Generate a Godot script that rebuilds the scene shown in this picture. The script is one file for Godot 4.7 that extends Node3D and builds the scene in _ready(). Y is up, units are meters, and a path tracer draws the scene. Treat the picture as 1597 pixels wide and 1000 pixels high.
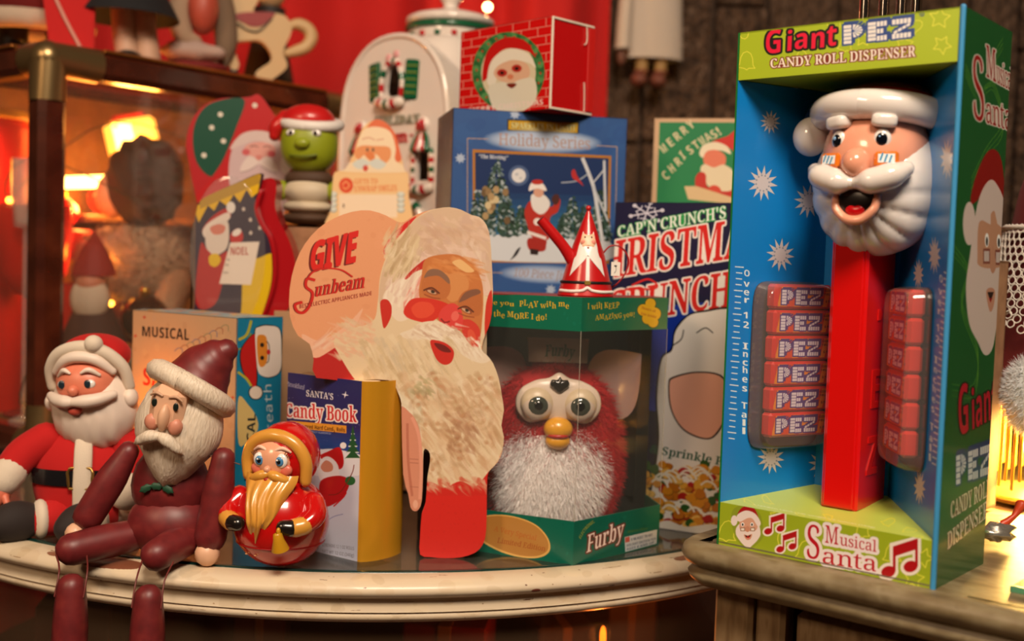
extends Node3D
# A shop display of old Christmas toys: bow-fronted showcase counter, brass-cornered case behind it, taller counter on the right.

class Shp:
	var v := PackedVector3Array()
	var n := PackedVector3Array()
	var uv := PackedVector2Array()
	var i := PackedInt32Array()

class Pic:
	# a small vector painter: fills polygons and lettering into an Image; quad() lets a panel be drawn in measured coordinates
	var im: Image
	var W: int
	var H: int
	var S := 2
	var host
	var hom := Basis()
	var usehom := false
	func _init(w_: int, h_: int, bg: Color, host_):
		W = w_; H = h_; host = host_
		im = Image.create(W * S, H * S, false, Image.FORMAT_RGBA8)
		im.fill(bg)
	func quad(a: Vector2, b: Vector2, c: Vector2, d: Vector2):   # top left, top right, bottom right, bottom left
		var sx = a.x - b.x + c.x - d.x
		var sy = a.y - b.y + c.y - d.y
		var dx1 = b.x - c.x
		var dx2 = d.x - c.x
		var dy1 = b.y - c.y
		var dy2 = d.y - c.y
		var den = dx1 * dy2 - dx2 * dy1
		var g = (sx * dy2 - dx2 * sy) / den
		var hh = (dx1 * sy - sx * dy1) / den
		var m = Basis(Vector3(b.x - a.x + g * b.x, b.y - a.y + g * b.y, g), Vector3(d.x - a.x + hh * d.x, d.y - a.y + hh * d.y, hh), Vector3(a.x, a.y, 1.0))
		hom = m.inverse()
		usehom = true
	func box(x0: float, y0: float, x1: float, y1: float):
		quad(Vector2(x0, y0), Vector2(x1, y0), Vector2(x1, y1), Vector2(x0, y1))
	func P(p: Vector2) -> Vector2:
		if not usehom:
			return p * S
		var r: Vector3 = hom * Vector3(p.x, p.y, 1.0)
		return Vector2(r.x / r.z * W * S, r.y / r.z * H * S)
	func fill(cs: Array, col: Color):
		var lo := 1e9
		var hi := -1e9
		for c in cs:
			for p in c:
				lo = minf(lo, p.y); hi = maxf(hi, p.y)
		var y0 := maxi(0, int(ceil(lo - 0.5)))
		var y1 := mini(H * S - 1, int(floor(hi - 0.5)))
		if y1 < y0:
			return
		var rows := []
		rows.resize(y1 - y0 + 1)
		for k in rows.size():
			rows[k] = PackedFloat32Array()
		for c in cs:
			var m: int = c.size()
			for k in m:
				var a: Vector2 = c[k]
				var b: Vector2 = c[(k + 1) % m]
				if a.y == b.y:
					continue
				if a.y > b.y:
					var t = a
					a = b; b = t
				var r0 := maxi(y0, int(ceil(a.y - 0.5)))
				var r1 := mini(y1, int(ceil(b.y - 0.5)) - 1)
				var sl := (b.x - a.x) / (b.y - a.y)
				for y in range(r0, r1 + 1):
					rows[y - y0].append(a.x + (y + 0.5 - a.y) * sl)
		var src: Image = null
		if col.a < 0.999:
			src = Image.create(W * S, 1, false, Image.FORMAT_RGBA8)
			src.fill(col)
		for y in range(y0, y1 + 1):
			var r: PackedFloat32Array = rows[y - y0]
			r.sort()
			for k in range(0, r.size() - 1, 2):
				var xa := clampi(int(round(r[k])), 0, W * S)
				var xb := clampi(int(round(r[k + 1])), 0, W * S)
				if xb > xa:
					if src:
						im.blend_rect(src, Rect2i(0, 0, xb - xa, 1), Vector2i(xa, y))
					else:
						im.fill_rect(Rect2i(xa, y, xb - xa, 1), col)
	func poly(pts: Array, col: Color):
		var o := PackedVector2Array()
		for p in pts:
			o.append(P(p))
		fill([o], col)
	func flat(a: Array) -> Array:     # [x, y, x, y ...] -> points
		var o := []
		for k in range(0, a.size(), 2):
			o.append(Vector2(a[k], a[k + 1]))
		return o
	func pg(a: Array, col: Color):
		poly(flat(a), col)
	func cv(a: Array, col: Color):    # smooth closed curve through the points
		poly(host.loop2(flat(a), 5), col)
	func ell(x: float, y: float, rx: float, ry: float, col: Color, rot := 0.0, k := 28):
		var o := []
		for j in k:
			var t := TAU * j / k
			o.append(Vector2(x, y) + Vector2(cos(t) * rx, sin(t) * ry).rotated(rot))
		poly(o, col)
	func ln(a: Array, w: float, col: Color, smooth := false, taper := false):
		var pts := flat(a)
		if smooth:
			pts = host.path2(pts, 5)
		var m := pts.size()
		for k in m - 1:
			var p: Vector2 = pts[k]
			var q: Vector2 = pts[k + 1]
			var wa := w * (1.0 - float(k) / m if taper else 1.0)
			var d: Vector2 = (q - p).normalized().orthogonal() * wa * 0.5
			poly([p + d, q + d, q - d, p - d], col)
			if w > 1.2 and k > 0:
				ell(p.x, p.y, wa * 0.5, wa * 0.5, col, 0, 8)
	func rect(x: float, y: float, w: float, h: float, col: Color):
		poly([Vector2(x, y), Vector2(x + w, y), Vector2(x + w, y + h), Vector2(x, y + h)], col)
	# lettering from p to q (baseline), cap height h at p and o.h2 at q
	func text(str: String, px: float, py: float, qx: float, qy: float, h: float, col: Color, o := {}):
		var f: String = o.get("f", "sans")
		var up: Vector2 = o.get("up", Vector2(0, -1))
		var p := Vector2(px, py)
		var q := Vector2(qx, qy)
		var h2: float = o.get("h2", h)
		var bend: float = o.get("bend", 0.0)
		var shear: float = o.get("shear", 0.0)
		var wob: float = o.get("wob", 0.0)
		var total := 0.0
		for ch in str:
			total += host.glyph(f, ch).adv
		var x := 0.0
		var all := []
		var kk := 0
		for ch in str:
			var gl = host.glyph(f, ch)
			var cs := []
			for c in gl.cs:
				var c2 := PackedVector2Array()
				for g in c:
					var sx: float = (x + g.x + shear * g.y) / total
					var hh := lerpf(h, h2, sx)
					var pt: Vector2 = p.lerp(q, sx) + up * (g.y / 0.714 * hh + bend * 4.0 * sx * (1.0 - sx) + wob * sin(kk * 2.1))
					c2.append(pt)
				cs.append(c2)
			all.append(cs)
			x += gl.adv
			kk += 1
		if o.has("ow"):
			for cs in all:
				for c in cs:
					for r in Geometry2D.offset_polygon(c, o.ow, Geometry2D.JOIN_ROUND):
						if not Geometry2D.is_polygon_clockwise(r) == Geometry2D.is_polygon_clockwise(c):
							continue
						poly(Array(r), o.oc)
		if o.has("sh"):
			for cs in all:
				var t2 := []
				for c in cs:
					var c3 := PackedVector2Array()
					for g in c:
						c3.append(P(g + o.sh))
					t2.append(c3)
				fill(t2, o.sc)
		for cs in all:
			var t3 := []
			for c in cs:
				var c4 := PackedVector2Array()
				for g in c:
					c4.append(P(g))
				t3.append(c4)
			fill(t3, col)
	func speck(count: int, rmin: float, rmax: float, cols: Array, sd := 1, area := Rect2(0, 0, 1, 1)):   # paint specks in panel fractions
		var rg := RandomNumberGenerator.new()
		rg.seed = sd
		var keep := usehom
		usehom = false
		for k in count:
			var c: Color = cols[rg.randi() % cols.size()]
			var x := (area.position.x + rg.randf() * area.size.x) * W
			var y := (area.position.y + rg.randf() * area.size.y) * H
			var r := rg.randf_range(rmin, rmax)
			ell(x, y, r, r * rg.randf_range(0.5, 1.0), c, rg.randf() * 3.0, 9)
		usehom = keep
	func soften(f: int):      # brush-like softness of a painted print
		im.resize(W * S / f, H * S / f, Image.INTERPOLATE_LANCZOS)
		im.resize(W * S, H * S, Image.INTERPOLATE_CUBIC)
	func tex() -> ImageTexture:
		im.resize(W, H, Image.INTERPOLATE_LANCZOS)
		im.convert(Image.FORMAT_RGB8)
		return ImageTexture.create_from_image(im)

var fonts := {}
var glyphs := {}
var mats := {}
var taken := {}
var rng := RandomNumberGenerator.new()

# ---------------------------------------------------------------- 2D curves
func loop2(p: Array, sub: int) -> Array:
	var o := []
	var m := p.size()
	for k in m:
		var a: Vector2 = p[(k - 1 + m) % m]
		var b: Vector2 = p[k]
		var c: Vector2 = p[(k + 1) % m]
		var d: Vector2 = p[(k + 2) % m]
		for j in sub:
			o.append(b.cubic_interpolate(c, a, d, float(j) / sub))
	return o
func path2(p: Array, sub: int) -> Array:
	var o := []
	var m := p.size()
	for k in m - 1:
		var a: Vector2 = p[maxi(k - 1, 0)]
		var b: Vector2 = p[k]
		var c: Vector2 = p[k + 1]
		var d: Vector2 = p[mini(k + 2, m - 1)]
		for j in sub:
			o.append(b.cubic_interpolate(c, a, d, float(j) / sub))
	o.append(p[m - 1])
	return o
func path3(p: Array, sub: int) -> Array:
	var o := []
	var m := p.size()
	for k in m - 1:
		var a: Vector3 = p[maxi(k - 1, 0)]
		var b: Vector3 = p[k]
		var c: Vector3 = p[k + 1]
		var d: Vector3 = p[mini(k + 2, m - 1)]
		for j in sub:
			o.append(b.cubic_interpolate(c, a, d, float(j) / sub))
	o.append(p[m - 1])
	return o
func pts2(a: Array) -> Array:
	var o := []
	for k in range(0, a.size(), 2):
		o.append(Vector2(a[k], a[k + 1]))
	return o
func pts3(a: Array) -> Array:
	var o := []
	for k in range(0, a.size(), 3):
		o.append(Vector3(a[k], a[k + 1], a[k + 2]))
	return o

func glyph(f: String, ch: String):
	var key := f + ch
	if glyphs.has(key):
		return glyphs[key]
	if not fonts.has(f):
		var sf := SystemFont.new()
		sf.font_names = PackedStringArray([{"sans": "Droid Sans", "bold": "Droid Sans", "serif": "Droid Serif", "serifb": "Droid Serif", "mono": "Droid Sans Mono"}[f]])
		sf.font_weight = 700 if f in ["bold", "serifb"] else 400
		fonts[f] = sf
	var ts = TextServerManager.get_primary_interface()
	var rid = fonts[f].get_rids()[0]
	var gi = ts.font_get_glyph_index(rid, 64, ch.unicode_at(0), 0)
	var c = ts.font_get_glyph_contours(rid, 64, gi)
	var out := {"adv": ts.font_get_glyph_advance(rid, 64, gi).x / 64.0, "cs": []}
	if c.has("points"):
		var st := 0
		for e in c.contours:
			var raw := []
			for k in range(st, e + 1):
				raw.append(c.points[k])
			st = e + 1
			var pts := PackedVector2Array()
			var m := raw.size()
			for k in m:
				var a: Vector3 = raw[k]
				if a.z == 1.0:
					pts.append(Vector2(a.x, a.y) / 64.0)
				else:
					var pr: Vector3 = raw[(k - 1 + m) % m]
					var nx: Vector3 = raw[(k + 1) % m]
					var q0 := Vector2(pr.x, pr.y) if pr.z == 1.0 else Vector2(pr.x + a.x, pr.y + a.y) * 0.5
					var q2 := Vector2(nx.x, nx.y) if nx.z == 1.0 else Vector2(nx.x + a.x, nx.y + a.y) * 0.5
					for t in [0.33, 0.66, 1.0]:
						pts.append(q0.lerp(Vector2(a.x, a.y), t).lerp(Vector2(a.x, a.y).lerp(q2, t), t) / 64.0)
			if pts.size() > 2:
				for k in pts.size():
					pts[k] = Vector2(pts[k].x, -pts[k].y)
				out.cs.append(pts)
	# glyph rows run downwards in the font server
	var up := 0.0
	for q in out.cs:
		for w in q:
			up += w.y
	if up < 0.0:
		for k in out.cs.size():
			var q: PackedVector2Array = out.cs[k]
			for j in q.size():
				q[j] = Vector2(q[j].x, -q[j].y)
			out.cs[k] = q
	glyphs[key] = out
	return out

# ---------------------------------------------------------------- shapes
func seal(s: Shp, nu := 0, nv := 0, wrap := false) -> Shp:
	# orient outwards by signed volume, then smooth normals; indices are stored clockwise
	var mid := Vector3.ZERO
	for p in s.v:
		mid += p
	mid /= maxf(1.0, s.v.size())
	var vol := 0.0
	for k in range(0, s.i.size(), 3):
		vol += (s.v[s.i[k]] - mid).dot((s.v[s.i[k + 1]] - mid).cross(s.v[s.i[k + 2]] - mid))
	if vol < 0.0:
		for k in range(0, s.i.size(), 3):
			var t := s.i[k + 1]
			s.i[k + 1] = s.i[k + 2]; s.i[k + 2] = t
	var n := PackedVector3Array()
	n.resize(s.v.size())
	for k in range(0, s.i.size(), 3):
		var a := s.i[k]
		var b := s.i[k + 1]
		var c := s.i[k + 2]
		var f := (s.v[b] - s.v[a]).cross(s.v[c] - s.v[a])
		n[a] += f; n[b] += f; n[c] += f
	if nu > 0:
		for j in nv + 1:
			var r := j * (nu + 1)
			if wrap:
				var t := n[r] + n[r + nu]
				n[r] = t; n[r + nu] = t
		for j in [0, nv]:
			var r: int = j * (nu + 1)
			if s.v[r].distance_to(s.v[r + nu / 2]) < 1e-7:
				var t := Vector3.ZERO
				for k in nu + 1:
					t += n[r + k]
				for k in nu + 1:
					n[r + k] = t
	for k in n.size():
		n[k] = n[k].normalized() if n[k].length() > 1e-16 else Vector3.UP
	s.n = n
	for k in range(0, s.i.size(), 3):
		var t := s.i[k + 1]
		s.i[k + 1] = s.i[k + 2]; s.i[k + 2] = t
	return s
func grid(nu: int, nv: int, fn: Callable, wrap := false) -> Shp:
	var s := Shp.new()
	for j in nv + 1:
		for k in nu + 1:
			var u := float(k) / nu
			s.v.append(fn.call(0.0 if wrap and k == nu else u, float(j) / nv))
			s.uv.append(Vector2(u, float(j) / nv))
	for j in nv:
		for k in nu:
			var a := j * (nu + 1) + k
			s.i.append_array([a, a + 1, a + nu + 2, a, a + nu + 2, a + nu + 1])
	return seal(s, nu, nv, wrap)
func sph(c: Vector3, r: Vector3, nu := 24, nv := 16, fn = null, b := Basis()) -> Shp:
	return grid(nu, nv, func(u, v):
		var t: float = PI * v
		var p: float = TAU * u + PI
		var d := Vector3(sin(t) * sin(p), cos(t), sin(t) * cos(p))
		var k: float = fn.call(d) if fn != null else 1.0
		return c + b * (d * r * k), true)
func lathe(prof: Array, seg := 32, sub := 0, fn = null) -> Shp:
	var pr: Array = path2(prof, sub) if sub > 0 else prof
	var m := pr.size() - 1
	return grid(seg, m, func(u, v):
		var q: Vector2 = pr[int(round(v * m))]
		var a: float = TAU * u + PI
		var k: float = fn.call(a, q) if fn != null else 1.0
		return Vector3(sin(a) * q.x * k, q.y, cos(a) * q.x * k), true)
func tube(pts: Array, rad, sides := 10, sub := 4, sq := Vector2.ONE, cap := true) -> Shp:
	var pp: Array = path3(pts, sub) if sub > 1 else pts
	var m := pp.size()
	var rs := []
	for k in m:
		if rad is Array:
			var t: float = float(k) / (m - 1) * (rad.size() - 1)
			var a: int = mini(int(t), rad.size() - 2)
			var f: float = t - a
			f = f * f * (3.0 - 2.0 * f)
			rs.append(lerpf(rad[a], rad[a + 1], f))
		else:
			rs.append(float(rad))
	var tan := []
	var ring: bool = m > 3 and pp[0].distance_to(pp[m - 1]) < 1e-6
	if ring:
		cap = false
	for k in m:
		var ka: int = k - 1 if k > 0 else (m - 2 if ring else 0)
		var kb: int = k + 1 if k < m - 1 else (1 if ring else m - 1)
		tan.append((pp[kb] - pp[ka]).normalized())
	var ref := Vector3.UP if absf(tan[0].y) < 0.9 else Vector3.RIGHT
	var side: Vector3 = tan[0].cross(ref).normalized()
	var rings := []
	for k in m:
		side = (side - tan[k] * side.dot(tan[k])).normalized()
		var bin: Vector3 = tan[k].cross(side)
		rings.append([pp[k], side, bin, rs[k]])
	if cap:
		var first := []
		var last := []
		for a in [90, 60, 30]:
			var q := deg_to_rad(a)
			first.append([pp[0] - tan[0] * rs[0] * sin(q) * 0.9, rings[0][1], rings[0][2], rs[0] * cos(q)])
			last.push_front([pp[m - 1] + tan[m - 1] * rs[m - 1] * sin(q) * 0.9, rings[m - 1][1], rings[m - 1][2], rs[m - 1] * cos(q)])
		rings = first + rings + last
	var nr := rings.size() - 1
	return grid(sides, nr, func(u, v):
		var q = rings[int(round(v * nr))]
		var a: float = TAU * u
		return q[0] + (q[1] * cos(a) * sq.x + q[2] * sin(a) * sq.y) * q[3], true)
func ringtube(c: Vector3, ra: float, rb: float, r, b := Basis(), n := 32, a0 := 0.0, a1 := TAU, sides := 10) -> Shp:   # tube round an ellipse in local xz
	var pts := []
	var full := absf(a1 - a0 - TAU) < 0.001
	for k in n + 1:
		var a := lerpf(a0, a1, float(k) / n)
		pts.append(c + b * Vector3(sin(a) * ra, 0, cos(a) * rb))
	return tube(pts, r, sides, 1, Vector2.ONE, not full)
func face(s: Shp, p: Array, uv := []):
	var st := s.v.size()
	var nn: Vector3 = (p[1] - p[0]).cross(p[2] - p[0]).normalized()
	for k in p.size():
		s.v.append(p[k]); s.n.append(nn)
		s.uv.append(uv[k] if uv.size() else Vector2(0.5, 0.5))
	for k in range(1, p.size() - 1):
		s.i.append_array([st, st + k + 1, st + k])
func cbox(sz: Vector3, b := 0.001, c := Vector3.ZERO) -> Shp:    # box with chamfered edges
	var s := Shp.new()
	var h := sz * 0.5
	b = minf(b, minf(h.x, minf(h.y, h.z)) * 0.9)
	for ax in 3:
		for sg in [-1.0, 1.0]:
			var u := (ax + 1) % 3
			var w := (ax + 2) % 3
			var q := []
			for k in [[-1, -1], [1, -1], [1, 1], [-1, 1]]:
				var p := Vector3.ZERO
				p[ax] = sg * h[ax]; p[u] = k[0] * (h[u] - b); p[w] = k[1] * (h[w] - b)
				q.append(c + p)
			if sg < 0:
				q.reverse()
			face(s, q, [Vector2(0, 1), Vector2(1, 1), Vector2(1, 0), Vector2(0, 0)])
	for ax in 3:
		var u := (ax + 1) % 3
		var w := (ax + 2) % 3
		for su in [-1.0, 1.0]:
			for sw in [-1.0, 1.0]:
				var q := []
				for k in [[-1, 0], [1, 0], [1, 1], [-1, 1]]:
					var p := Vector3.ZERO
					p[ax] = k[0] * (h[ax] - b)
					p[u] = su * (h[u] if k[1] == 0 else h[u] - b)
					p[w] = sw * (h[w] - b if k[1] == 0 else h[w])
					q.append(c + p)
				if su * sw < 0:
					q.reverse()
				face(s, q)
	for sx in [-1.0, 1.0]:
		for sy in [-1.0, 1.0]:
			for sz2 in [-1.0, 1.0]:
				var g := Vector3(sx, sy, sz2)
				var q := [c + g * Vector3(h.x, h.y - b, h.z - b), c + g * Vector3(h.x - b, h.y, h.z - b), c + g * Vector3(h.x - b, h.y - b, h.z)]
				if sx * sy * sz2 < 0:
					q.reverse()
				face(s, q)
	return s
func pane(p: Array, t: float) -> Shp:   # sheet: bottom left, bottom right, top right, top left seen from outside; t thick inwards
	var s := Shp.new()
	var nn: Vector3 = (p[1] - p[0]).cross(p[3] - p[0]).normalized()
	var q := []
	for k in 4:
		q.append(p[k] - nn * t)
	var uv := [Vector2(0, 1), Vector2(1, 1), Vector2(1, 0), Vector2(0, 0)]
	face(s, p, uv)
	face(s, [q[3], q[2], q[1], q[0]], [uv[3], uv[2], uv[1], uv[0]])
	for k in 4:
		var j := (k + 1) % 4
		face(s, [p[k], q[k], q[j], p[j]], [uv[k], uv[k], uv[j], uv[j]])
	return s
func extr(poly: Array, z0: float, z1: float, box := Rect2()) -> Array:   # outline -> [front and back shape with uv over box, edge shape]
	var pk := PackedVector2Array(poly)
	if Geometry2D.is_polygon_clockwise(pk):
		pk.reverse()
	var r := box
	if r.size == Vector2.ZERO:
		r = Rect2(pk[0], Vector2.ZERO)
		for p in pk:
			r = r.expand(p)
	var fr := Shp.new()
	var ed := Shp.new()
	var tri := Geometry2D.triangulate_polygon(pk)
	for zz in [z1, z0]:
		for k in range(0, tri.size(), 3):
			var q := []
			var uv := []
			for j in 3:
				var p := pk[tri[k + j]]
				q.append(Vector3(p.x, p.y, zz))
				uv.append(Vector2((p.x - r.position.x) / r.size.x, 1.0 - (p.y - r.position.y) / r.size.y))
			var up: bool = (q[1] - q[0]).cross(q[2] - q[0]).z > 0
			if up != (zz == z1):
				q.reverse(); uv.reverse()
			face(fr, q, uv)
	var m := pk.size()
	for k in m:
		var a := pk[k]
		var b := pk[(k + 1) % m]
		face(ed, [Vector3(a.x, a.y, z0), Vector3(b.x, b.y, z0), Vector3(b.x, b.y, z1), Vector3(a.x, a.y, z1)])
	return [fr, ed]
func puff(poly: Array, depth: float, c := Vector3.ZERO, nr := 6) -> Shp:   # a pillow of the outline: rings shrinking to the middle, front and back
	var mid := Vector2.ZERO
	for p in poly:
		mid += p
	mid /= poly.size()
	var m := poly.size()
	return grid(m, nr * 2, func(u, v):
		var p: Vector2 = poly[int(round(u * m)) % m]
		var a: float = (v - 0.5) * PI
		var k := cos(a)
		var q := mid.lerp(p, k)
		return c + Vector3(q.x, q.y, sin(a) * depth), true)
func join(list: Array) -> Shp:
	var o := Shp.new()
	for s in list:
		var st := o.v.size()
		o.v.append_array(s.v); o.n.append_array(s.n); o.uv.append_array(s.uv)
		for k in s.i:
			o.i.append(k + st)
	return o
func mv(s: Shp, t: Transform3D) -> Shp:
	var o := Shp.new()
	o.uv = s.uv; o.i = s.i
	var nb := t.basis.inverse().transposed()
	for p in s.v:
		o.v.append(t * p)
	for p in s.n:
		o.n.append((nb * p).normalized())
	return o
func at(x: float, y: float, z: float, b := Basis()) -> Transform3D:
	return Transform3D(b, Vector3(x, y, z))
func rot(x: float, y: float, z: float) -> Basis:    # degrees
	return Basis.from_euler(Vector3(deg_to_rad(x), deg_to_rad(y), deg_to_rad(z)))
func to_mesh(s: Shp) -> ArrayMesh:
	var a := []
	a.resize(Mesh.ARRAY_MAX)
	a[Mesh.ARRAY_VERTEX] = s.v; a[Mesh.ARRAY_NORMAL] = s.n; a[Mesh.ARRAY_TEX_UV] = s.uv; a[Mesh.ARRAY_INDEX] = s.i
	var me := ArrayMesh.new()
	me.add_surface_from_arrays(Mesh.PRIMITIVE_TRIANGLES, a)
	return me

# ---------------------------------------------------------------- nodes and materials
func numbered(called: String) -> String:
	if not taken.has(called):
		taken[called] = 0
		return called
	taken[called] += 1
	return "%s_%03d" % [called, taken[called]]
func thing(called: String, label: String, cat: String, pos: Vector3, turn := 0.0, group := "", tilt := Vector3.ZERO) -> Node3D:
	var o := Node3D.new()
	o.name = numbered(called)
	add_child(o)
	o.position = pos
	o.basis = Basis(Vector3.UP, deg_to_rad(turn)) * rot(tilt.x, tilt.y, tilt.z)
	o.set_meta("label", label); o.set_meta("category", cat)
	if group:
		o.set_meta("group", group)
	return o
func part(called: String, s, m: Material, parent: Node, label := "") -> MeshInstance3D:
	var o := MeshInstance3D.new()
	o.mesh = s if s is Mesh else to_mesh(s)
	o.material_override = m
	o.name = called if parent != self else numbered(called)
	parent.add_child(o, true)
	if label:
		o.set_meta("label", label)
	return o
func struct(called: String, s, m: Material, label := "") -> MeshInstance3D:
	var o := part(called, s, m, self)
	o.set_meta("kind", "structure")
	o.set_meta("label", label)
	o.set_meta("category", "structure")
	return o
func hx(c: String) -> Color:
	return Color.html(c)
func mt(key: String, col, rough := 0.5, o := {}) -> StandardMaterial3D:
	if mats.has(key):
		return mats[key]
	var m := StandardMaterial3D.new()
	if col is Texture2D:
		m.albedo_texture = col
		m.texture_repeat = false
	else:
		m.albedo_color = hx(col) if col is String else col
	m.roughness = rough
	m.metallic = o.get("metal", 0.0)
	m.metallic_specular = o.get("spec", 0.5)
	if o.has("coat"):
		m.clearcoat_enabled = true; m.clearcoat = o.coat; m.clearcoat_roughness = o.get("coat_rough", 0.1)
	if o.has("sheen"):
		m.rim_enabled = true; m.rim = o.sheen; m.rim_tint = 0.6
	if o.has("alpha"):
		m.transparency = BaseMaterial3D.TRANSPARENCY_ALPHA
		m.albedo_color.a = o.alpha
	if o.has("sss"):
		m.subsurf_scatter_enabled = true; m.subsurf_scatter_strength = o.sss
	if o.has("back"):
		m.backlight_enabled = true; m.backlight = o.back
	if o.has("emit"):
		m.emission_enabled = true; m.emission = o.emit; m.emission_energy_multiplier = o.get("power", 1.0)
	if o.has("bump"):
		m.heightmap_enabled = true; m.heightmap_texture = o.bump; m.heightmap_scale = o.get("bump_cm", 0.05)
	if o.has("tri"):
		m.uv1_triplanar = true
		m.uv1_scale = Vector3.ONE * o.tri if not o.tri is Vector3 else o.tri
		m.texture_repeat = true
	if o.has("detail"):
		m.detail_enabled = true; m.detail_albedo = o.detail; m.detail_blend_mode = BaseMaterial3D.BLEND_MODE_MUL
	mats[key] = m
	return m
func noise_tex(sd: int, freq: float, stops: Array, size := 256, kind := FastNoiseLite.TYPE_SIMPLEX_SMOOTH, oct := 4) -> NoiseTexture2D:
	var n := FastNoiseLite.new()
	n.seed = sd; n.frequency = freq; n.noise_type = kind; n.fractal_octaves = oct
	var t := NoiseTexture2D.new()
	t.width = size; t.height = size; t.seamless = true; t.noise = n
	if stops.size():
		var g := Gradient.new()
		g.offsets = PackedFloat32Array(); g.colors = PackedColorArray()
		var of := PackedFloat32Array()
		var cl := PackedColorArray()
		for k in stops:
			of.append(k[0]); cl.append(hx(k[1]))
		g.offsets = of; g.colors = cl
		t.color_ramp = g
	return t
func fuzz(parent: Node, called: String, s: Shp, m: Material, count: int, length: float, width: float, sd: int, lay := Vector3.ZERO, keep = null):
	# short pile growing from a shape: nobody could count it
	var blade := Shp.new()
	for k in 3:
		var a := TAU * k / 3.0
		var b := TAU * (k + 1) / 3.0
		face(blade, [Vector3(cos(a) * 0.5, 0, sin(a) * 0.5), Vector3(0.1, 1, 0.05), Vector3(cos(b) * 0.5, 0, sin(b) * 0.5)])
	var bm := to_mesh(blade)
	var rg := RandomNumberGenerator.new()
	rg.seed = sd
	var area := PackedFloat32Array()
	var sum := 0.0
	for k in range(0, s.i.size(), 3):
		sum += (s.v[s.i[k + 1]] - s.v[s.i[k]]).cross(s.v[s.i[k + 2]] - s.v[s.i[k]]).length()
		area.append(sum)
	var list := []
	for k in count:
		var t := area.bsearch(rg.randf() * sum) * 3
		if t + 2 >= s.i.size():
			continue
		var u := rg.randf()
		var w := rg.randf()
		if u + w > 1.0:
			u = 1.0 - u; w = 1.0 - w
		var p := s.v[s.i[t]] * (1.0 - u - w) + s.v[s.i[t + 1]] * u + s.v[s.i[t + 2]] * w
		var n := (s.n[s.i[t]] * (1.0 - u - w) + s.n[s.i[t + 1]] * u + s.n[s.i[t + 2]] * w).normalized()
		if keep != null and not keep.call(p):
			continue
		var d := (n + lay + Vector3(rg.randfn(), rg.randfn(), rg.randfn()) * 0.28).normalized()
		var x := d.cross(Vector3(rg.randfn(), rg.randfn(), rg.randfn())).normalized()
		var z := x.cross(d)
		var ll := length * rg.randf_range(0.6, 1.15)
		list.append(Transform3D(Basis(x * width, d * ll, z * width), p - n * length * 0.08))
	var mm := MultiMesh.new()
	mm.transform_format = MultiMesh.TRANSFORM_3D
	mm.mesh = bm
	mm.instance_count = list.size()
	for k in list.size():
		mm.set_instance_transform(k, list[k])
	var o := MultiMeshInstance3D.new()
	o.multimesh = mm
	o.material_override = m
	o.name = called
	o.set_meta("kind", "stuff")
	parent.add_child(o, true)

# ================================================================ scene
func _ready():
	# camera: level with the toys, tipped a little down and a touch rolled
	var cam := Camera3D.new()
	cam.name = "camera"
	add_child(cam)
	cam.fov = 31.34
	cam.near = 0.02
	cam.far = 30.0
	var pitch := deg_to_rad(-2.92)
	var roll := 0.033
	var up0 := Vector3(0, cos(pitch), sin(pitch))
	var right := Vector3.RIGHT * cos(roll) + up0 * sin(roll)
	var upv := up0 * cos(roll) - Vector3.RIGHT * sin(roll)
	cam.transform = Transform3D(Basis(right, upv, right.cross(upv)), Vector3(0, 0.245, 0))
	var ca := CameraAttributesPhysical.new()
	ca.frustum_focal_length = 42.8
	ca.frustum_focus_distance = 0.84
	ca.exposure_aperture = 5.0
	ca.frustum_near = 0.02
	ca.frustum_far = 30.0
	cam.attributes = ca
	cam.fov = 31.34
	cam.current = true
	var we := WorldEnvironment.new()
	we.name = "environment"
	var en := Environment.new()
	en.background_mode = Environment.BG_COLOR
	en.background_color = Color(0.0, 0.0, 0.0)
	en.tonemap_mode = Environment.TONE_MAPPER_LINEAR
	en.tonemap_exposure = 1.65
	en.sdfgi_enabled = true
	en.ssao_enabled = true
	en.ssil_enabled = true
	we.environment = en
	add_child(we)
	lights()
	room()
	bow_counter()
	side_counter()
	glass_case()
	candy_box()
	window_box()
	standee()
	candy_book()
	round_santa()
	wooden_santa()
	cloth_santa()
	cereal_box()
	puzzle_box()
	brick_box()
	greeting_box()
	cone_santa()
	musical_box()
	hat_tin()
	bell_box()
	green_dispenser()
	gift_tag()
	house_jar()
	cartons()
	case_top()
	case_inside()
	shoulder_bulb()
	hanging_doll()
	right_edge()
	below()

func lamp_panel(called: String, label: String, pos: Vector3, aim: Vector3, w: float, h: float, col: Color, energy: float, glow: float):
	var o := thing(called, label, "lamp", pos)
	o.look_at_from_position(pos, aim, Vector3.UP if absf((aim - pos).normalized().y) < 0.95 else Vector3.FORWARD)
	part("housing", cbox(Vector3(w + 0.04, h + 0.04, 0.03), 0.004, Vector3(0, 0, 0.02)), mt("lamp_housing", "d8d4cc", 0.5), o)
	part("diffuser", cbox(Vector3(w, h, 0.004), 0.001, Vector3(0, 0, 0.002)), mt("diff" + called, Color.WHITE, 0.6, {"emit": col, "power": glow}), o)
	var l := AreaLight3D.new()
	l.name = called + "_light"
	l.area_size = Vector2(w, h)
	l.light_color = col
	l.light_energy = energy
	l.area_range = 8.0
	l.area_attenuation = 2.0
	l.shadow_enabled = true
	o.add_child(l)
	l.position = Vector3(0, 0, -0.006)
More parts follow.
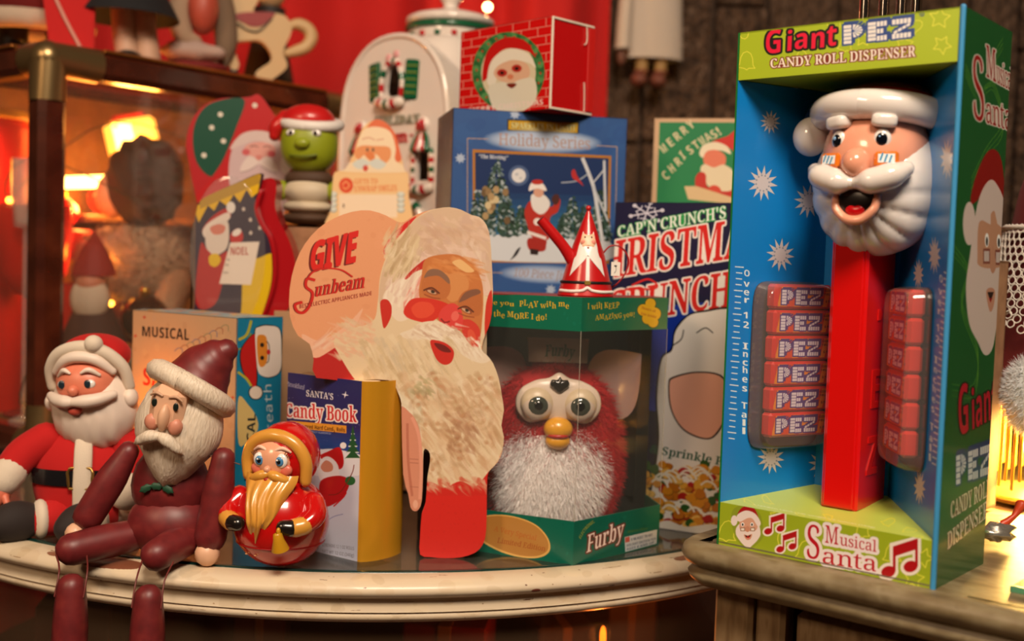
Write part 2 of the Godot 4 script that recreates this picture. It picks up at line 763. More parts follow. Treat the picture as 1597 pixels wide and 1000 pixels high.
func bulb(parent: Node3D, pos: Vector3, r: float, col: Color, energy: float, glow: float, called := "bulb"):
	part(called, sph(pos, Vector3.ONE * r, 12, 8), mt("bulb%s%.2f" % [col.to_html(false), glow], col, 0.4, {"emit": col, "power": glow}), parent)
	if energy > 0.0:
		var l := OmniLight3D.new()
		l.name = "bulb_light"
		l.light_color = col
		l.light_energy = energy
		l.omni_range = 6.0
		l.omni_attenuation = 2.0
		l.light_size = r
		l.shadow_enabled = true
		parent.add_child(l, true)
		l.position = pos

func lights():
	# ceiling lamp over the visitor's right shoulder, added fill panel to the left
	lamp_panel("ceiling_lamp", "square white ceiling lamp panel over the shop floor in front of the counters", Vector3(0.20, 1.65, 0.55), Vector3(0.05, 0.1, -1.0), 0.7, 0.5, Color(1.0, 0.91, 0.81), 2.9, 2.0)
	lamp_panel("fill_lamp", "small warm fill panel added on the left of the shop floor", Vector3(-1.1, 1.1, 0.35), Vector3(-0.1, 0.1, -1.0), 0.35, 0.35, Color(1.0, 0.84, 0.68), 0.55, 2.0)

func room():
	var plaster := mt("plaster", noise_tex(3, 0.02, [[0.0, "4c3d31"], [1.0, "66543f"]]), 0.9, {"tri": 1.0})
	var boards := mt("floorboards", noise_tex(5, 0.02, [[0.0, "4a2f1e"], [1.0, "6b4830"]]), 0.6, {"tri": Vector3(0.6, 2, 4)})
	struct("floor", cbox(Vector3(4.6, 0.1, 5.0), 0.001, Vector3(0, -0.9, 0.0)), boards, "brown boarded shop floor")
	struct("ceiling", cbox(Vector3(4.6, 0.1, 5.0), 0.001, Vector3(0, 2.15, 0.0)), plaster, "plain plaster ceiling")
	struct("wall_left", cbox(Vector3(0.1, 3.2, 5.0), 0.001, Vector3(-2.25, 0.65, 0.0)), plaster, "plain plaster wall")
	struct("wall_right", cbox(Vector3(0.1, 3.2, 5.0), 0.001, Vector3(2.25, 0.65, 0.0)), plaster, "plain plaster wall")
	struct("wall_front", cbox(Vector3(4.6, 3.2, 0.1), 0.001, Vector3(0, 0.65, 2.45)), plaster, "plain plaster wall behind the visitor")
	# back wall of rough old planks
	var wb := struct("wall_back", cbox(Vector3(4.6, 3.2, 0.1), 0.001, Vector3(0, 0.65, -2.1)), mt("backing_wood", "4a372a", 0.9), "dark wall of rough weathered planks with black gaps")
	var rough := noise_tex(11, 0.03, [[0.0, "2a1d14"], [0.35, "4a3526"], [0.55, "6b503c"], [0.7, "3c2a1e"], [0.85, "927660"], [1.0, "5a4334"]], 512, FastNoiseLite.TYPE_SIMPLEX, 5)
	var rough2 := noise_tex(12, 0.03, [[0.0, "3a2a1f"], [0.4, "664d3a"], [0.6, "4a3628"], [0.8, "7e6450"], [1.0, "3a2a1f"]], 512, FastNoiseLite.TYPE_SIMPLEX, 5)
	var bump := noise_tex(13, 0.04, [], 512, FastNoiseLite.TYPE_SIMPLEX, 5)
	rng.seed = 4
	var x := -1.3
	var k := 0
	while x < 1.5:
		var w := rng.randf_range(0.085, 0.125)
		if absf(x - 0.1) < 0.06:
			x = 0.09; w = 0.125
		var mm := mt("plank%d" % (k % 3), [rough, rough2, rough][k % 3], 0.9, {"tri": Vector3(3.2, 1.1, 3.2) if k % 3 != 2 else Vector3(2.1, 1.7, 2.1), "bump": bump, "bump_cm": 1.5})
		var ysplit := rng.randf_range(0.35, 0.75)
		for seg in [[-0.85, ysplit], [ysplit + 0.006, 2.1]]:
			var h: float = seg[1] - seg[0]
			part("plank", cbox(Vector3(w - 0.008, h, 0.02), 0.003, Vector3(x + w / 2, (seg[0] + seg[1]) / 2, -2.03 + rng.randf_range(-0.006, 0.006))), mm, wb)
		x += w
		k += 1
	# red curtain in front of it
	var red := mt("curtain", "b40c0b", 0.85, {"sheen": 0.5})
	var cs := grid(120, 8, func(u, v):
		var xx: float = lerpf(-1.35, 0.150, u)
		var ph: float = xx * 26.0 + 1.3 * sin(xx * 7.0)
		return Vector3(xx, lerpf(1.6, -0.6, v), -1.95 + 0.028 * sin(ph) + 0.012 * sin(ph * 2.3 + v * 2.0)))
	var cur := thing("curtain", "long red velvet curtain hanging in folds behind the toys", "curtain", Vector3.ZERO)
	part("cloth", cs, red, cur)
	part("rod", tube([Vector3(-1.4, 1.62, -1.95), Vector3(0.17, 1.62, -1.95)], 0.012, 10, 1), mt("rod", "8a6a3a", 0.35, {"metal": 1.0}), cur)

const BC := Vector3(-0.149, 0, -1.374)   # centre of the bow-fronted counter
func ringsweep(prof: Array, a0: float, a1: float, n: int, r0: float) -> Shp:
	var m := prof.size() - 1
	return grid(n, m, func(u, v):
		var q: Vector2 = prof[int(round(v * m))]
		var a: float = lerpf(a0, a1, u)
		return BC + Vector3(sin(a) * (r0 + q.x), q.y, cos(a) * (r0 + q.x)))
func bow_counter():
	var o := thing("bow_front_counter", "bow-fronted glass-topped counter with a chipped cream painted rim", "counter", Vector3.ZERO)
	var a0 := deg_to_rad(-118)
	var a1 := deg_to_rad(62)
	var chip := chip_tex()
	var cream := mt("cream", chip, 0.42, {"coat": 0.2})
	cream.texture_repeat = true
	cream.uv1_scale = Vector3(3, 1, 1)
	var prof := [Vector2(-0.002, -0.0005), Vector2(0.006, 0.0), Vector2(0.015, -0.0006), Vector2(0.021, -0.003), Vector2(0.0245, -0.0075), Vector2(0.0235, -0.0115), Vector2(0.019, -0.0145), Vector2(0.0165, -0.0155), Vector2(0.0165, -0.0155), Vector2(0.0155, -0.019), Vector2(0.0165, -0.0245), Vector2(0.0172, -0.0262), Vector2(0.0172, -0.0262), Vector2(0.0145, -0.0268), Vector2(0.0145, -0.0268), Vector2(0.0165, -0.029), Vector2(0.016, -0.032), Vector2(0.0125, -0.035), Vector2(-0.005, -0.0355)]
	part("rim", ringsweep(prof, a0, a1, 110, 0.498), cream, o, "chipped cream painted wooden rim")
	var wood := mt("under_glass", noise_tex(21, 0.015, [[0.0, "443528"], [1.0, "5a4838"]]), 0.5, {"tri": 1.5})
	var top := []
	var gl := []
	for k in 61:
		var a := lerpf(a0, a1, k / 60.0)
		top.append(Vector2(sin(a) * 0.498, -cos(a) * 0.498))
	var e := top.duplicate()
	e.append(Vector2(0.45, 0.5)); e.append(Vector2(-0.6, 0.5))
	var pl := extr(e, -0.03, -0.0065)
	var toxz := Transform3D(Basis(Vector3(1, 0, 0), Vector3(0, 0, -1), Vector3(0, 1, 0)), BC)
	# outline (x, y) lies in plan, thickness runs up
	part("board", join([mv(pl[0], toxz), mv(pl[1], toxz)]), wood, o, "brown board under the glass")
	var g2 := []
	for p in e:
		g2.append(p * 0.9945)
	var pg := extr(g2, -0.006, 0.0)
	part("glass_top", join([mv(pg[0], toxz)]), mt("glass", Color(0.55, 0.58, 0.54), 0.04, {"alpha": 0.10}), o, "clear glass sheet on the counter")
	part("glass_edge", ringsweep([Vector2(-0.0055, 0.0002), Vector2(-0.0045, 0.0007), Vector2(-0.0005, 0.0007), Vector2(0.0005, -0.001), Vector2(0.0, -0.005)], a0, a1, 90, 0.4973), mt("glass_edge", "12312c", 0.12), o, "dark green glass edge")
	var pane_m := mt("case_glass", Color(0.5, 0.4, 0.3), 0.05, {"alpha": 0.12})
	part("front_glass", ringsweep([Vector2(0, -0.034), Vector2(0, -0.78), Vector2(-0.004, -0.78), Vector2(-0.004, -0.034)], a0, a1, 80, 0.496), pane_m, o, "curved glass front")
	part("plinth", ringsweep([Vector2(0.014, -0.76), Vector2(0.014, -0.845), Vector2(-0.03, -0.845), Vector2(-0.03, -0.76)], a0, a1, 80, 0.5), cream, o)
	var sh := extr(g2, -0.26, -0.25)
	part("shelf", join([mv(sh[0], toxz), mv(sh[1], toxz)]), mt("case_wood", "3a2014", 0.6), o)
	part("back_panel", cbox(Vector3(1.05, 0.74, 0.02), 0.002, Vector3(-0.12, -0.44, -1.86)), mt("case_wood", "3a2014", 0.6), o)
func chip_tex() -> Texture2D:
	var p := Pic.new(1024, 256, hx("dccbb0"), self)
	p.S = 1
	p.im.resize(1024, 256)
	p.speck(220, 4, 26, [Color(0.80, 0.70, 0.55, 0.25), Color(0.90, 0.83, 0.70, 0.3), Color(0.66, 0.55, 0.40, 0.16)], 3)
	p.speck(90, 0.6, 2.2, [hx("8a6a48"), hx("6b4630"), hx("a98a66")], 7)
	var rg := RandomNumberGenerator.new()
	rg.seed = 8
	for k in 26:
		var x := rg.randf() * 1024
		var y := rg.randf() * 256
		p.ln([x, y, x + rg.randf_range(8, 40), y + rg.randf_range(-2, 2)], rg.randf_range(0.8, 2.0), hx(["7a5536", "93704c", "5c3a26"][k % 3]))
	p.cv([640, 20, 700, 14, 730, 22, 725, 40, 660, 46, 625, 38], hx("7d4a34"))
	p.cv([560, 26, 600, 20, 605, 30, 570, 36], hx("8a5a40"))
	p.ell(430, 84, 5, 9, hx("6e3426"))
	p.ell(300, 70, 7, 6, hx("8a4a38"))
	return p.tex()

func side_counter():
	# the taller counter, its front runs with the front of the big candy box; local x along the front, +z towards the visitor
	var o := thing("side_counter", "taller weathered greenish wooden counter with panelled front beside the bow-fronted one", "counter", Vector3(0.2042, 0, -0.73365), -40.4)
	var grey := mt("old_green", noise_tex(31, 0.02, [[0.0, "5e5038"], [0.4, "7a6a4c"], [0.7, "8f8264"], [1.0, "6a583c"]], 512, FastNoiseLite.TYPE_SIMPLEX, 5), 0.45, {"tri": Vector3(2, 3, 4)})
	var panelw := mt("old_wood", noise_tex(32, 0.02, [[0.0, "6a5136"], [0.4, "8d7350"], [0.7, "9d8461"], [1.0, "765b3c"]], 512, FastNoiseLite.TYPE_SIMPLEX, 5), 0.55, {"tri": Vector3(6, 1.2, 6)})
	# top board with rounded left corner: sweep of the edge profile
	var edge := []
	for k in 13:
		var a := lerpf(-PI / 2, 0.0, k / 12.0)
		edge.append([Vector2(-0.074, -0.012) + Vector2(sin(a), cos(a)) * 0.030, Vector2(sin(a), cos(a))])
	edge.push_front([Vector2(-0.104, -0.6), Vector2(-1, 0)])
	edge.append([Vector2(0.75, 0.018), Vector2(0, 1)])
	var prof := [Vector2(-0.02, 0.0), Vector2(-0.004, 0.0), Vector2(0.0, -0.003), Vector2(0.0015, -0.008), Vector2(-0.001, -0.013), Vector2(-0.006, -0.0155), Vector2(-0.006, -0.0155), Vector2(-0.0065, -0.018), Vector2(-0.0035, -0.021), Vector2(-0.005, -0.025), Vector2(-0.010, -0.029), Vector2(-0.016, -0.031), Vector2(-0.08, -0.031)]
	var m := prof.size() - 1
	var ne := edge.size() - 1
	part("top_moulding", grid(ne, m, func(u, v):
		var e = edge[int(round(u * ne))]
		var q: Vector2 = prof[int(round(v * m))]
		var w: Vector2 = e[0] + e[1] * q.x
		return Vector3(w.x, 0.055 + q.y, w.y)), grey, o, "rounded weathered counter edge")
	part("top", cbox(Vector3(0.86, 0.02, 0.61), 0.001, Vector3(0.34, 0.045, -0.303)), grey, o)
	part("glass_inlay", cbox(Vector3(0.5, 0.004, 0.5), 0.001, Vector3(0.36, 0.0568, -0.282)), mt("inlay", Color(0.30, 0.55, 0.42), 0.06, {"alpha": 0.5}), o, "pale green glass sheet let into the counter")
	part("inlay_edge", cbox(Vector3(0.5, 0.0042, 0.003), 0.0005, Vector3(0.36, 0.0569, -0.0315)), mt("inlay_edge", "4f8f6c", 0.2), o)
	part("carcass", cbox(Vector3(0.80, 0.86, 0.56), 0.002, Vector3(0.34, -0.41, -0.32)), mt("carcass", "1a120c", 0.8), o)
	part("corner_post", cbox(Vector3(0.03, 0.83, 0.02), 0.003, Vector3(-0.069, -0.392, -0.024)), panelw, o)
	part("front_stile", cbox(Vector3(0.022, 0.83, 0.018), 0.003, Vector3(-0.041, -0.392, -0.024)), panelw, o)
	part("drawer_front", cbox(Vector3(0.42, 0.10, 0.018), 0.004, Vector3(0.188, -0.033, -0.024)), panelw, o)
	part("lower_panel", cbox(Vector3(0.42, 0.69, 0.018), 0.004, Vector3(0.188, -0.44, -0.024)), panelw, o)
	part("side_panel", cbox(Vector3(0.018, 0.83, 0.5), 0.003, Vector3(-0.078, -0.392, -0.285)), panelw, o)

# ================================================================ print helpers
func star2(p: Pic, x: float, y: float, r: float, col: Color, w: float, n := 5, inner := 0.5, ph := 0.2, sq := 1.0):
	var o := []
	for k in n * 2:
		var a := TAU * k / (n * 2) + ph
		var rr := r if k % 2 == 0 else r * inner
		o.append(x + sin(a) * rr * sq); o.append(y - cos(a) * rr)
	if w > 0.0:
		o.append(o[0]); o.append(o[1])
		p.ln(o, w, col)
	else:
		p.pg(o, col)
func bell2(p: Pic, x: float, y: float, r: float, col: Color, w: float, rotd := 0.0):
	var pts := pts2([-1.0, 0.8, -0.75, 0.5, -0.65, -0.3, -0.4, -0.8, 0, -1.0, 0.4, -0.8, 0.65, -0.3, 0.75, 0.5, 1.0, 0.8, 0.3, 0.85, 0.1, 1.05, -0.2, 0.9, -1.0, 0.8])
	var o := []
	for q in pts:
		var z: Vector2 = (q * r).rotated(deg_to_rad(rotd)) + Vector2(x, y)
		o.append(z.x); o.append(z.y)
	p.ln(o, w, col)
func note2(p: Pic, x: float, y: float, s: float, col: Color, edge: Color, slope := 0.28):
	for k in [0, 1]:
		var c := edge if k == 0 else col
		var g := s * 0.09 if k == 0 else 0.0
		p.ell(x - s * 0.32, y + s * 0.34, s * 0.19 + g, s * 0.15 + g, c, -0.3)
		p.ell(x + s * 0.28, y + s * 0.20, s * 0.19 + g, s * 0.15 + g, c, -0.3)
		p.ln([x - s * 0.16, y + s * 0.34, x - s * 0.16, y - s * 0.30], s * 0.07 + g * 1.6, c)
		p.ln([x + s * 0.44, y + s * 0.20, x + s * 0.44, y - s * 0.48], s * 0.07 + g * 1.6, c)
		p.pg([x - s * 0.195 - g, y - s * 0.34 - g, x + s * 0.475 + g, y - s * 0.56 - g, x + s * 0.475 + g, y - s * 0.28 + g, x - s * 0.195 - g, y - s * 0.06 + g], c)
func brick_letters(p: Pic, x: float, y: float, w: float, h: float, slope: float, white: Color, blue: Color, gap := 0.28, dep := Vector2(0.1, -0.1)):
	# three block letters built from little candy bricks, with a blue side
	var quads := [[], [], []]
	for k in 5:
		quads[0].append([0.0, k * 0.2, 0.40, k * 0.2, 0.40, k * 0.2 + 0.17, 0.0, k * 0.2 + 0.17])
		quads[1].append([0.0, k * 0.2, 0.42, k * 0.2, 0.42, k * 0.2 + 0.17, 0.0, k * 0.2 + 0.17])
	for k in 7:
		var a := lerpf(-PI / 2, PI / 2, k / 7.0) + 0.04
		var b := lerpf(-PI / 2, PI / 2, (k + 1) / 7.0) - 0.08
		var c := Vector2(0.46, 0.34)
		var q := []
		for z in [[a, 0.1], [a, 0.52], [b, 0.52], [b, 0.1]]:
			q.append(c.x + cos(z[0]) * z[1]); q.append(c.y + sin(z[0]) * z[1] * 0.66)
		quads[0].append(q)
	for k in 3:
		for yy in [0.0, 0.74]:
			quads[1].append([0.46 + k * 0.18, yy, 0.61 + k * 0.18, yy, 0.61 + k * 0.18, yy + 0.26, 0.46 + k * 0.18, yy + 0.26])
	for k in 2:
		quads[1].append([0.46 + k * 0.18, 0.38, 0.61 + k * 0.18, 0.38, 0.61 + k * 0.18, 0.62, 0.46 + k * 0.18, 0.62])
	for k in 5:
		for yy in [0.0, 0.74]:
			quads[2].append([k * 0.2, yy, k * 0.2 + 0.17, yy, k * 0.2 + 0.17, yy + 0.26, k * 0.2, yy + 0.26])
	for k in 4:
		quads[2].append([0.08 + k * 0.22, 0.62 - k * 0.10, 0.27 + k * 0.22, 0.54 - k * 0.10, 0.27 + k * 0.22, 0.76 - k * 0.10 - 0.06, 0.08 + k * 0.22, 0.76 - k * 0.10])
	var lw := w / (3.0 + gap * 2.0)
	for pass_ in 3:
		for l in 3:
			var ox := x + l * lw * (1.0 + gap)
			for q in quads[l]:
				var mx := 0.0
				var my := 0.0
				for k in 4:
					mx += q[k * 2] / 4.0; my += q[k * 2 + 1] / 4.0
				var g := 0.0 if pass_ == 2 else 0.09
				var o := []
				for k in 4:
					var ux: float = q[k * 2] + signf(q[k * 2] - mx) * g
					var uy: float = q[k * 2 + 1] + signf(q[k * 2 + 1] - my) * g
					var px := ox + ux * lw
					var py := y + uy * h + slope * (px - x)
					if pass_ == 0:
						px += dep.x * lw; py += dep.y * h
					o.append(px); o.append(py)
				p.pg(o, white if pass_ == 2 else blue)
func santa_print(p: Pic, x: float, y: float, s: float, sx := 1.0, pom := -1.0):
	# small cartoon Santa head with square glasses: s is half its height
	var L := func(a: Array) -> Array:
		var o := []
		for k in range(0, a.size(), 2):
			o.append(x + a[k] * s * sx); o.append(y + a[k + 1] * s)
		return o
	p.cv(L.call([-0.55, -0.45, -0.5, -0.8, -0.1, -1.0, 0.35, -0.9, 0.62, -0.5, 0.55, -0.3]), hx("a8181c"))
	p.cv(L.call([-0.62, -0.05, -0.72, 0.3, -0.5, 0.62, -0.15, 0.92, 0.08, 1.0, 0.32, 0.85, 0.62, 0.6, 0.78, 0.3, 0.6, -0.2, 0, -0.4]), hx("eee0dc"))
	p.cv(L.call([-0.5, -0.15, -0.45, -0.4, 0, -0.48, 0.5, -0.35, 0.6, -0.1, 0.5, 0.15, 0, 0.2, -0.45, 0.12]), hx("dba68c"))
	p.cv(L.call([-0.68, -0.35, -0.6, -0.6, -0.1, -0.78, 0.45, -0.62, 0.78, -0.2, 0.62, -0.02, 0.3, -0.38, 0, -0.42, -0.45, -0.25]), hx("efe2de"))
	p.ell(x + pom * 0.82 * s * sx, y - 0.3 * s, 0.2 * s * sx, 0.25 * s, hx("efe2de"))
	for k in [-1, 1]:
		p.ell(x + k * 0.28 * s * sx - 0.02 * s, y - 0.12 * s, 0.1 * s * sx, 0.1 * s, Color.WHITE)
		p.ell(x + k * 0.28 * s * sx - 0.02 * s, y - 0.11 * s, 0.05 * s * sx, 0.06 * s, hx("1a1a20"))
		p.rect(x + (k * 0.3 - 0.14) * s * sx, y + 0.03 * s, 0.28 * s * sx, 0.17 * s, hx("8b5f40"))
		p.rect(x + (k * 0.3 - 0.1) * s * sx, y + 0.06 * s, 0.2 * s * sx, 0.11 * s, hx("f0e8e0"))
	p.ell(x - 0.01 * s, y + 0.1 * s, 0.14 * s * sx, 0.14 * s, hx("cf9276"))
	p.cv(L.call([-0.22, 0.36, 0, 0.4, 0.26, 0.34, 0.18, 0.56, 0, 0.62, -0.14, 0.54]), hx("d59478"))
	p.cv(L.call([-0.15, 0.38, 0, 0.43, 0.19, 0.38, 0.1, 0.5, 0, 0.52, -0.1, 0.48]), hx("221010"))
	p.ell(x + 0.02 * s, y + 0.48 * s, 0.07 * s, 0.04 * s, hx("c01820"))

# ================================================================ giant candy dispenser and its open carton
func candy_box():
	var lime := hx("a9bf26")
	var limel := hx("c2d45a")
	var yel := hx("dfe04a")
	var pos := Vector3(0.2042, 0.055, -0.73365)
	var o := thing("dispenser_carton", "tall open-fronted lime, blue and green carton for a giant candy dispenser", "box", pos, -40.4)
	var h := 0.35
	# header
	var p := Pic.new(704, 168, lime, self)
	p.quad(Vector2(1155, 51), Vector2(1501, 10), Vector2(1497, 95), Vector2(1151, 125))
	for s in [[1465, 28, 17, 0.1], [1469, 70, 15, 0.5], [1345, 60, 13, 0.0]]:
		star2(p, s[0], s[1], s[2], yel, 1.5, 5, 0.5, s[3])
	for b in [[1164, 94, 14, 4], [1160, 50, 11, 170], [1300, 38, 14, 170], [1250, 90, 12, 0], [1318, 68, 12, 10], [1410, 74, 13, 185], [1428, 40, 11, 60]]:
		bell2(p, b[0], b[1], b[2], yel, 1.3, b[3])
	p.text("G", 1191, 84, 1219, 82, 36, hx("e3103c"), {"f": "bold", "ow": 3.4, "oc": hx("101010"), "up": Vector2(0.05, -1)})
	p.text("iant", 1224, 80, 1305, 70, 30, hx("e3103c"), {"f": "bold", "ow": 3.4, "oc": hx("101010"), "h2": 33, "up": Vector2(0.05, -1), "wob": 1.2})
	brick_letters(p, 1315, 40, 106, 30, -0.12, hx("ece9e6"), hx("2b4a8c"), 0.24)
	p.ell(1437, 22, 4, 4, hx("28407c")); p.ell(1437, 22, 2.8, 2.8, lime)
	p.text("R", 1435.4, 24, 1438.6, 24, 3.6, hx("28407c"), {"f": "bold"})
	p.text("CANDY ROLL DISPENSER", 1200, 106, 1427, 88, 14, hx("f6eee2"), {"f": "serifb", "ow": 1.6, "oc": hx("7d2a18"), "h2": 17})
	part("header_panel", pane([Vector3(-0.074, 0.318, 0), Vector3(0.074, 0.318, 0), Vector3(0.074, h, 0), Vector3(-0.074, h, 0)], 0.0012), mt("pz_header", p.tex(), 0.35, {"coat": 0.3}), o, "lime header with red and white lettering")
	# base front
	p = Pic.new(704, 152, hx("9db224"), self)
	p.quad(Vector2(1123, 783), Vector2(1458, 844), Vector2(1454, 919), Vector2(1121, 849))
	for s in [[1425, 902, 17, 0.2], [1440, 870, 16, 0.4]]:
		star2(p, s[0], s[1], s[2], yel, 1.6, 5, 0.5, s[3])
	for b in [[1134, 828, 16, 10], [1222, 842, 13, -20], [1256, 858, 15, 5], [1392, 862, 15, 5], [1215, 805, 12, 60], [1345, 826, 12, 4]]:
		bell2(p, b[0], b[1], b[2], yel, 1.5, b[3])
	p.cv([1140, 806, 1146, 792, 1166, 788, 1184, 800, 1190, 822, 1190, 838, 1178, 852, 1165, 856, 1152, 846, 1144, 830], hx("8f9f2a"))
	santa_print(p, 1166, 822, 33, 0.78)
	note2(p, 1208, 818, 32, hx("b0141a"), hx("efe6da"))
	note2(p, 1227, 846, 32, hx("b0141a"), hx("efe6da"))
	note2(p, 1404, 872, 58, hx("b0141a"), hx("efe6da"))
	for k in 2:
		var oo := {"f": "serif", "up": Vector2(0.02, -1)}
		if k == 0:
			oo.ow = 5.0; oo.oc = hx("f0e6e6")
		p.text("S", 1256, 870, 1280, 874, 52, hx("bb1626"), oo)
		p.text("anta", 1281, 878, 1368, 892, 24, hx("bb1626"), oo)
		p.text("M", 1286, 846, 1308, 850, 27, hx("bb1626"), oo)
		p.text("usical", 1309, 850, 1367, 861, 17, hx("bb1626"), oo)
	part("base_panel", pane([Vector3(-0.074, 0, 0), Vector3(0.074, 0, 0), Vector3(0.074, 0.0295, 0), Vector3(-0.074, 0.0295, 0)], 0.0012), mt("pz_base", p.tex(), 0.35, {"coat": 0.3}), o, "lime base with red lettering and notes")
	# base top, a low ramp
	p = Pic.new(512, 320, limel, self)
	p.quad(Vector2(1270, 755), Vector2(1385, 774), Vector2(1458, 844), Vector2(1123, 783))
	for b in [[1190, 778, 7, 40], [1225, 772, 7, 10], [1300, 800, 7, 190], [1380, 800, 8, 40], [1410, 815, 8, 90], [1430, 836, 8, 0], [1255, 800, 6, 100]]:
		bell2(p, b[0], b[1], b[2], yel, 1.5, b[3])
	p.text("Contains candy net weight 5.8 ounces (164g)", 1192, 784, 1365, 819, 3.4, hx("f4f6e0"), {})
	var rampm := mt("pz_ramp", p.tex(), 0.35, {"coat": 0.3})
	var ramp := Shp.new()
	var r4 := [Vector3(-0.074, 0.0295, 0), Vector3(0.074, 0.0295, 0), Vector3(0.011, 0.036, -0.082), Vector3(-0.044, 0.036, -0.082)]
	# fine grid so that the print keeps straight over the tapering sheet
	ramp = grid(12, 12, func(u, v): return r4[3].lerp(r4[2], u).lerp(r4[0].lerp(r4[1], u), v))
	for k in ramp.uv.size():
		var q := ramp.uv[k]
		var ww: float = 0.148 / 0.055
		q.y = q.y / (q.y + (1.0 - q.y) * ww) if false else q.y
		ramp.uv[k] = q
	part("base_shelf", ramp, rampm, o, "lime sloping shelf")
	# inner walls
	var blue := hx("0c7fd2")
	var silver := hx("cfc8cc")
	var edge := hx("8d97a8")
	p = Pic.new(320, 1100, blue, self)
	p.quad(Vector2(1151, 125), Vector2(1299, 146), Vector2(1270, 755), Vector2(1123, 783))
	for s in [[1202, 190, 20], [1190, 285, 29], [1262, 312, 28], [1218, 395, 27], [1203, 714, 26], [1282, 724, 26]]:
		star2(p, s[0], s[1], s[2], edge, 0, 12, 0.5, 0.13, 0.86)
		star2(p, s[0], s[1], s[2] - 1.6, silver, 0, 12, 0.5, 0.13, 0.86)
		for k in 12:
			var a: float = TAU * (k + 0.5) / 12 + 0.13
			p.ell(s[0] + sin(a) * s[2] * 0.42 * 0.86, s[1] - cos(a) * s[2] * 0.42, 1.4, 1.4, edge)
	for k in 30:
		var yy := 416 + k * 9.2
		var ww := 7.0 if k % 4 == 0 else 5.0
		p.ln([1153 - (yy - 416) * 0.045 - ww, yy, 1153 - (yy - 416) * 0.045 + ww, yy + 0.6], 1.6, hx("e4eef2"))
	var letters := "Over 12 Inches Tall"
	var ly := [425, 441, 454, 466, 0, 490, 505, 0, 538, 550, 563, 575, 589, 603, 0, 630, 644, 657, 670]
	for k in letters.length():
		if letters[k] != " ":
			p.text(letters[k], 1160 - k * 0.25, ly[k] + 5, 1170 - k * 0.25, ly[k] + 6, 10, hx("e4eef2"), {"f": "bold"})
	part("left_wall", pane([Vector3(-0.074, 0.0295, 0), Vector3(-0.044, 0.036, -0.082), Vector3(-0.044, 0.318, -0.082), Vector3(-0.074, 0.318, 0)], 0.0012), mt("pz_left", p.tex(), 0.3, {"coat": 0.3}), o, "blue inner wall with silver snowflakes and a ruler")
	p = Pic.new(300, 1100, blue, self)
	p.quad(Vector2(1417, 137), Vector2(1497, 95), Vector2(1458, 844), Vector2(1385, 774))
	for s in [[1477, 250, 34], [1457, 400, 32], [1432, 430, 26], [1434, 760, 30], [1455, 180, 20]]:
		star2(p, s[0], s[1], s[2], edge, 0, 12, 0.5, 0.13, 0.34)
		star2(p, s[0], s[1], s[2] - 2.0, silver, 0, 12, 0.5, 0.13, 0.34)
	for k in 32:
		var yy := 426 + k * 9.6
		p.ln([1475.5 - (yy - 426) * 0.063 - 3.4, yy - 2, 1475.5 - (yy - 426) * 0.063 + 3.4, yy + 1.5], 2.0, hx("dfe9ee"))
	ly = [436, 455, 472, 486, 0, 512, 530, 0, 562, 577, 593, 607, 623, 638, 0, 666, 684, 699, 714]
	for k in letters.length():
		if letters[k] != " ":
			p.text(letters[k], 1465.0 - (ly[k] - 430) * 0.063, ly[k] + 3, 1471.0 - (ly[k] - 430) * 0.063, ly[k] + 6.5, 11, hx("dfe9ee"), {"f": "bold"})
	part("right_wall", pane([Vector3(0.011, 0.036, -0.082), Vector3(0.074, 0.0295, 0), Vector3(0.074, 0.318, 0), Vector3(0.011, 0.318, -0.082)], 0.0012), mt("pz_right", p.tex(), 0.3, {"coat": 0.3}), o, "blue inner wall with snowflakes and a ruler")
	part("back_wall", pane([Vector3(-0.044, 0.036, -0.082), Vector3(0.011, 0.036, -0.082), Vector3(0.011, 0.318, -0.082), Vector3(-0.044, 0.318, -0.082)], 0.0012), mt("pz_blue", blue, 0.3, {"coat": 0.3}), o)
	part("folded_edge", tube([Vector3(0.0742, 0.0, -0.0006), Vector3(0.0742, 0.35, -0.0006)], 0.0018, 8, 1), mt("pz_edge", "3f93c9", 0.35), o, "blue folded front edge")
	# header underside and top
	part("header_underside", pane([Vector3(-0.044, 0.3185, -0.082), Vector3(0.011, 0.3185, -0.082), Vector3(0.074, 0.3185, -0.001), Vector3(-0.074, 0.3185, -0.001)], 0.001), mt("pz_lime", lime, 0.35), o)
	part("top_panel", pane([Vector3(-0.074, h, 0), Vector3(0.074, h, 0), Vector3(0.074, h, -0.088), Vector3(-0.074, h, -0.088)], 0.001), mt("pz_lime", lime, 0.35), o)
	# green outside
	p = Pic.new(300, 1180, hx("0d5a2a"), self)
	p.quad(Vector2(1501, 10), Vector2(1575, 51), Vector2(1530, 879), Vector2(1454, 919))
	for k in 3:
		var gl := hx("4f8f30")
		p.ln([1500, 100 + k * 8, 1520, 140 + k * 8, 1545, 130 + k * 6, 1560, 190 + k * 9, 1535, 230 + k * 8, 1510, 280 + k * 8], 0.9, gl, true)
		p.ln([1480, 380 + k * 9, 1505, 420 + k * 6, 1495, 470 + k * 8, 1520, 540 + k * 9, 1515, 600 + k * 9, 1480, 600 + k * 9], 0.9, gl, true)
		p.ln([1560, 60 + k * 8, 1545, 90 + k * 8, 1555, 110 + k * 8, 1530, 140], 0.9, gl, true)
	for k in 2:
		var oo := {"f": "serif", "up": Vector2(-0.02, -1)}
		if k == 0:
			oo.ow = 1.8; oo.oc = hx("d8cfc4")
		p.text("S", 1512, 185, 1533, 195, 100, hx("a01818"), oo)
		p.text("anta", 1533, 192, 1574, 206, 40, hx("a01818"), oo)
		p.text("M", 1534, 120, 1550, 130, 50, hx("a01818"), oo)
		p.text("usical", 1550, 130, 1576, 144, 34, hx("a01818"), oo)
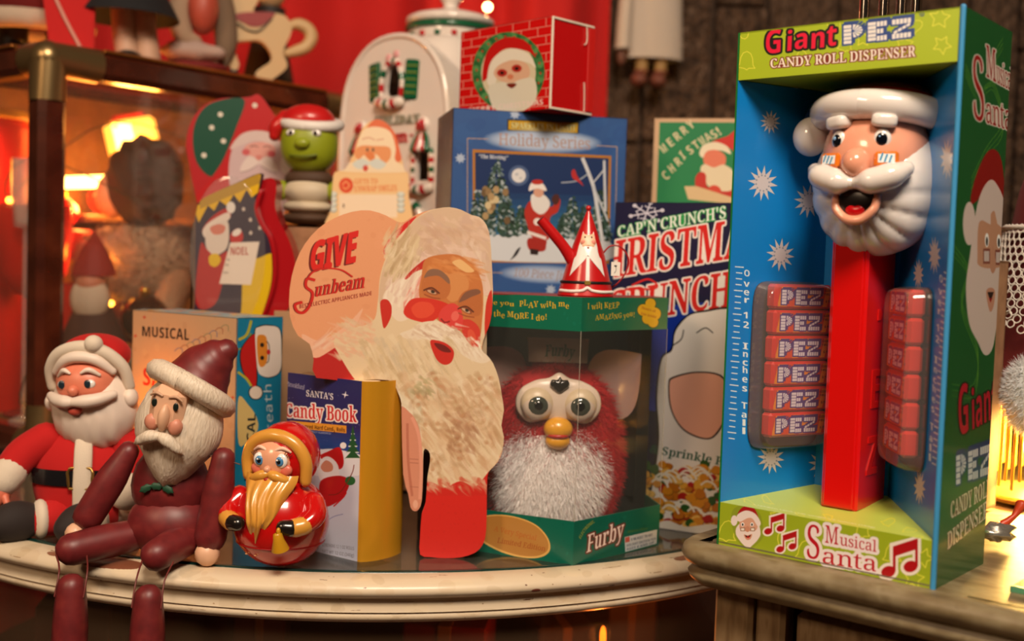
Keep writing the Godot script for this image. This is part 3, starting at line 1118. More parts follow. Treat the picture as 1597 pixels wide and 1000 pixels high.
	# long cartoon face
	p.cv([1510, 320, 1516, 280, 1534, 240, 1550, 236, 1560, 262, 1563, 330, 1540, 300], hx("8e1212"))
	p.cv([1508, 400, 1502, 450, 1507, 505, 1521, 535, 1532, 555, 1544, 545, 1552, 500, 1562, 440, 1564, 330, 1550, 288, 1536, 285, 1520, 320], hx("d8c6c0"))
	p.ell(1507, 350, 10, 34, hx("d8c6c0"))
	p.cv([1520, 400, 1522, 350, 1535, 345, 1546, 330, 1552, 350, 1562, 362, 1560, 412, 1540, 420, 1522, 415], hx("c49276"))
	p.pg([1530, 325, 1541, 322, 1541, 352, 1530, 346], hx("d8c6c0")); p.pg([1551, 322, 1561, 328, 1560, 358, 1551, 350], hx("d8c6c0"))
	for q in [[1535, 376], [1554, 378]]:
		p.ell(q[0], q[1], 3.2, 11, Color.WHITE); p.ell(q[0], q[1] + 2, 1.8, 7, hx("3a3a3a"))
		p.rect(q[0] - 6, q[1] + 13, 11, 24, hx("8a5044")); p.rect(q[0] - 4.4, q[1] + 17, 8, 16, hx("cfc0bb"))
	p.cv([1541, 400, 1544, 384, 1548, 400, 1549, 420, 1544, 428, 1540, 418], hx("c08c72"))
	p.cv([1534, 456, 1541, 450, 1548, 456, 1546, 478, 1541, 488, 1537, 478], hx("c79078"))
	p.pg([1536, 457, 1546, 457, 1541, 474], hx("2a1a1a")); p.pg([1538, 466, 1544, 466, 1541, 474], hx("a02020"))
	p.text("G", 1490, 682, 1508, 674, 76, hx("b8182e"), {"f": "bold", "ow": 2.2, "oc": hx("101810"), "up": Vector2(-0.02, -1)})
	p.text("iant", 1511, 672, 1552, 650, 60, hx("b8182e"), {"f": "bold", "ow": 2.0, "oc": hx("101810"), "up": Vector2(-0.02, -1)})
	brick_letters(p, 1487, 712, 54, 46, -0.35, hx("d6d8da"), hx("223a6a"), 0.2)
	p.text("CANDY ROLL", 1478, 810, 1541, 772, 26, hx("d8d2ba"), {"f": "serifb", "ow": 0.8, "oc": hx("6a2a1c")})
	p.text("DISPENSER", 1473, 858, 1537, 806, 26, hx("d8d2ba"), {"f": "serifb", "ow": 0.8, "oc": hx("6a2a1c")})
	var side := mt("pz_side", p.tex(), 0.22, {"coat": 0.6, "coat_rough": 0.06})
	part("side_panel", pane([Vector3(0.0755, 0, -0.001), Vector3(0.0755, 0, -0.088), Vector3(0.0755, h, -0.088), Vector3(0.0755, h, -0.001)], 0.0012), side, o, "green side with lettering and a long Santa face")
	var green := mt("pz_green", "12702f", 0.3, {"coat": 0.4})
	part("side_panel", pane([Vector3(-0.0765, 0, -0.088), Vector3(-0.0755, 0, 0), Vector3(-0.0755, h, 0), Vector3(-0.0765, h, -0.088)], 0.0012), green, o, "plain green side")
	part("back_panel", pane([Vector3(0.074, 0, -0.088), Vector3(-0.074, 0, -0.088), Vector3(-0.074, h, -0.088), Vector3(0.074, h, -0.088)], 0.0012), green, o)
	part("bottom_panel", pane([Vector3(-0.074, 0.0012, -0.088), Vector3(0.074, 0.0012, -0.088), Vector3(0.074, 0.0012, 0), Vector3(-0.074, 0.0012, 0)], 0.0012), mt("board_grey", "9c8f7c", 0.8), o)
	# blister windows with the candy rolls
	var tray := mt("tray", "4a403c", 0.25, {"coat": 0.5})
	var film := mt("film", Color(0.75, 0.72, 0.7), 0.06, {"alpha": 0.14})
	p = Pic.new(256, 96, hx("d8381c"), self)
	p.box(1198, 455, 1287, 487)
	for s in [[1200, 1216], [1228, 1240], [1246, 1256], [1276, 1284]]:
		p.pg([s[0] + 4, 452, s[1] + 4, 452, s[1] - 4, 490, s[0] - 4, 490], hx("ee8a1c"))
	p.pg([1217, 452, 1230, 452, 1224, 490, 1212, 490], hx("e0481c"))
	brick_letters(p, 1204, 460, 66, 24, 0.0, hx("e8e0ea"), hx("45307e"), 0.2, Vector2(0.14, -0.1))
	p.text("ASSORTED", 1275, 462, 1292, 462, 4, hx("4a1c10"), {"f": "bold"})
	p.text("FRUIT", 1275, 468, 1292, 468, 4, hx("4a1c10"), {"f": "bold"})
	p.text("6 PK", 1278, 480, 1288, 480, 4, hx("4a1c10"), {"f": "bold"})
	var rollm := mt("roll_wrap", p.tex(), 0.3, {"coat": 0.5})
	var lt := Transform3D(Basis(Vector3(0.3436, 0, -0.9391), Vector3.UP, Vector3(0.9391, 0, 0.3436)), Vector3(-0.074, 0, 0))
	var rt := Transform3D(Basis(Vector3(0.609, 0, 0.793), Vector3.UP, Vector3(-0.793, 0, 0.609)), Vector3(0.011, 0, -0.082))
	for w in [[lt, 0.0205, 0.0872, "left"], [rt, 0.022, 0.078, "right"]]:
		var x0: float = w[1]
		var x1: float = w[2]
		var rr := Vector2(x1 - x0, 0.118)
		var outl := []
		for k in 32:
			var a := TAU * k / 32
			var e := Vector2(signf(cos(a)) * pow(absf(cos(a)), 0.28), signf(sin(a)) * pow(absf(sin(a)), 0.22))
			outl.append(Vector2((x0 + x1) / 2 + e.x * rr.x / 2, 0.124 + e.y * rr.y / 2))
		var ex := extr(outl, 0.0004, 0.0016)
		part("blister_tray", mv(join([ex[0], ex[1]]), w[0]), tray, o, "dark plastic tray behind the candy rolls")
		var bl := grid(32, 4, func(u, v):
			var q: Vector2 = outl[int(round(u * 32)) % 32]
			var c := Vector2((x0 + x1) / 2, 0.124)
			var kk: float = [1.0, 0.985, 0.955, 0.93, 0.0][int(round(v * 4))]
			var zz: float = [0.0017, 0.010, 0.0148, 0.0158, 0.016][int(round(v * 4))]
			var g := c.lerp(q, kk)
			return Vector3(g.x, g.y, zz), true)
		part("blister", mv(bl, w[0]), film, o, "clear plastic blister")
		for k in 6:
			var g := "candy rolls in the giant dispenser carton"
			var lab: String = ("%s candy roll from the top in the blister by the ruler, wrapper facing out" % ["first", "second", "third", "fourth", "fifth", "lowest"][k]) if w[3] == "left" else ("%s candy roll from the top in the half-hidden blister on the carton's right inner wall" % ["first", "second", "third", "fourth", "fifth", "lowest"][k])
			var rl := thing("candy_roll", lab, "candy", pos, -40.4, g)
			var len2 := (x1 - x0) * 0.80
			var yy := 0.1725 - k * 0.0179
			var body := cbox(Vector3(len2, 0.0172, 0.0105), 0.002, Vector3((x0 + x1) / 2 + (0.003 if w[3] == "left" else 0.0), yy, 0.0080))
			for z in body.uv.size():
				body.uv[z] = Vector2(0.02, 0.5)
			part("wrapper", mv(body, w[0]), mt("roll_red", "cf2a1c", 0.3, {"coat": 0.5}), rl)
			var cx := (x0 + x1) / 2 + (0.003 if w[3] == "left" else 0.0)
			var hl := len2 / 2 - 0.002
			part("label", mv(pane([Vector3(cx - hl, yy - 0.0068, 0.0134), Vector3(cx + hl, yy - 0.0068, 0.0134), Vector3(cx + hl, yy + 0.0068, 0.0134), Vector3(cx - hl, yy + 0.0068, 0.0134)], 0.0002), w[0]), rollm, rl, "orange and red striped print with block letters")
	dispenser(pos)

func dispenser(pos: Vector3):
	var o := thing("santa_dispenser", "giant red candy dispenser with a glossy bearded Santa head", "candy dispenser", pos, -40.4)
	var red := mt("pz_red", "d80d0c", 0.22, {"coat": 0.5})
	var white := mt("pz_white", "e6dfda", 0.16, {"coat": 0.7, "coat_rough": 0.05, "sss": 0.05})
	var skin := mt("pz_skin", "e8a184", 0.2, {"coat": 0.6, "coat_rough": 0.06})
	var st := Node3D.new()
	st.name = "stem"
	o.add_child(st)
	part("channel", cbox(Vector3(0.026, 0.185, 0.046), 0.0015, Vector3(-0.0025, 0.124, -0.054)), red, st)
	part("front_rib", cbox(Vector3(0.021, 0.183, 0.002), 0.0008, Vector3(-0.0025, 0.1245, -0.0305)), red, st)
	var gx := 0.0
	for k in 3:
		var gl = glyph("bold", ["P", "E", "Z"][k])
		var gp := []
		for q in gl.cs[0]:
			gp.append(Vector2((q.x - gl.adv / 2) * 0.036, q.y * 0.036))
		var e := extr(gp, 0.0, 0.0007)
		part("raised_letter", mv(join([e[0], e[1]]), Transform3D(rot(0, 90, 0), Vector3(0.0105, 0.145 - k * 0.045, -0.052))), mt("pz_red_matt", "d80d0c", 0.5), st)
	var hd := Node3D.new()
	hd.name = "head"
	o.add_child(hd)
	hd.position = Vector3(0.0085, 0.258, -0.043)
	hd.basis = rot(3, 3, 0)
	# beard and hair: one shell, ridged below the cheeks, open for the face
	part("beard", sph(Vector3(0, -0.010, -0.006), Vector3(0.0440, 0.0462, 0.043), 150, 64, func(d: Vector3) -> float:
		var a := atan2(d.x, -d.y - 0.18)
		var front: float = smoothstep(0.0, 0.5, d.z)
		var low: float = smoothstep(0.2, -0.15, d.y)
		var ridge := absf(sin(a * 7.5))
		var k: float = 1.0 + 0.050 * front * low * (pow(ridge, 0.55) - 0.6) + 0.05 * front * smoothstep(-0.35, -0.8, d.y)
		var open: float = smoothstep(0.62, 0.35, absf(d.x)) * smoothstep(-0.02, 0.12, d.y) * smoothstep(0.2, 0.5, d.z)
		k -= 0.2 * open
		k -= 0.10 * smoothstep(0.0, -0.7, d.y) * smoothstep(0.2, -0.6, d.z)
		return k), white, hd, "white beard with fanned ridges")
	part("face", sph(Vector3(0, 0.011, 0.001), Vector3(0.0345, 0.034, 0.0365), 40, 28, func(d: Vector3) -> float:
		var ck: float = exp(-(pow(absf(d.x) - 0.45, 2) + pow(d.y + 0.12, 2)) * 9.0) * smoothstep(0.2, 0.6, d.z)
		return 1.0 + 0.05 * ck), skin, hd, "pink face")
	part("nose", sph(Vector3(0, 0.004, 0.0385), Vector3(0.0092, 0.0098, 0.0105), 20, 14), skin, hd)
	for s in [-1.0, 1.0]:
		part("eyebrow", sph(Vector3(s * 0.0148, 0.0305, 0.0315), Vector3(0.0080, 0.0044, 0.0060), 20, 12, func(d: Vector3) -> float: return 1.0 / pow(pow(absf(d.x), 4) + pow(absf(d.y), 4) + pow(absf(d.z), 4), 0.25), rot(0, s * 22, s * -6)), white, hd)
		var ey := part("eye", sph(Vector3(s * 0.0142, 0.0190, 0.0322), Vector3(0.0056, 0.0066, 0.0032), 18, 12, null, rot(0, s * 22, 0)), mt("eye_white", "f0ece8", 0.1, {"coat": 0.8}), hd)
		part("pupil", sph(Vector3(s * 0.0146, 0.0188, 0.0345), Vector3(0.0036, 0.0042, 0.0016), 14, 10, null, rot(0, s * 20, 0)), mt("pupil", "0c1018", 0.08, {"coat": 0.9}), ey)
		part("glint", sph(Vector3(s * 0.0146 - 0.0011, 0.0202, 0.0357), Vector3(0.0012, 0.0013, 0.0006), 8, 6), mt("glint_blue", "7ba6d0", 0.2), ey)
		# half glasses
		var gb := Transform3D(rot(-8, s * 19, 0), Vector3(s * 0.0182, 0.0060, 0.0352))
		var gls := Node3D.new()
		gls.name = "half_glass"
		hd.add_child(gls, true)
		part("frame", mv(cbox(Vector3(0.0150, 0.0100, 0.004), 0.0016), gb), mt("gl_orange", "d8741c", 0.2, {"coat": 0.5}), gls)
		part("lens", mv(cbox(Vector3(0.0102, 0.0056, 0.0006), 0.0002, Vector3(0, 0.0004, 0.0021)), gb), mt("gl_white", "e9eef2", 0.15), gls)
		for k in 3:
			part("stripe", mv(cbox(Vector3(0.0011, 0.0052, 0.0003), 0.0001, Vector3(-0.0032 + k * 0.0028, 0.0004, 0.0025)), gb * Transform3D(Basis(Vector3(0, 0, 1), -0.3), Vector3.ZERO)), mt("gl_blue", "3f93c0", 0.2), gls)
		part("moustache", tube(pts3([s * 0.0015, -0.0085, 0.0415, s * 0.011, -0.0075, 0.0415, s * 0.0215, -0.0045, 0.0375, s * 0.0285, -0.0005, 0.0315]), [0.0050, 0.0098, 0.0100, 0.0066], 16, 8, Vector2(1, 0.85)), white, hd)
	part("lower_lip", tube(pts3([-0.0135, -0.0175, 0.0360, -0.0125, -0.0245, 0.0385, -0.0065, -0.0305, 0.0395, 0.0, -0.0322, 0.0400, 0.0065, -0.0305, 0.0395, 0.0125, -0.0245, 0.0385, 0.0135, -0.0175, 0.0360]), [0.0026, 0.0030, 0.0032, 0.0030, 0.0026], 10, 5), skin, hd)
	part("mouth", sph(Vector3(0, -0.0205, 0.0362), Vector3(0.0125, 0.0100, 0.0030), 20, 10), mt("mouth_black", "140a0a", 0.3), hd)
	part("tongue", sph(Vector3(0, -0.0255, 0.0376), Vector3(0.0066, 0.0040, 0.0028), 14, 8, func(d: Vector3) -> float: return 1.0 - 0.25 * exp(-d.x * d.x * 12.0) * smoothstep(0.0, 0.8, d.y)), mt("tongue", "d0101a", 0.2), hd)
	part("cap", sph(Vector3(0, 0.0415, -0.008), Vector3(0.0390, 0.0180, 0.0375), 32, 16), mt("cap_red", "8c0c14", 0.16, {"coat": 0.7}), hd, "dark red cap")
	part("cap_brim", ringtube(Vector3(0, 0.0350, -0.005), 0.0372, 0.0358, 0.0098, rot(-11, 0, -2), 56, 0.0, TAU, 16), white, hd, "thick white cap brim")
	part("pompom", sph(Vector3(-0.0475, 0.0245, -0.001), Vector3(0.0122, 0.0135, 0.012), 20, 14), white, hd)
	part("cap_tail", tube(pts3([-0.030, 0.046, -0.012, -0.044, 0.040, -0.010, -0.052, 0.030, -0.009]), [0.012, 0.010, 0.006], 12, 5), mt("cap_blue", "10203a", 0.3), hd)

# ================================================================ cartons with print; local frame: front left bottom corner at 0, x right, z back is negative
func carton(o: Node3D, w: float, h: float, d: float, m: Dictionary, t := 0.0008):
	var x = m["rest"]
	part("front_panel", pane([Vector3(0, 0, 0), Vector3(w, 0, 0), Vector3(w, h, 0), Vector3(0, h, 0)], t), m.get("front", x), o)
	part("side_panel", pane([Vector3(w, 0, 0), Vector3(w, 0, -d), Vector3(w, h, -d), Vector3(w, h, 0)], t), m.get("right", x), o)
	part("side_panel", pane([Vector3(0, 0, -d), Vector3(0, 0, 0), Vector3(0, h, 0), Vector3(0, h, -d)], t), m.get("left", x), o)
	part("top_panel", pane([Vector3(0, h, 0), Vector3(w, h, 0), Vector3(w, h, -d), Vector3(0, h, -d)], t), m.get("top", x), o)
	part("back_panel", pane([Vector3(w, 0, -d), Vector3(0, 0, -d), Vector3(0, h, -d), Vector3(w, h, -d)], t), m.get("back", x), o)
	part("bottom_panel", pane([Vector3(0, 0, -d), Vector3(w, 0, -d), Vector3(w, 0, 0), Vector3(0, 0, 0)], t), m.get("bottom", x), o)

func window_box():
	var H := 0.2185
	var o := thing("window_box", "green toy box with clear windows, gold lettering above and a green tray below", "box", Vector3(0.0559, 0, -0.9197))
	var F := Vector3.ZERO
	var L := Vector3(-0.1019, 0, -0.0465)
	var R := Vector3(0.0800, 0, -0.0783)
	var R2 := Vector3(0.0722, 0, -0.1226)
	var L2 := Vector3(-0.1097, 0, -0.0908)
	var green := hx("08694f")
	var gold := hx("d9a928")
	var y := func(p: Vector3, h: float) -> Vector3: return p + Vector3.UP * h
	var wall := func(a: Vector3, b: Vector3, y0: float, y1: float, t: float) -> Shp: return pane([y.call(a, y0), y.call(b, y0), y.call(b, y1), y.call(a, y1)], t)
	# top bands
	var p := Pic.new(460, 128, green, self)
	p.quad(Vector2(715, 455), Vector2(908, 464), Vector2(906, 517), Vector2(714, 506))
	p.speck(30, 2, 9, [Color(0.1, 0.5, 0.42, 0.35), Color(0.02, 0.35, 0.26, 0.35)], 2)
	p.text("The more you", 716, 475, 803, 477, 7, gold, {"f": "serifb", "wob": 1.0})
	p.text("PLAY with me", 810, 478, 888, 480, 9, gold, {"f": "serifb", "wob": 2.0})
	p.text("the MORE I do!", 770, 494, 854, 500, 9, gold, {"f": "serifb", "wob": 1.6})
	p.rect(712, 450, 200, 9.5, hx("9c2226"))
	part("top_band", wall.call(L, F, H - 0.0275, H, 0.001), mt("wb_tl", p.tex(), 0.35, {"coat": 0.3}), o, "green band with gold lettering")
	p = Pic.new(320, 128, green, self)
	p.quad(Vector2(908, 464), Vector2(1042, 465), Vector2(1040, 514), Vector2(906, 517))
	p.speck(20, 2, 9, [Color(0.1, 0.5, 0.42, 0.35), Color(0.02, 0.35, 0.26, 0.35)], 5)
	p.text("I will KEEP", 916, 482, 966, 481, 9, gold, {"f": "serifb", "wob": 1.2})
	p.text("AMAZING you!", 928, 500, 990, 494, 8, gold, {"f": "serifb", "wob": 1.4})
	for q in [[1014, 474, 8], [1003, 484, 9], [1020, 490, 10], [1010, 497, 9], [1018, 503, 8], [1012, 486, 11]]:
		p.ell(q[0], q[1], q[2] + 1, q[2] + 1, hx("5a4a10"))
	for q in [[1014, 474, 8], [1003, 484, 9], [1020, 490, 10], [1010, 497, 9], [1018, 503, 8], [1012, 486, 11]]:
		p.ell(q[0], q[1], q[2], q[2], hx("e0b21c"))
	p.text("Hours of", 1000, 482, 1022, 488, 4, hx("b05a14"), {"f": "serifb"})
	p.text("Fun inside", 999, 491, 1023, 497, 4, hx("b05a14"), {"f": "serifb"})
	part("top_band", wall.call(F, R, H - 0.0275, H, 0.001), mt("wb_tr", p.tex(), 0.35, {"coat": 0.3}), o, "green band with gold lettering")
	# tray
	p = Pic.new(460, 160, hx("086350"), self)
	p.quad(Vector2(705, 788), Vector2(895, 814), Vector2(893, 882), Vector2(703, 853))
	p.speck(40, 2, 10, [Color(0.1, 0.5, 0.42, 0.3), Color(0.02, 0.32, 0.26, 0.3)], 8)
	p.cv([740, 812, 765, 803, 800, 805, 835, 818, 855, 840, 857, 860, 840, 870, 810, 869, 775, 858, 745, 838], hx("e0b060"))
	p.cv([742, 812, 766, 805, 800, 807, 834, 820, 853, 841, 854, 858, 838, 867, 810, 866, 776, 855, 747, 836], hx("b8823e"))
	p.text("A Very Special", 770, 828, 836, 843, 8, hx("b9622a"), {"f": "serif", "shear": 0.25})
	p.text("Limited Edition", 775, 846, 850, 860, 8, hx("a04a24"), {"f": "serif", "shear": 0.25})
	part("tray_panel", wall.call(L, F, 0.0, 0.036, 0.001), mt("wb_bl", p.tex(), 0.3, {"coat": 0.3}), o, "green tray side with a bronze oval")
	p = Pic.new(320, 180, hx("086350"), self)
	p.quad(Vector2(895, 814), Vector2(1030, 787), Vector2(1027, 850), Vector2(893, 882))
	p.speck(20, 2, 10, [Color(0.1, 0.5, 0.42, 0.3), Color(0.02, 0.32, 0.26, 0.3)], 9)
	for k in 2:
		var oo := {"f": "serifb", "shear": 0.16, "h2": 26}
		if k == 0:
			oo.ow = 2.4; oo.oc = hx("6a3a2e")
		p.text("Furby", 914, 863, 972, 838, 27, hx("f2dcd2"), oo)
	p.text("ELECTRONIC", 905, 842, 928, 815, 4.5, hx("9c9a3c"), {"f": "bold", "bend": 3.0, "up": Vector2(-0.6, -0.8)})
	p.text("christmas edition", 978, 832, 1010, 826, 4, hx("6f7a2c"), {"f": "serif"})
	p.pg([974, 838, 1025, 826, 1024, 848, 975, 861], hx("cfd2d4"))
	p.pg([975, 838.5, 982, 837, 982, 845, 975, 846.5], hx("c8584c"))
	p.text("9 98 ASST 70-691", 984, 844, 1018, 836, 4, hx("4a5a70"), {"f": "bold"})
	p.text("HOLIDAY EDITION TOY", 977, 853, 1023, 842, 3.6, hx("5a6a80"), {"f": "bold"})
	p.text("AGES 6 AND UP", 977, 859, 1020, 848, 3.6, hx("5a6a80"), {"f": "bold"})
	part("tray_panel", wall.call(F, R, 0.0, 0.036, 0.001), mt("wb_br", p.tex(), 0.3, {"coat": 0.3}), o, "green tray side with pink lettering and a white sticker")
	var gm := mt("wb_green", "086350", 0.4)
	part("tray_panel", wall.call(R, R2, 0.0, 0.036, 0.001), gm, o)
	part("side_band", wall.call(R, R2, H - 0.0275, H, 0.001), gm, o)
	part("side_panel", wall.call(L2, L, 0.0, H, 0.001), gm, o)
	part("back_panel", wall.call(R2, L2, 0.0, H, 0.001), mt("wb_dark", "080c0a", 0.7), o, "dark back card")
	part("insert_card", wall.call(R2 + Vector3(-0.030, 0, 0.0), R2 + Vector3(-0.012, 0, 0.012), 0.036, H - 0.0275, 0.0008), mt("wb_dark", "080c0a", 0.7), o)
	# top and floor sheets
	for k in 2:
		var s := Shp.new()
		var yy: float = H if k == 0 else 0.0012
		face(s, [y.call(F, yy), y.call(R, yy), y.call(R2, yy), y.call(L2, yy), y.call(L, yy)])
		face(s, [y.call(L, yy - 0.001), y.call(L2, yy - 0.001), y.call(R2, yy - 0.001), y.call(R, yy - 0.001), y.call(F, yy - 0.001)])
		part("top_panel" if k == 0 else "bottom_panel", s, mt("wb_red", "8c1f22", 0.5) if k == 0 else gm, o)
	var film := mt("wb_film", Color(0.7, 0.72, 0.7), 0.05, {"alpha": 0.03, "spec": 0.15})
	for q in [[L, F], [F, R], [R, R2]]:
		part("window", wall.call(q[0], q[1], 0.036, H - 0.0275, 0.0002), film, o, "clear plastic window")
	part("window_fold", tube([Vector3(0, 0.036, 0.0003), Vector3(0, H - 0.0275, 0.0003)], 0.00035, 6, 1), mt("wb_fold", Color(0.8, 0.78, 0.72), 0.1, {"alpha": 0.35}), o)
	part("window_fold", tube([y.call(R, 0.036), y.call(R, H - 0.0275)], 0.00035, 6, 1), mt("wb_fold", Color(0.8, 0.78, 0.72), 0.1, {"alpha": 0.35}), o)
	furry_toy()

func furry_toy():
	var o := thing("furry_toy", "red furry owl-like toy with white belly and yellow beak in the window box", "toy", Vector3(0.0400, 0.0014, -0.990), 3.0)
	o.scale = Vector3(1.10, 1.16, 1.0)
	var redf := mt("ft_red", "a80c16", 0.8, {"sheen": 0.4})
	var whitef := mt("ft_white", "f6f2f0", 0.8, {"sheen": 0.4})
	var body := sph(Vector3(0, 0.072, 0), Vector3(0.053, 0.072, 0.030), 40, 28, func(d: Vector3) -> float: return 1.0 + 0.06 * smoothstep(0.2, -0.6, d.y) - 0.04 * smoothstep(0.3, 0.9, d.y))
	var bd := part("body", body, redf, o, "red plush body")
	fuzz(bd, "red_fur", body, redf, 14000, 0.009, 0.0006, 41, Vector3(0, -0.5, 0), func(q: Vector3) -> bool: return q.z > -0.012 and not (absf(q.x) < 0.026 and q.y > 0.098 and q.y < 0.13 and q.z > 0.0))
	var belly := sph(Vector3(-0.002, 0.054, 0.012), Vector3(0.0440, 0.048, 0.0228), 32, 22)
	var bl := part("belly", belly, whitef, o, "white fluffy belly")
	fuzz(bl, "white_fur", belly, whitef, 17000, 0.0085, 0.00055, 42, Vector3(0, -0.6, 0.2), func(q: Vector3) -> bool: return q.z > 0.004 and not (absf(q.x + 0.002) < 0.016 and q.y > 0.085))
	# eye mask
	var cream := mt("ft_cream", "d5c3b2", 0.3)
	var mk := loop2(pts2([-0.029, 0.119, -0.033, 0.110, -0.031, 0.101, -0.022, 0.094, -0.008, 0.096, 0.0, 0.092, 0.008, 0.096, 0.022, 0.094, 0.031, 0.101, 0.033, 0.110, 0.029, 0.119, 0.018, 0.125, 0.008, 0.127, 0.0, 0.131, -0.008, 0.127, -0.018, 0.125]), 4)
	var e := puff(mk, 0.006, Vector3(0, 0, 0.029))
	var fp := part("face_plate", e, cream, o, "cream eye surround")
	for s in [-1.0, 1.0]:
		part("eyelid", sph(Vector3(s * 0.0165, 0.1085, 0.0315), Vector3(0.0132, 0.0118, 0.0085), 24, 16), mt("ft_lid", "cbb89a", 0.35), fp)
		part("eyeball", sph(Vector3(s * 0.0165, 0.1062, 0.0335), Vector3(0.0118, 0.0102, 0.0078), 24, 16), mt("ft_eye", "c9b9aa", 0.1, {"coat": 0.8}), fp)
		part("iris", sph(Vector3(s * 0.0162, 0.1072, 0.0388), Vector3(0.0078, 0.0070, 0.0032), 20, 12), mt("ft_iris", "3b4038", 0.05, {"coat": 1.0}), fp)
		part("pupil", sph(Vector3(s * 0.0160, 0.1075, 0.0405), Vector3(0.0042, 0.0040, 0.0020), 14, 10), mt("ft_pupil", "080808", 0.04, {"coat": 1.0}), fp)
		# ears: bent cupped sheets
		var ear := grid(14, 12, func(u, v):
			var a: float = (u - 0.5) * 2.0
			var w: float = sin(PI * pow(v, 0.75)) * 0.021 + 0.008 * (1.0 - v)
			var cup: float = 0.009 * (a * a) * sin(PI * clampf(v, 0.05, 1.0))
			return Vector3(s * (0.030 + v * 0.038) + a * w * 0.55 * s, 0.108 + v * 0.036 - a * w * 0.85, 0.002 + cup - v * 0.008))
		var er := part("ear", ear, mt("ft_ear", "7c605a", 0.8, {"sheen": 0.4}), o, "pinkish felt ear")
		part("ear_lining", mv(ear, at(0, 0, 0.0012)), mt("ft_ear_in", "8a6c64", 0.8), er)
		part("foot", sph(Vector3(s * 0.026, 0.009, 0.014), Vector3(0.020, 0.0092, 0.020), 20, 12), mt("ft_foot", "17120f", 0.5), o)
	part("sensor", puff(loop2(pts2([-0.0075, 0.1225, -0.006, 0.1262, -0.002, 0.1262, 0.0, 0.1285, 0.002, 0.1262, 0.006, 0.1262, 0.0075, 0.1225, 0.004, 0.1190, 0.0, 0.1165, -0.004, 0.1190]), 3), 0.003, Vector3(0, 0, 0.0355)), mt("ft_sensor", "1c1712", 0.2, {"coat": 0.6}), fp, "dark sensor on the forehead")
	var yel := mt("ft_yellow", "dc9c24", 0.3, {"coat": 0.3})
	var bk := part("beak", sph(Vector3(0, 0.0905, 0.0345), Vector3(0.0112, 0.0085, 0.0095), 24, 16), yel, o, "yellow beak")
	part("lower_beak", sph(Vector3(0, 0.0815, 0.0342), Vector3(0.0095, 0.0062, 0.0085), 24, 14), yel, bk)
	part("tongue", sph(Vector3(0, 0.0858, 0.0368), Vector3(0.0086, 0.0028, 0.0075), 18, 10), mt("ft_tongue", "b02420", 0.3), bk)
	# paper headband
	var p := Pic.new(256, 96, hx("b09a8c"), self)
	p.box(826, 550, 910, 582)
	p.text("Furby", 848, 575, 890, 576, 15, hx("245a34"), {"f": "serifb", "shear": 0.2, "bend": 2.0})
	part("headband", pane([Vector3(-0.023, 0.137, 0.012), Vector3(0.023, 0.137, 0.012), Vector3(0.024, 0.155, 0.010), Vector3(-0.024, 0.155, 0.010)], 0.0006), mt("ft_band", p.tex(), 0.6), o, "pale paper headband with green lettering")

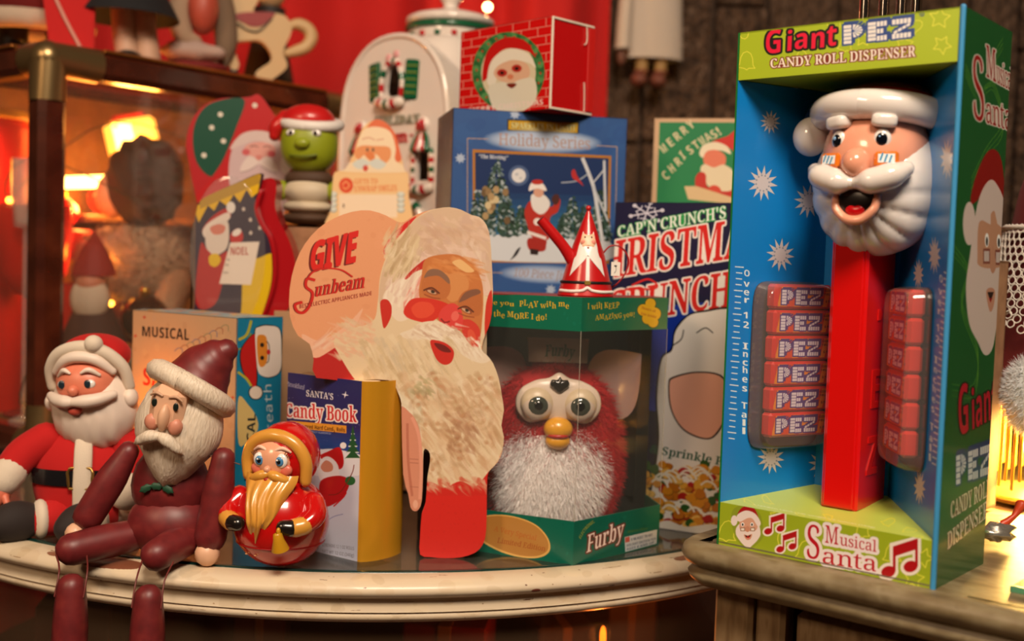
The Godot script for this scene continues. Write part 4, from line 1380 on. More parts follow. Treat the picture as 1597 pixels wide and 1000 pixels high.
func cereal_box():
	var o := thing("cereal_box", "navy and white cereal box with red Christmas lettering behind the green window box", "box", Vector3(0.0946, 0, -1.0876), -28.26)
	var p := Pic.new(640, 1000, hx("12143c"), self)
	p.quad(Vector2(960, 316), Vector2(1275, 317), Vector2(1250, 858), Vector2(942, 812))
	p.pg([1010, 480, 1290, 455, 1290, 690, 1010, 640], hx("1232a0"))
	# snowflake
	for k in 6:
		var a := TAU * k / 6 + 0.25
		var c := Vector2(1008, 333)
		var d := Vector2(sin(a) * 26, -cos(a) * 17)
		p.ln([c.x, c.y, c.x + d.x, c.y + d.y], 2.4, hx("cfd0e0"))
		p.ell(c.x + d.x * 0.98, c.y + d.y * 0.98, 3.6, 3, hx("cfd0e0"))
		p.ln([c.x + d.x * 0.6 - d.y * 0.4, c.y + d.y * 0.6 + d.x * 0.25, c.x + d.x * 0.5, c.y + d.y * 0.5, c.x + d.x * 0.6 + d.y * 0.4, c.y + d.y * 0.6 - d.x * 0.25], 1.8, hx("cfd0e0"))
	p.text("CAP'N CRUNCH'S", 962, 371, 1133, 340, 17, hx("eef2ee"), {"f": "serifb", "ow": 1.2, "oc": hx("1f9a4a"), "h2": 19, "sh": Vector2(1.5, 2.0), "sc": hx("1f9a4a")})
	for k in 3:
		var c := [hx("f2ece6"), hx("12143c"), hx("d62420")][k] as Color
		var oo := {"f": "serifb", "h2": 62, "up": Vector2(0.06, -1)}
		if k == 0:
			oo.ow = 2.8; oo.oc = c
		if k == 1:
			continue
		p.text("CHRISTMAS", 905, 442, 1190, 396, 56, c, oo)
		var o2 := oo.duplicate()
		o2.h2 = 56.0
		p.text("CRUNCH", 945, 506, 1140, 479, 50, c, o2)
	p.ln([985, 446, 1010, 436, 1025, 446, 1015, 452, 985, 450, 965, 458], 3.0, hx("d62420"), true)
	# white snowy banks and a plain rosy round panel where the front's picture sits
	p.cv([1030, 560, 1046, 545, 1050, 520, 1058, 505, 1075, 490, 1100, 484, 1150, 480, 1270, 500, 1260, 860, 940, 820, 1000, 800, 1024, 700, 1022, 620], hx("0a0a10"))
	p.cv([1032, 562, 1048, 547, 1052, 522, 1060, 507, 1076, 492, 1100, 487, 1150, 483, 1270, 503, 1262, 860, 938, 826, 1002, 803, 1027, 700, 1025, 620], hx("f0ece8"))
	p.cv([1042, 600, 1050, 588, 1090, 580, 1130, 590, 1136, 640, 1120, 676, 1100, 686, 1066, 672, 1046, 640], hx("0a0a10"))
	p.cv([1044, 601, 1052, 590, 1090, 582, 1128, 592, 1134, 640, 1118, 674, 1100, 684, 1067, 670, 1048, 640], hx("f2b49c"))
	p.ln([1048, 540, 1062, 530, 1066, 515], 1.6, hx("0a0a10"), true)
	p.ln([1086, 520, 1100, 512, 1112, 520], 1.6, hx("0a0a10"), true)
	p.text("& Sprinkle Popcorn", 1012, 706, 1190, 738, 13, hx("1c5a44"), {"f": "serifb", "shear": 0.2, "up": Vector2(0, -1)})
	# cereal pieces
	var rg := RandomNumberGenerator.new()
	rg.seed = 51
	for k in 260:
		var x := rg.randf_range(940, 1150)
		var y := rg.randf_range(722 + absf(x - 1060) * 0.10, 832)
		var c: Color = [hx("d98f24"), hx("e2a83c"), hx("c4741c"), hx("eec060"), hx("b01c1c"), hx("2c5a24"), hx("d98f24")][rg.randi() % 7]
		var r := rg.randf_range(6, 11)
		var pts := []
		for j in 7:
			var a := TAU * j / 7
			pts.append(x + sin(a) * r * rg.randf_range(0.7, 1.1)); pts.append(y + cos(a) * r * 0.8 * rg.randf_range(0.7, 1.1))
		p.cv(pts, c.darkened(0.35))
		for j in pts.size():
			pts[j] = pts[j] - (1.2 if j % 2 else 0.8)
		p.cv(pts, c)
	for k in 16:
		var x := rg.randf_range(1000, 1120)
		var y := rg.randf_range(730, 820)
		p.ln([x, y, x + 9, y - 6, x + 20, y - 2, x + 26, y + 8], 3.2, hx("efe8dc"), true)
	p.cv([1015, 822, 1040, 812, 1070, 822, 1110, 818, 1150, 828, 1150, 836, 1010, 826], hx("e8e2d8"))
	var front := mt("cereal_front", p.tex(), 0.35, {"coat": 0.25})
	carton(o, 0.19, 0.305, 0.06, {"front": front, "rest": mt("cereal_navy", "14164a", 0.4)})

func puzzle_box():
	var o := thing("puzzle_box", "blue holiday jigsaw puzzle box with a moonlit Santa picture", "box", Vector3(-0.0621, 0.1992, -1.09), 13.0)
	var blue := hx("2f5590")
	var p := Pic.new(640, 700, blue, self)
	p.quad(Vector2(707, 168), Vector2(978, 185), Vector2(967, 487), Vector2(698, 481))
	p.speck(70, 14, 60, [Color(0.22, 0.40, 0.66, 0.18), Color(0.12, 0.26, 0.50, 0.18)], 4)
	for q in [[803, 178], [859, 452], [965, 454], [718, 247]]:
		star2(p, q[0], q[1], 9, hx("a8b8d0"), 0, 8, 0.55)
	p.pg([791, 186, 903, 190, 902, 209, 791, 204], hx("2a2408"))
	p.pg([793, 188, 901, 192, 900, 207, 793, 202], hx("c79a10"))
	p.text("SPARKLES IN LIGHT", 797, 200, 898, 204, 9, hx("ece4a0"), {"f": "serifb", "ow": 0.6, "oc": hx("5a4608")})
	for k in 8:
		p.ell(846, 220, 92 - k * 4, 19 - k * 1.2, Color(0.78, 0.82, 0.90, 0.22), 0.04, 40)
	p.text("Holiday Series", 777, 226, 921, 233, 18, hx("a98a82"), {"f": "serif"})
	p.ln([762, 217, 729, 216, 729, 440], 1.2, hx("b89a80"))
	p.ln([930, 227, 962, 229, 958, 440], 1.2, hx("b89a80"))
	# picture
	p.pg([737, 233, 953, 243, 950, 412, 738, 409], hx("b0742a"))
	p.pg([741, 238, 949, 247, 946, 407, 742, 404], hx("152e5e"))
	for k in 9:
		p.pg([741, 300 + k * 9, 948, 306 + k * 9, 947, 407, 742, 404], Color(0.22, 0.55, 0.72, 0.13))
	p.text("\"The Meeting\"", 746, 247, 792, 249, 6, hx("eef0f4"), {"f": "serifb", "shear": 0.2})
	p.ell(809, 274, 16, 16, Color(0.8, 0.85, 0.95, 0.3))
	p.ell(809, 274, 11, 11, hx("d8d8da")); p.ell(806, 272, 3, 2.5, hx("b8bcc4")); p.ell(812, 278, 2.5, 2, hx("bcc0c6"))
	p.cv([742, 372, 780, 366, 830, 360, 880, 372, 905, 362, 946, 372, 944, 407, 742, 404], hx("cdd3da"))
	# fir trees
	var rg := RandomNumberGenerator.new()
	rg.seed = 6
	for t in [[775, 246, 366, 34], [745, 290, 372, 14], [813, 316, 362, 9], [893, 306, 368, 17], [880, 330, 368, 12], [912, 318, 370, 14], [925, 330, 372, 16], [936, 290, 372, 16]]:
		var x0: float = t[0]
		var yt: float = t[1]
		var yb: float = t[2]
		var hw: float = t[3]
		for k in int(hw * 26):
			var v := sqrt(rg.randf())
			var x := x0 + rg.randf_range(-1, 1) * hw * v
			var y := yt + (yb - yt) * v
			var c: Color = [hx("1c3128"), hx("25402f"), hx("33503c"), hx("14241e"), hx("2a4436"), hx("a9b6bc"), hx("2e4a44"), hx("6e8286")][rg.randi() % 8]
			p.ln([x, y, x + signf(x - x0) * rg.randf_range(2, 6), y + rg.randf_range(2, 5)], rg.randf_range(1.8, 3.6), c)
	for k in 14:      # animal group by the big fir
		p.ell(752 + rg.randf() * 40, 296 + rg.randf() * 50, 5, 6, [hx("8b714e"), hx("a98f66"), hx("6a5438"), hx("c9b890")][k % 4])
	# birch
	p.ln([908, 246, 925, 290, 932, 330, 940, 380], 5.5, hx("c8ccd2"), true)
	p.ln([925, 290, 948, 345], 3.0, hx("b8bec6"))
	p.ln([918, 270, 900, 282, 875, 285], 1.8, hx("aab4c0"), true)
	p.ln([942, 250, 944, 330], 4.0, hx("c0c6ce"))
	p.ln([925, 285, 944, 262], 2.2, hx("c0c6ce"))
	p.cv([891, 268, 896, 264, 900, 274, 910, 290, 902, 284, 893, 278], hx("b32a2a"))
	# Santa figure in the picture
	p.cv([818, 330, 826, 314, 840, 312, 852, 320, 862, 322, 866, 310, 874, 312, 870, 330, 858, 340, 858, 368, 848, 376, 830, 370, 822, 350], hx("b02c22"))
	p.cv([824, 372, 850, 374, 852, 382, 848, 392, 826, 390], hx("a02820"))
	p.ln([822, 362, 852, 372], 5, hx("e0d8d4"))
	p.pg([827, 388, 840, 390, 839, 398, 827, 397], hx("2a1c1c"))
	p.cv([828, 306, 836, 302, 850, 305, 858, 318, 850, 332, 840, 334, 830, 324], hx("dcdad8"))
	p.ell(840, 300, 8, 8, hx("cf9c86")); p.cv([825, 298, 828, 286, 838, 283, 848, 288, 852, 298, 838, 294], hx("e6e0dc"))
	p.ell(838, 284, 9, 4, hx("b02c22"))
	p.cv([860, 312, 864, 304, 871, 304, 872, 314, 866, 320], hx("4a2420"))
	p.ell(838, 346, 6, 6, hx("e0d8d4"))
	p.cv([800, 400, 806, 390, 812, 386, 806, 398, 796, 406], hx("1c1c20"))
	for k in 8:
		p.ell(850, 428, 72 - k * 4, 15 - k * 1.2, Color(0.78, 0.82, 0.90, 0.2), 0.04, 40)
	p.text("100 Piece Jigsaw", 800, 431, 910, 438, 13, hx("a08a88"), {"f": "serif", "shear": 0.25})
	p.ln([728, 424, 784, 426], 1.2, hx("b89a80"))
	var front := mt("pz_front", p.tex(), 0.4, {"coat": 0.2})
	p = Pic.new(128, 512, hx("3a3f4c"), self)
	p.speck(70, 8, 30, [Color(0.5, 0.48, 0.46, 0.3), Color(0.16, 0.16, 0.2, 0.3), Color(0.45, 0.2, 0.16, 0.2)], 12)
	carton(o, 0.173, 0.19, 0.09, {"front": front, "left": mt("pzl_left", p.tex(), 0.35), "rest": mt("pzl_blue", "2a4c86", 0.45)})

func brick_box():
	var o := thing("brick_print_box", "small red brick-patterned Christmas candy box standing on the jigsaw box", "box", Vector3(0.0283, 0.3925, -1.075), -45.0, "", Vector3(0, 0, 0))
	o.position = Vector3(0.0283, 0.3894, -1.078)
	var p := Pic.new(480, 330, hx("cf0f10"), self)
	p.quad(Vector2(719, 44), Vector2(862, 19), Vector2(857, 164), Vector2(715, 178))
	var line := hx("e8a08c")
	for k in 11:
		var y0 := 46 + k * 12.6
		p.ln([715, y0, 862, y0 - 26 + k * 1.35 * 0.9], 1.1, line)
		for j in 6:
			var x := 722 + j * 26 + (13 if k % 2 else 0)
			var yy := y0 - (x - 715) * (26 - k * 1.2) / 147.0
			p.ln([x, yy, x, yy + 12.6], 1.1, line)
	p.ell(793, 106, 57, 62, hx("3c7a44"))
	for k in 46:
		var a := TAU * k / 46
		p.ell(793 + sin(a) * 51, 106 + cos(a) * 56, 6, 5, hx(["2f6a3a", "5a9656", "448048"][k % 3]), a)
	for k in 22:
		var a := TAU * k / 22 + 0.1
		p.ell(793 + sin(a) * 50, 106 + cos(a) * 55, 2.2, 1.4, hx("c03a28"), a)
	p.ell(793, 108, 43, 50, hx("dccfae"))
	p.cv([752, 120, 756, 85, 770, 62, 795, 52, 822, 60, 836, 84, 822, 74, 790, 70, 768, 88, 762, 112], hx("c41a18"))
	p.cv([760, 124, 764, 94, 780, 76, 804, 70, 826, 80, 836, 100, 824, 92, 796, 88, 778, 102, 772, 126], hx("ece4d2"))
	p.cv([770, 110, 778, 96, 800, 88, 822, 94, 826, 112, 810, 122, 784, 122], hx("e0b496"))
	for q in [[783, 108], [806, 101]]:
		p.ell(q[0], q[1], 8, 6, hx("b8342a")); p.ell(q[0], q[1], 3.2, 2.6, hx("2a1614"))
	p.ell(796, 114, 5, 4, hx("d6805f"))
	p.cv([762, 130, 784, 122, 796, 126, 812, 118, 834, 118, 836, 150, 815, 168, 790, 172, 768, 160], hx("e2dcc8"))
	p.cv([790, 126, 800, 124, 806, 126, 798, 132], hx("7a2a1e"))
	p.text("MERRY CHRISTMAS", 730, 171, 848, 157, 8, hx("efdcd0"), {"f": "bold"})
	var front := mt("bk_front", p.tex(), 0.14, {"coat": 0.9, "coat_rough": 0.05})
	var red := mt("bk_red", "c01014", 0.25, {"coat": 0.5})
	carton(o, 0.126, 0.086, 0.06, {"front": front, "rest": red})
	for c in o.get_children():
		c.position.x -= 0.126
	var cream := mt("bk_cream", "e8dccb", 0.5)
	# cream folded edges and the tuck flaps of the end
	part("edge_trim", join([cbox(Vector3(0.0022, 0.086, 0.0016), 0.0004, Vector3(0.0004, 0.043, -0.0006)), cbox(Vector3(0.0016, 0.0022, 0.058), 0.0004, Vector3(0.0004, 0.0848, -0.03)), cbox(Vector3(0.0016, 0.0022, 0.058), 0.0004, Vector3(0.0004, 0.0012, -0.03))]), cream, o, "cream cut edges")
	part("tuck_flap", cbox(Vector3(0.0012, 0.080, 0.010), 0.0004, Vector3(0.0016, 0.043, -0.0545)), mt("bk_flap", "c8201c", 0.4), o)
	part("flap_slit", join([tube(pts3([0.0016, 0.0835, -0.047, 0.0018, 0.070, -0.0475, 0.0018, 0.066, -0.044]), 0.0005, 6, 3), tube(pts3([0.0016, 0.003, -0.047, 0.0018, 0.018, -0.0465, 0.0018, 0.030, -0.0455]), 0.0005, 6, 3)]), cream, o)

func greeting_box():
	var o := thing("greeting_box", "green Merry Christmas box with a tan border and Santa print behind the cereal box", "box", Vector3(0.1412, 0.232, -1.20), -14.0)
	var p := Pic.new(512, 780, hx("c9a684"), self)
	p.quad(Vector2(1018, 187), Vector2(1190, 168), Vector2(1182, 435), Vector2(1012, 440))
	p.pg([1026, 193, 1185, 176, 1176, 430, 1020, 432], hx("0f7a48"))
	var s1 := "MERRY"
	for k in 5:
		var a := Vector2(1032 + k * 10, 242 - k * 10.5)
		p.text(s1[k], a.x, a.y, a.x + 8, a.y - 7, 13, hx("d8c8a4"), {"f": "bold", "up": Vector2(-0.62, -0.78)})
	var s2 := "CHRISTMAS!"
	for k in 10:
		var a := Vector2(1036 + k * 9.0, 284 - k * 8.6 - 10 * sin(k * 0.34))
		p.text(s2[k], a.x, a.y, a.x + (3 if s2[k] in "I!" else 7.5), a.y - 6.5, 13, hx("d8c8a4"), {"f": "bold", "up": Vector2(-0.62, -0.78)})
	p.cv([1092, 225, 1110, 212, 1128, 204, 1138, 195, 1150, 190, 1150, 230, 1130, 222, 1110, 222], hx("c3281e"))
	p.cv([1086, 236, 1092, 222, 1110, 215, 1128, 220, 1134, 232, 1120, 228, 1100, 230, 1092, 242], hx("e2d6bc"))
	p.cv([1092, 244, 1098, 231, 1114, 228, 1126, 236, 1124, 252, 1108, 258, 1096, 254], hx("d9775c"))
	p.cv([1088, 262, 1094, 252, 1108, 256, 1124, 250, 1140, 262, 1140, 290, 1120, 296, 1098, 284], hx("dacdb0"))
	p.cv([1080, 280, 1086, 266, 1096, 268, 1100, 288, 1130, 292, 1150, 280, 1150, 300, 1090, 302], hx("b8291e"))
	p.ell(1110, 293, 10, 9, hx("c8412c"))
	p.pg([1064, 290, 1082, 288, 1150, 304, 1150, 312, 1070, 310], hx("cdb48c"))
	carton(o, 0.115, 0.168, 0.05, {"front": mt("gr_front", p.tex(), 0.6), "rest": mt("gr_tan", "b08f6e", 0.7)})

func cartons():
	# plain brown cartons that lift the toys at the back
	var card := mt("cardboard", noise_tex(61, 0.05, [[0.0, "8a6244"], [0.5, "9b7050"], [1.0, "a87c5a"]]), 0.85, {"tri": 4.0})
	var g := "brown risers under the toys"
	for q in [["wide plain brown cardboard carton under the green-faced dispenser and hat-shaped tin", Vector3(-0.335, 0, -1.19), 0.245, 0.276, 0.12, 0.0],
			["narrow brown carton under the bell-shaped box, behind the musical box", Vector3(-0.350, 0, -1.138), 0.135, 0.158, 0.048, 0.0],
			["brown carton hidden under the jigsaw box", Vector3(-0.059, 0, -1.094), 0.165, 0.1988, 0.08, 13.0],
			["brown carton hidden under the green Merry Christmas box", Vector3(0.137, 0, -1.185), 0.13, 0.2316, 0.10, -6.0],
			["brown carton under the white house-shaped jar", Vector3(-0.215, 0, -1.385), 0.20, 0.222, 0.16, 0.0]]:
		var o := thing("carton", q[0], "carton", q[1], q[5], g)
		carton(o, q[2], q[3], q[4], {"rest": card}, 0.002)
		if q[2] > 0.24 and q[3] > 0.25:
			for x in [0.095, 0.125]:
				part("punched_hole", sph(Vector3(x, q[3] - 0.022, 0.0), Vector3(0.0035, 0.0035, 0.0008), 12, 6), mt("hole", "1c120c", 0.9), o)
	# a loose tan flap standing beside the musical box
	var o2 := thing("cardboard_sheet", "tan cardboard sheet standing between the musical box and the Santa standee", "cardboard", Vector3(-0.212, 0, -1.115), -8.0)
	part("sheet", cbox(Vector3(0.042, 0.19, 0.003), 0.0006, Vector3(0, 0.095, 0)), mt("tan_card", "a88462", 0.85), o2)
	part("fold", cbox(Vector3(0.042, 0.012, 0.02), 0.0006, Vector3(0, 0.006, -0.011)), mt("tan_card", "a88462", 0.85), o2)
	var o3 := thing("brown_packet", "small dark brown packet lying behind the gold-spined candy book", "packet", Vector3(-0.075, 0, -1.0), 10.0)
	carton(o3, 0.05, 0.075, 0.03, {"rest": mt("brown_pkt", "5a4534", 0.8)})

func musical_box():
	var o := thing("musical_box", "old tan and teal musical Santa box with Santa wreath print on its side", "box", Vector3(-0.2408, 0, -1.0), -34.8)
	var p := Pic.new(480, 620, hx("bd9c78"), self)
	p.quad(Vector2(207, 483), Vector2(370, 496), Vector2(363, 827), Vector2(202, 789))
	p.speck(160, 3, 16, [Color(0.80, 0.68, 0.52, 0.25), Color(0.62, 0.48, 0.34, 0.18), Color(0.7, 0.62, 0.55, 0.2)], 5)
	p.text("MUSICAL", 220, 524, 295, 531, 15, hx("2a1c18"), {"f": "bold", "h2": 17})
	p.text("SANTA", 222, 600, 305, 612, 26, hx("a8231c"), {"f": "bold"})
	for k in 9:
		var x := 272 + k * 9
		var y := 548 - k * 4.5
		p.ln([x, y, x + 6, y - 5, x + 12, y - 3, x + 12, y + 5], 1.0, hx(["4a5a8a", "8a4a30", "6a7a5a"][k % 3]), true)
	for q in [[211, 524], [362, 535], [363, 620], [225, 495]]:
		star2(p, q[0], q[1], 3.5, hx("b8402e"), 0, 4, 0.4)
	var fm := mt("mu_front", p.tex(), 0.6)
	p = Pic.new(256, 720, hx("0f7ea6"), self)
	p.quad(Vector2(370, 496), Vector2(442, 494), Vector2(435, 811), Vector2(363, 827))
	p.speck(50, 3, 14, [Color(0.1, 0.55, 0.7, 0.3), Color(0.03, 0.42, 0.58, 0.3)], 6)
	p.ln([372, 530, 385, 522, 392, 500], 4.5, hx("b5b03a"), true)
	p.ln([372, 545, 380, 540, 392, 520], 2.5, hx("8a9a3a"), true)
	# Santa seen sideways in the wreath
	for k in 2:
		var g := 1.6 if k == 0 else 0.0
		var dark := hx("14201e")
		p.cv([376 - g, 548, 390, 526 - g, 399 + g, 524, 400 + g, 560, 398 + g, 605 + g, 380 - g, 580], dark if k == 0 else hx("c01c1a"))
		p.cv([398 - g, 518, 404, 510 - g, 420, 508 - g, 436 + g, 514, 439 + g, 545, 437 + g, 578, 420, 588 + g, 404, 582, 400 - g, 560], dark if k == 0 else hx("e8ded4"))
		p.ell(399, 612, 10 + g, 10 + g, dark if k == 0 else hx("e4d8c8"))
	p.cv([401, 528, 408, 522, 416, 528, 417, 560, 410, 572, 403, 565], hx("dc8a2c"))
	p.ell(409, 538, 3, 3.4, hx("241a14")); p.ell(409, 558, 3, 3.4, hx("241a14"))
	p.ln([416, 532, 420, 540, 419, 562, 415, 566], 1.2, hx("241a14"), true)
	p.ell(419, 549, 3, 4, hx("c0202a"))
	p.cv([372, 620, 388, 632, 400, 650, 402, 670, 385, 690, 372, 690], hx("d6be78"))
	p.text("Wreath", 428, 690, 423, 598, 12, hx("c2d4d8"), {"f": "mono", "up": Vector2(-1, 0)})
	p.text("MUSICAL", 393, 752, 399, 645, 12, hx("16242a"), {"f": "bold", "up": Vector2(-1, 0)})
	p.ln([371, 580, 384, 590, 392, 602], 4, hx("b5b03a"), true)
	var sm := mt("mu_side", p.tex(), 0.5, {"coat": 0.15})
	p = Pic.new(320, 128, hx("8aa0a4"), self)
	p.speck(70, 4, 20, [hx("4a8fa6"), hx("c9a880"), hx("b8963c"), hx("8c9ca8"), hx("b86a50")], 9)
	var tm := mt("mu_top", p.tex(), 0.5)
	carton(o, 0.145, 0.1883, 0.055, {"front": fm, "right": sm, "top": tm, "rest": mt("mu_tan", "b6946e", 0.7)})
	for c in o.get_children():
		c.position.x -= 0.145

func candy_book():
	var o := thing("candy_book", "navy Santa's candy book box with a rounded gold spine", "book", Vector3(-0.1183, 0, -0.9097), -35.8)
	var p := Pic.new(420, 720, hx("252a66"), self)
	p.quad(Vector2(449, 581), Vector2(564, 595), Vector2(557, 876), Vector2(443, 848))
	for k in 10:
		p.pg([440, 660 + k * 5, 566, 670 + k * 5, 566, 720, 440, 710], Color(0.12, 0.35, 0.66, 0.14))
	p.speck(40, 0.8, 1.8, [hx("cfd4ea"), hx("8a94c0")], 3, Rect2(0, 0.05, 1, 0.4))
	p.text("Brookford", 447, 602, 474, 608, 7, hx("c9c8da"), {"f": "serif", "shear": 0.3})
	p.text("SANTA'S", 477, 618, 520, 624, 10, hx("eeeef4"), {"f": "serifb", "sh": Vector2(1, 1), "sc": hx("14163c")})
	for k in 2:
		var oo := {"f": "serifb", "h2": 24}
		if k == 0:
			oo.ow = 2.2; oo.oc = hx("f0e8e4")
		p.text("Candy Book", 444, 650, 556, 659, 21, hx("cf2a2c"), oo)
	p.pg([452, 656, 540, 664, 540, 676, 452, 667], hx("e09a34"))
	p.text("10 Flavored Hard Candy Rolls", 456, 666, 538, 674, 6, hx("4a2410"), {"f": "bold"})
	p.text("ARTIFICIALLY FLAVORED", 470, 673, 516, 678, 3, hx("cfd4ea"))
	star2(p, 538, 616, 6, hx("f0f0fa"), 0, 4, 0.25)
	p.pg([440, 705, 500, 700, 566, 720, 560, 880, 436, 850], hx("c9cfe2"))
	p.cv([480, 710, 510, 700, 545, 705, 570, 715, 570, 740, 480, 740], hx("dfe3ee"))
	for t in [[550, 668, 716, 12], [490, 695, 710, 9]]:
		for k in 5:
			var v := k / 5.0
			var y: float = lerpf(t[1], t[2], v)
			var hw: float = t[3] * (v + 0.25)
			p.pg([t[0], y - 5, t[0] + hw, y + 9, t[0] - hw, y + 9], hx("1f5a34"))
			p.ln([t[0] - hw * 0.9, y + 9, t[0] + hw * 0.9, y + 9], 1.8, hx("dfe8ea"))
	p.cv([498, 712, 512, 704, 530, 698, 536, 720, 530, 732, 512, 722], hx("c01c20"))
	p.ell(535, 695, 5, 5, hx("f0eef0"))
	p.cv([496, 735, 500, 718, 512, 712, 526, 724, 528, 745, 512, 752, 500, 750], hx("e9e6ea"))
	p.cv([500, 728, 508, 718, 518, 724, 518, 734, 506, 736], hx("cf8a70"))
	p.cv([500, 750, 530, 742, 545, 752, 535, 775, 512, 790, 500, 780], hx("b81c22"))
	p.ell(546, 750, 8, 7, hx("1c6a38"))
	p.ln([520, 790, 535, 776, 540, 768], 2.2, hx("c01c20"), true)
	p.ln([505, 816, 520, 806, 535, 802], 1.4, hx("8a94c0"), true)
	p.ln([512, 772, 530, 768, 548, 740, 552, 725], 1.4, hx("7a2a20"), true)
	p.text("CONTAINS 12 1 OZ ROLLS", 502, 852, 552, 858, 5, hx("6a6a7a"), {"f": "sans"})
	p.text("NET WT 12 OZ (340g)", 502, 862, 552, 869, 5, hx("6a6a7a"), {"f": "sans"})
	part("cover", pane([Vector3(-0.085, 0, 0), Vector3(0, 0, 0), Vector3(0, 0.146, 0), Vector3(-0.085, 0.146, 0)], 0.0012), mt("bo_cover", p.tex(), 0.35, {"coat": 0.25}), o, "navy printed cover")
	var gold := mt("bo_gold", "e6a428", 0.28, {"metal": 0.4, "bump": noise_tex(71, 0.2, [], 256), "tri": 14.0, "bump_cm": 0.01})
	# rounded spine
	part("spine", grid(14, 2, func(u, v):
		var a: float = lerpf(0.0, PI, u)
		return Vector3(0.0105 * sin(a), v * 0.146, -0.0255 - 0.0255 * -cos(a) - 0.0), false), gold, o, "gold rounded spine")
	var cream := mt("bo_page", "e6c79c", 0.8)
	part("page_block", cbox(Vector3(0.083, 0.1445, 0.0475), 0.0006, Vector3(-0.0420, 0.073, -0.0255)), cream, o, "cream top of the box")
	part("back_cover", pane([Vector3(0, 0, -0.051), Vector3(-0.085, 0, -0.051), Vector3(-0.085, 0.146, -0.051), Vector3(0, 0.146, -0.051)], 0.0012), mt("bo_back", "252a66", 0.4), o)

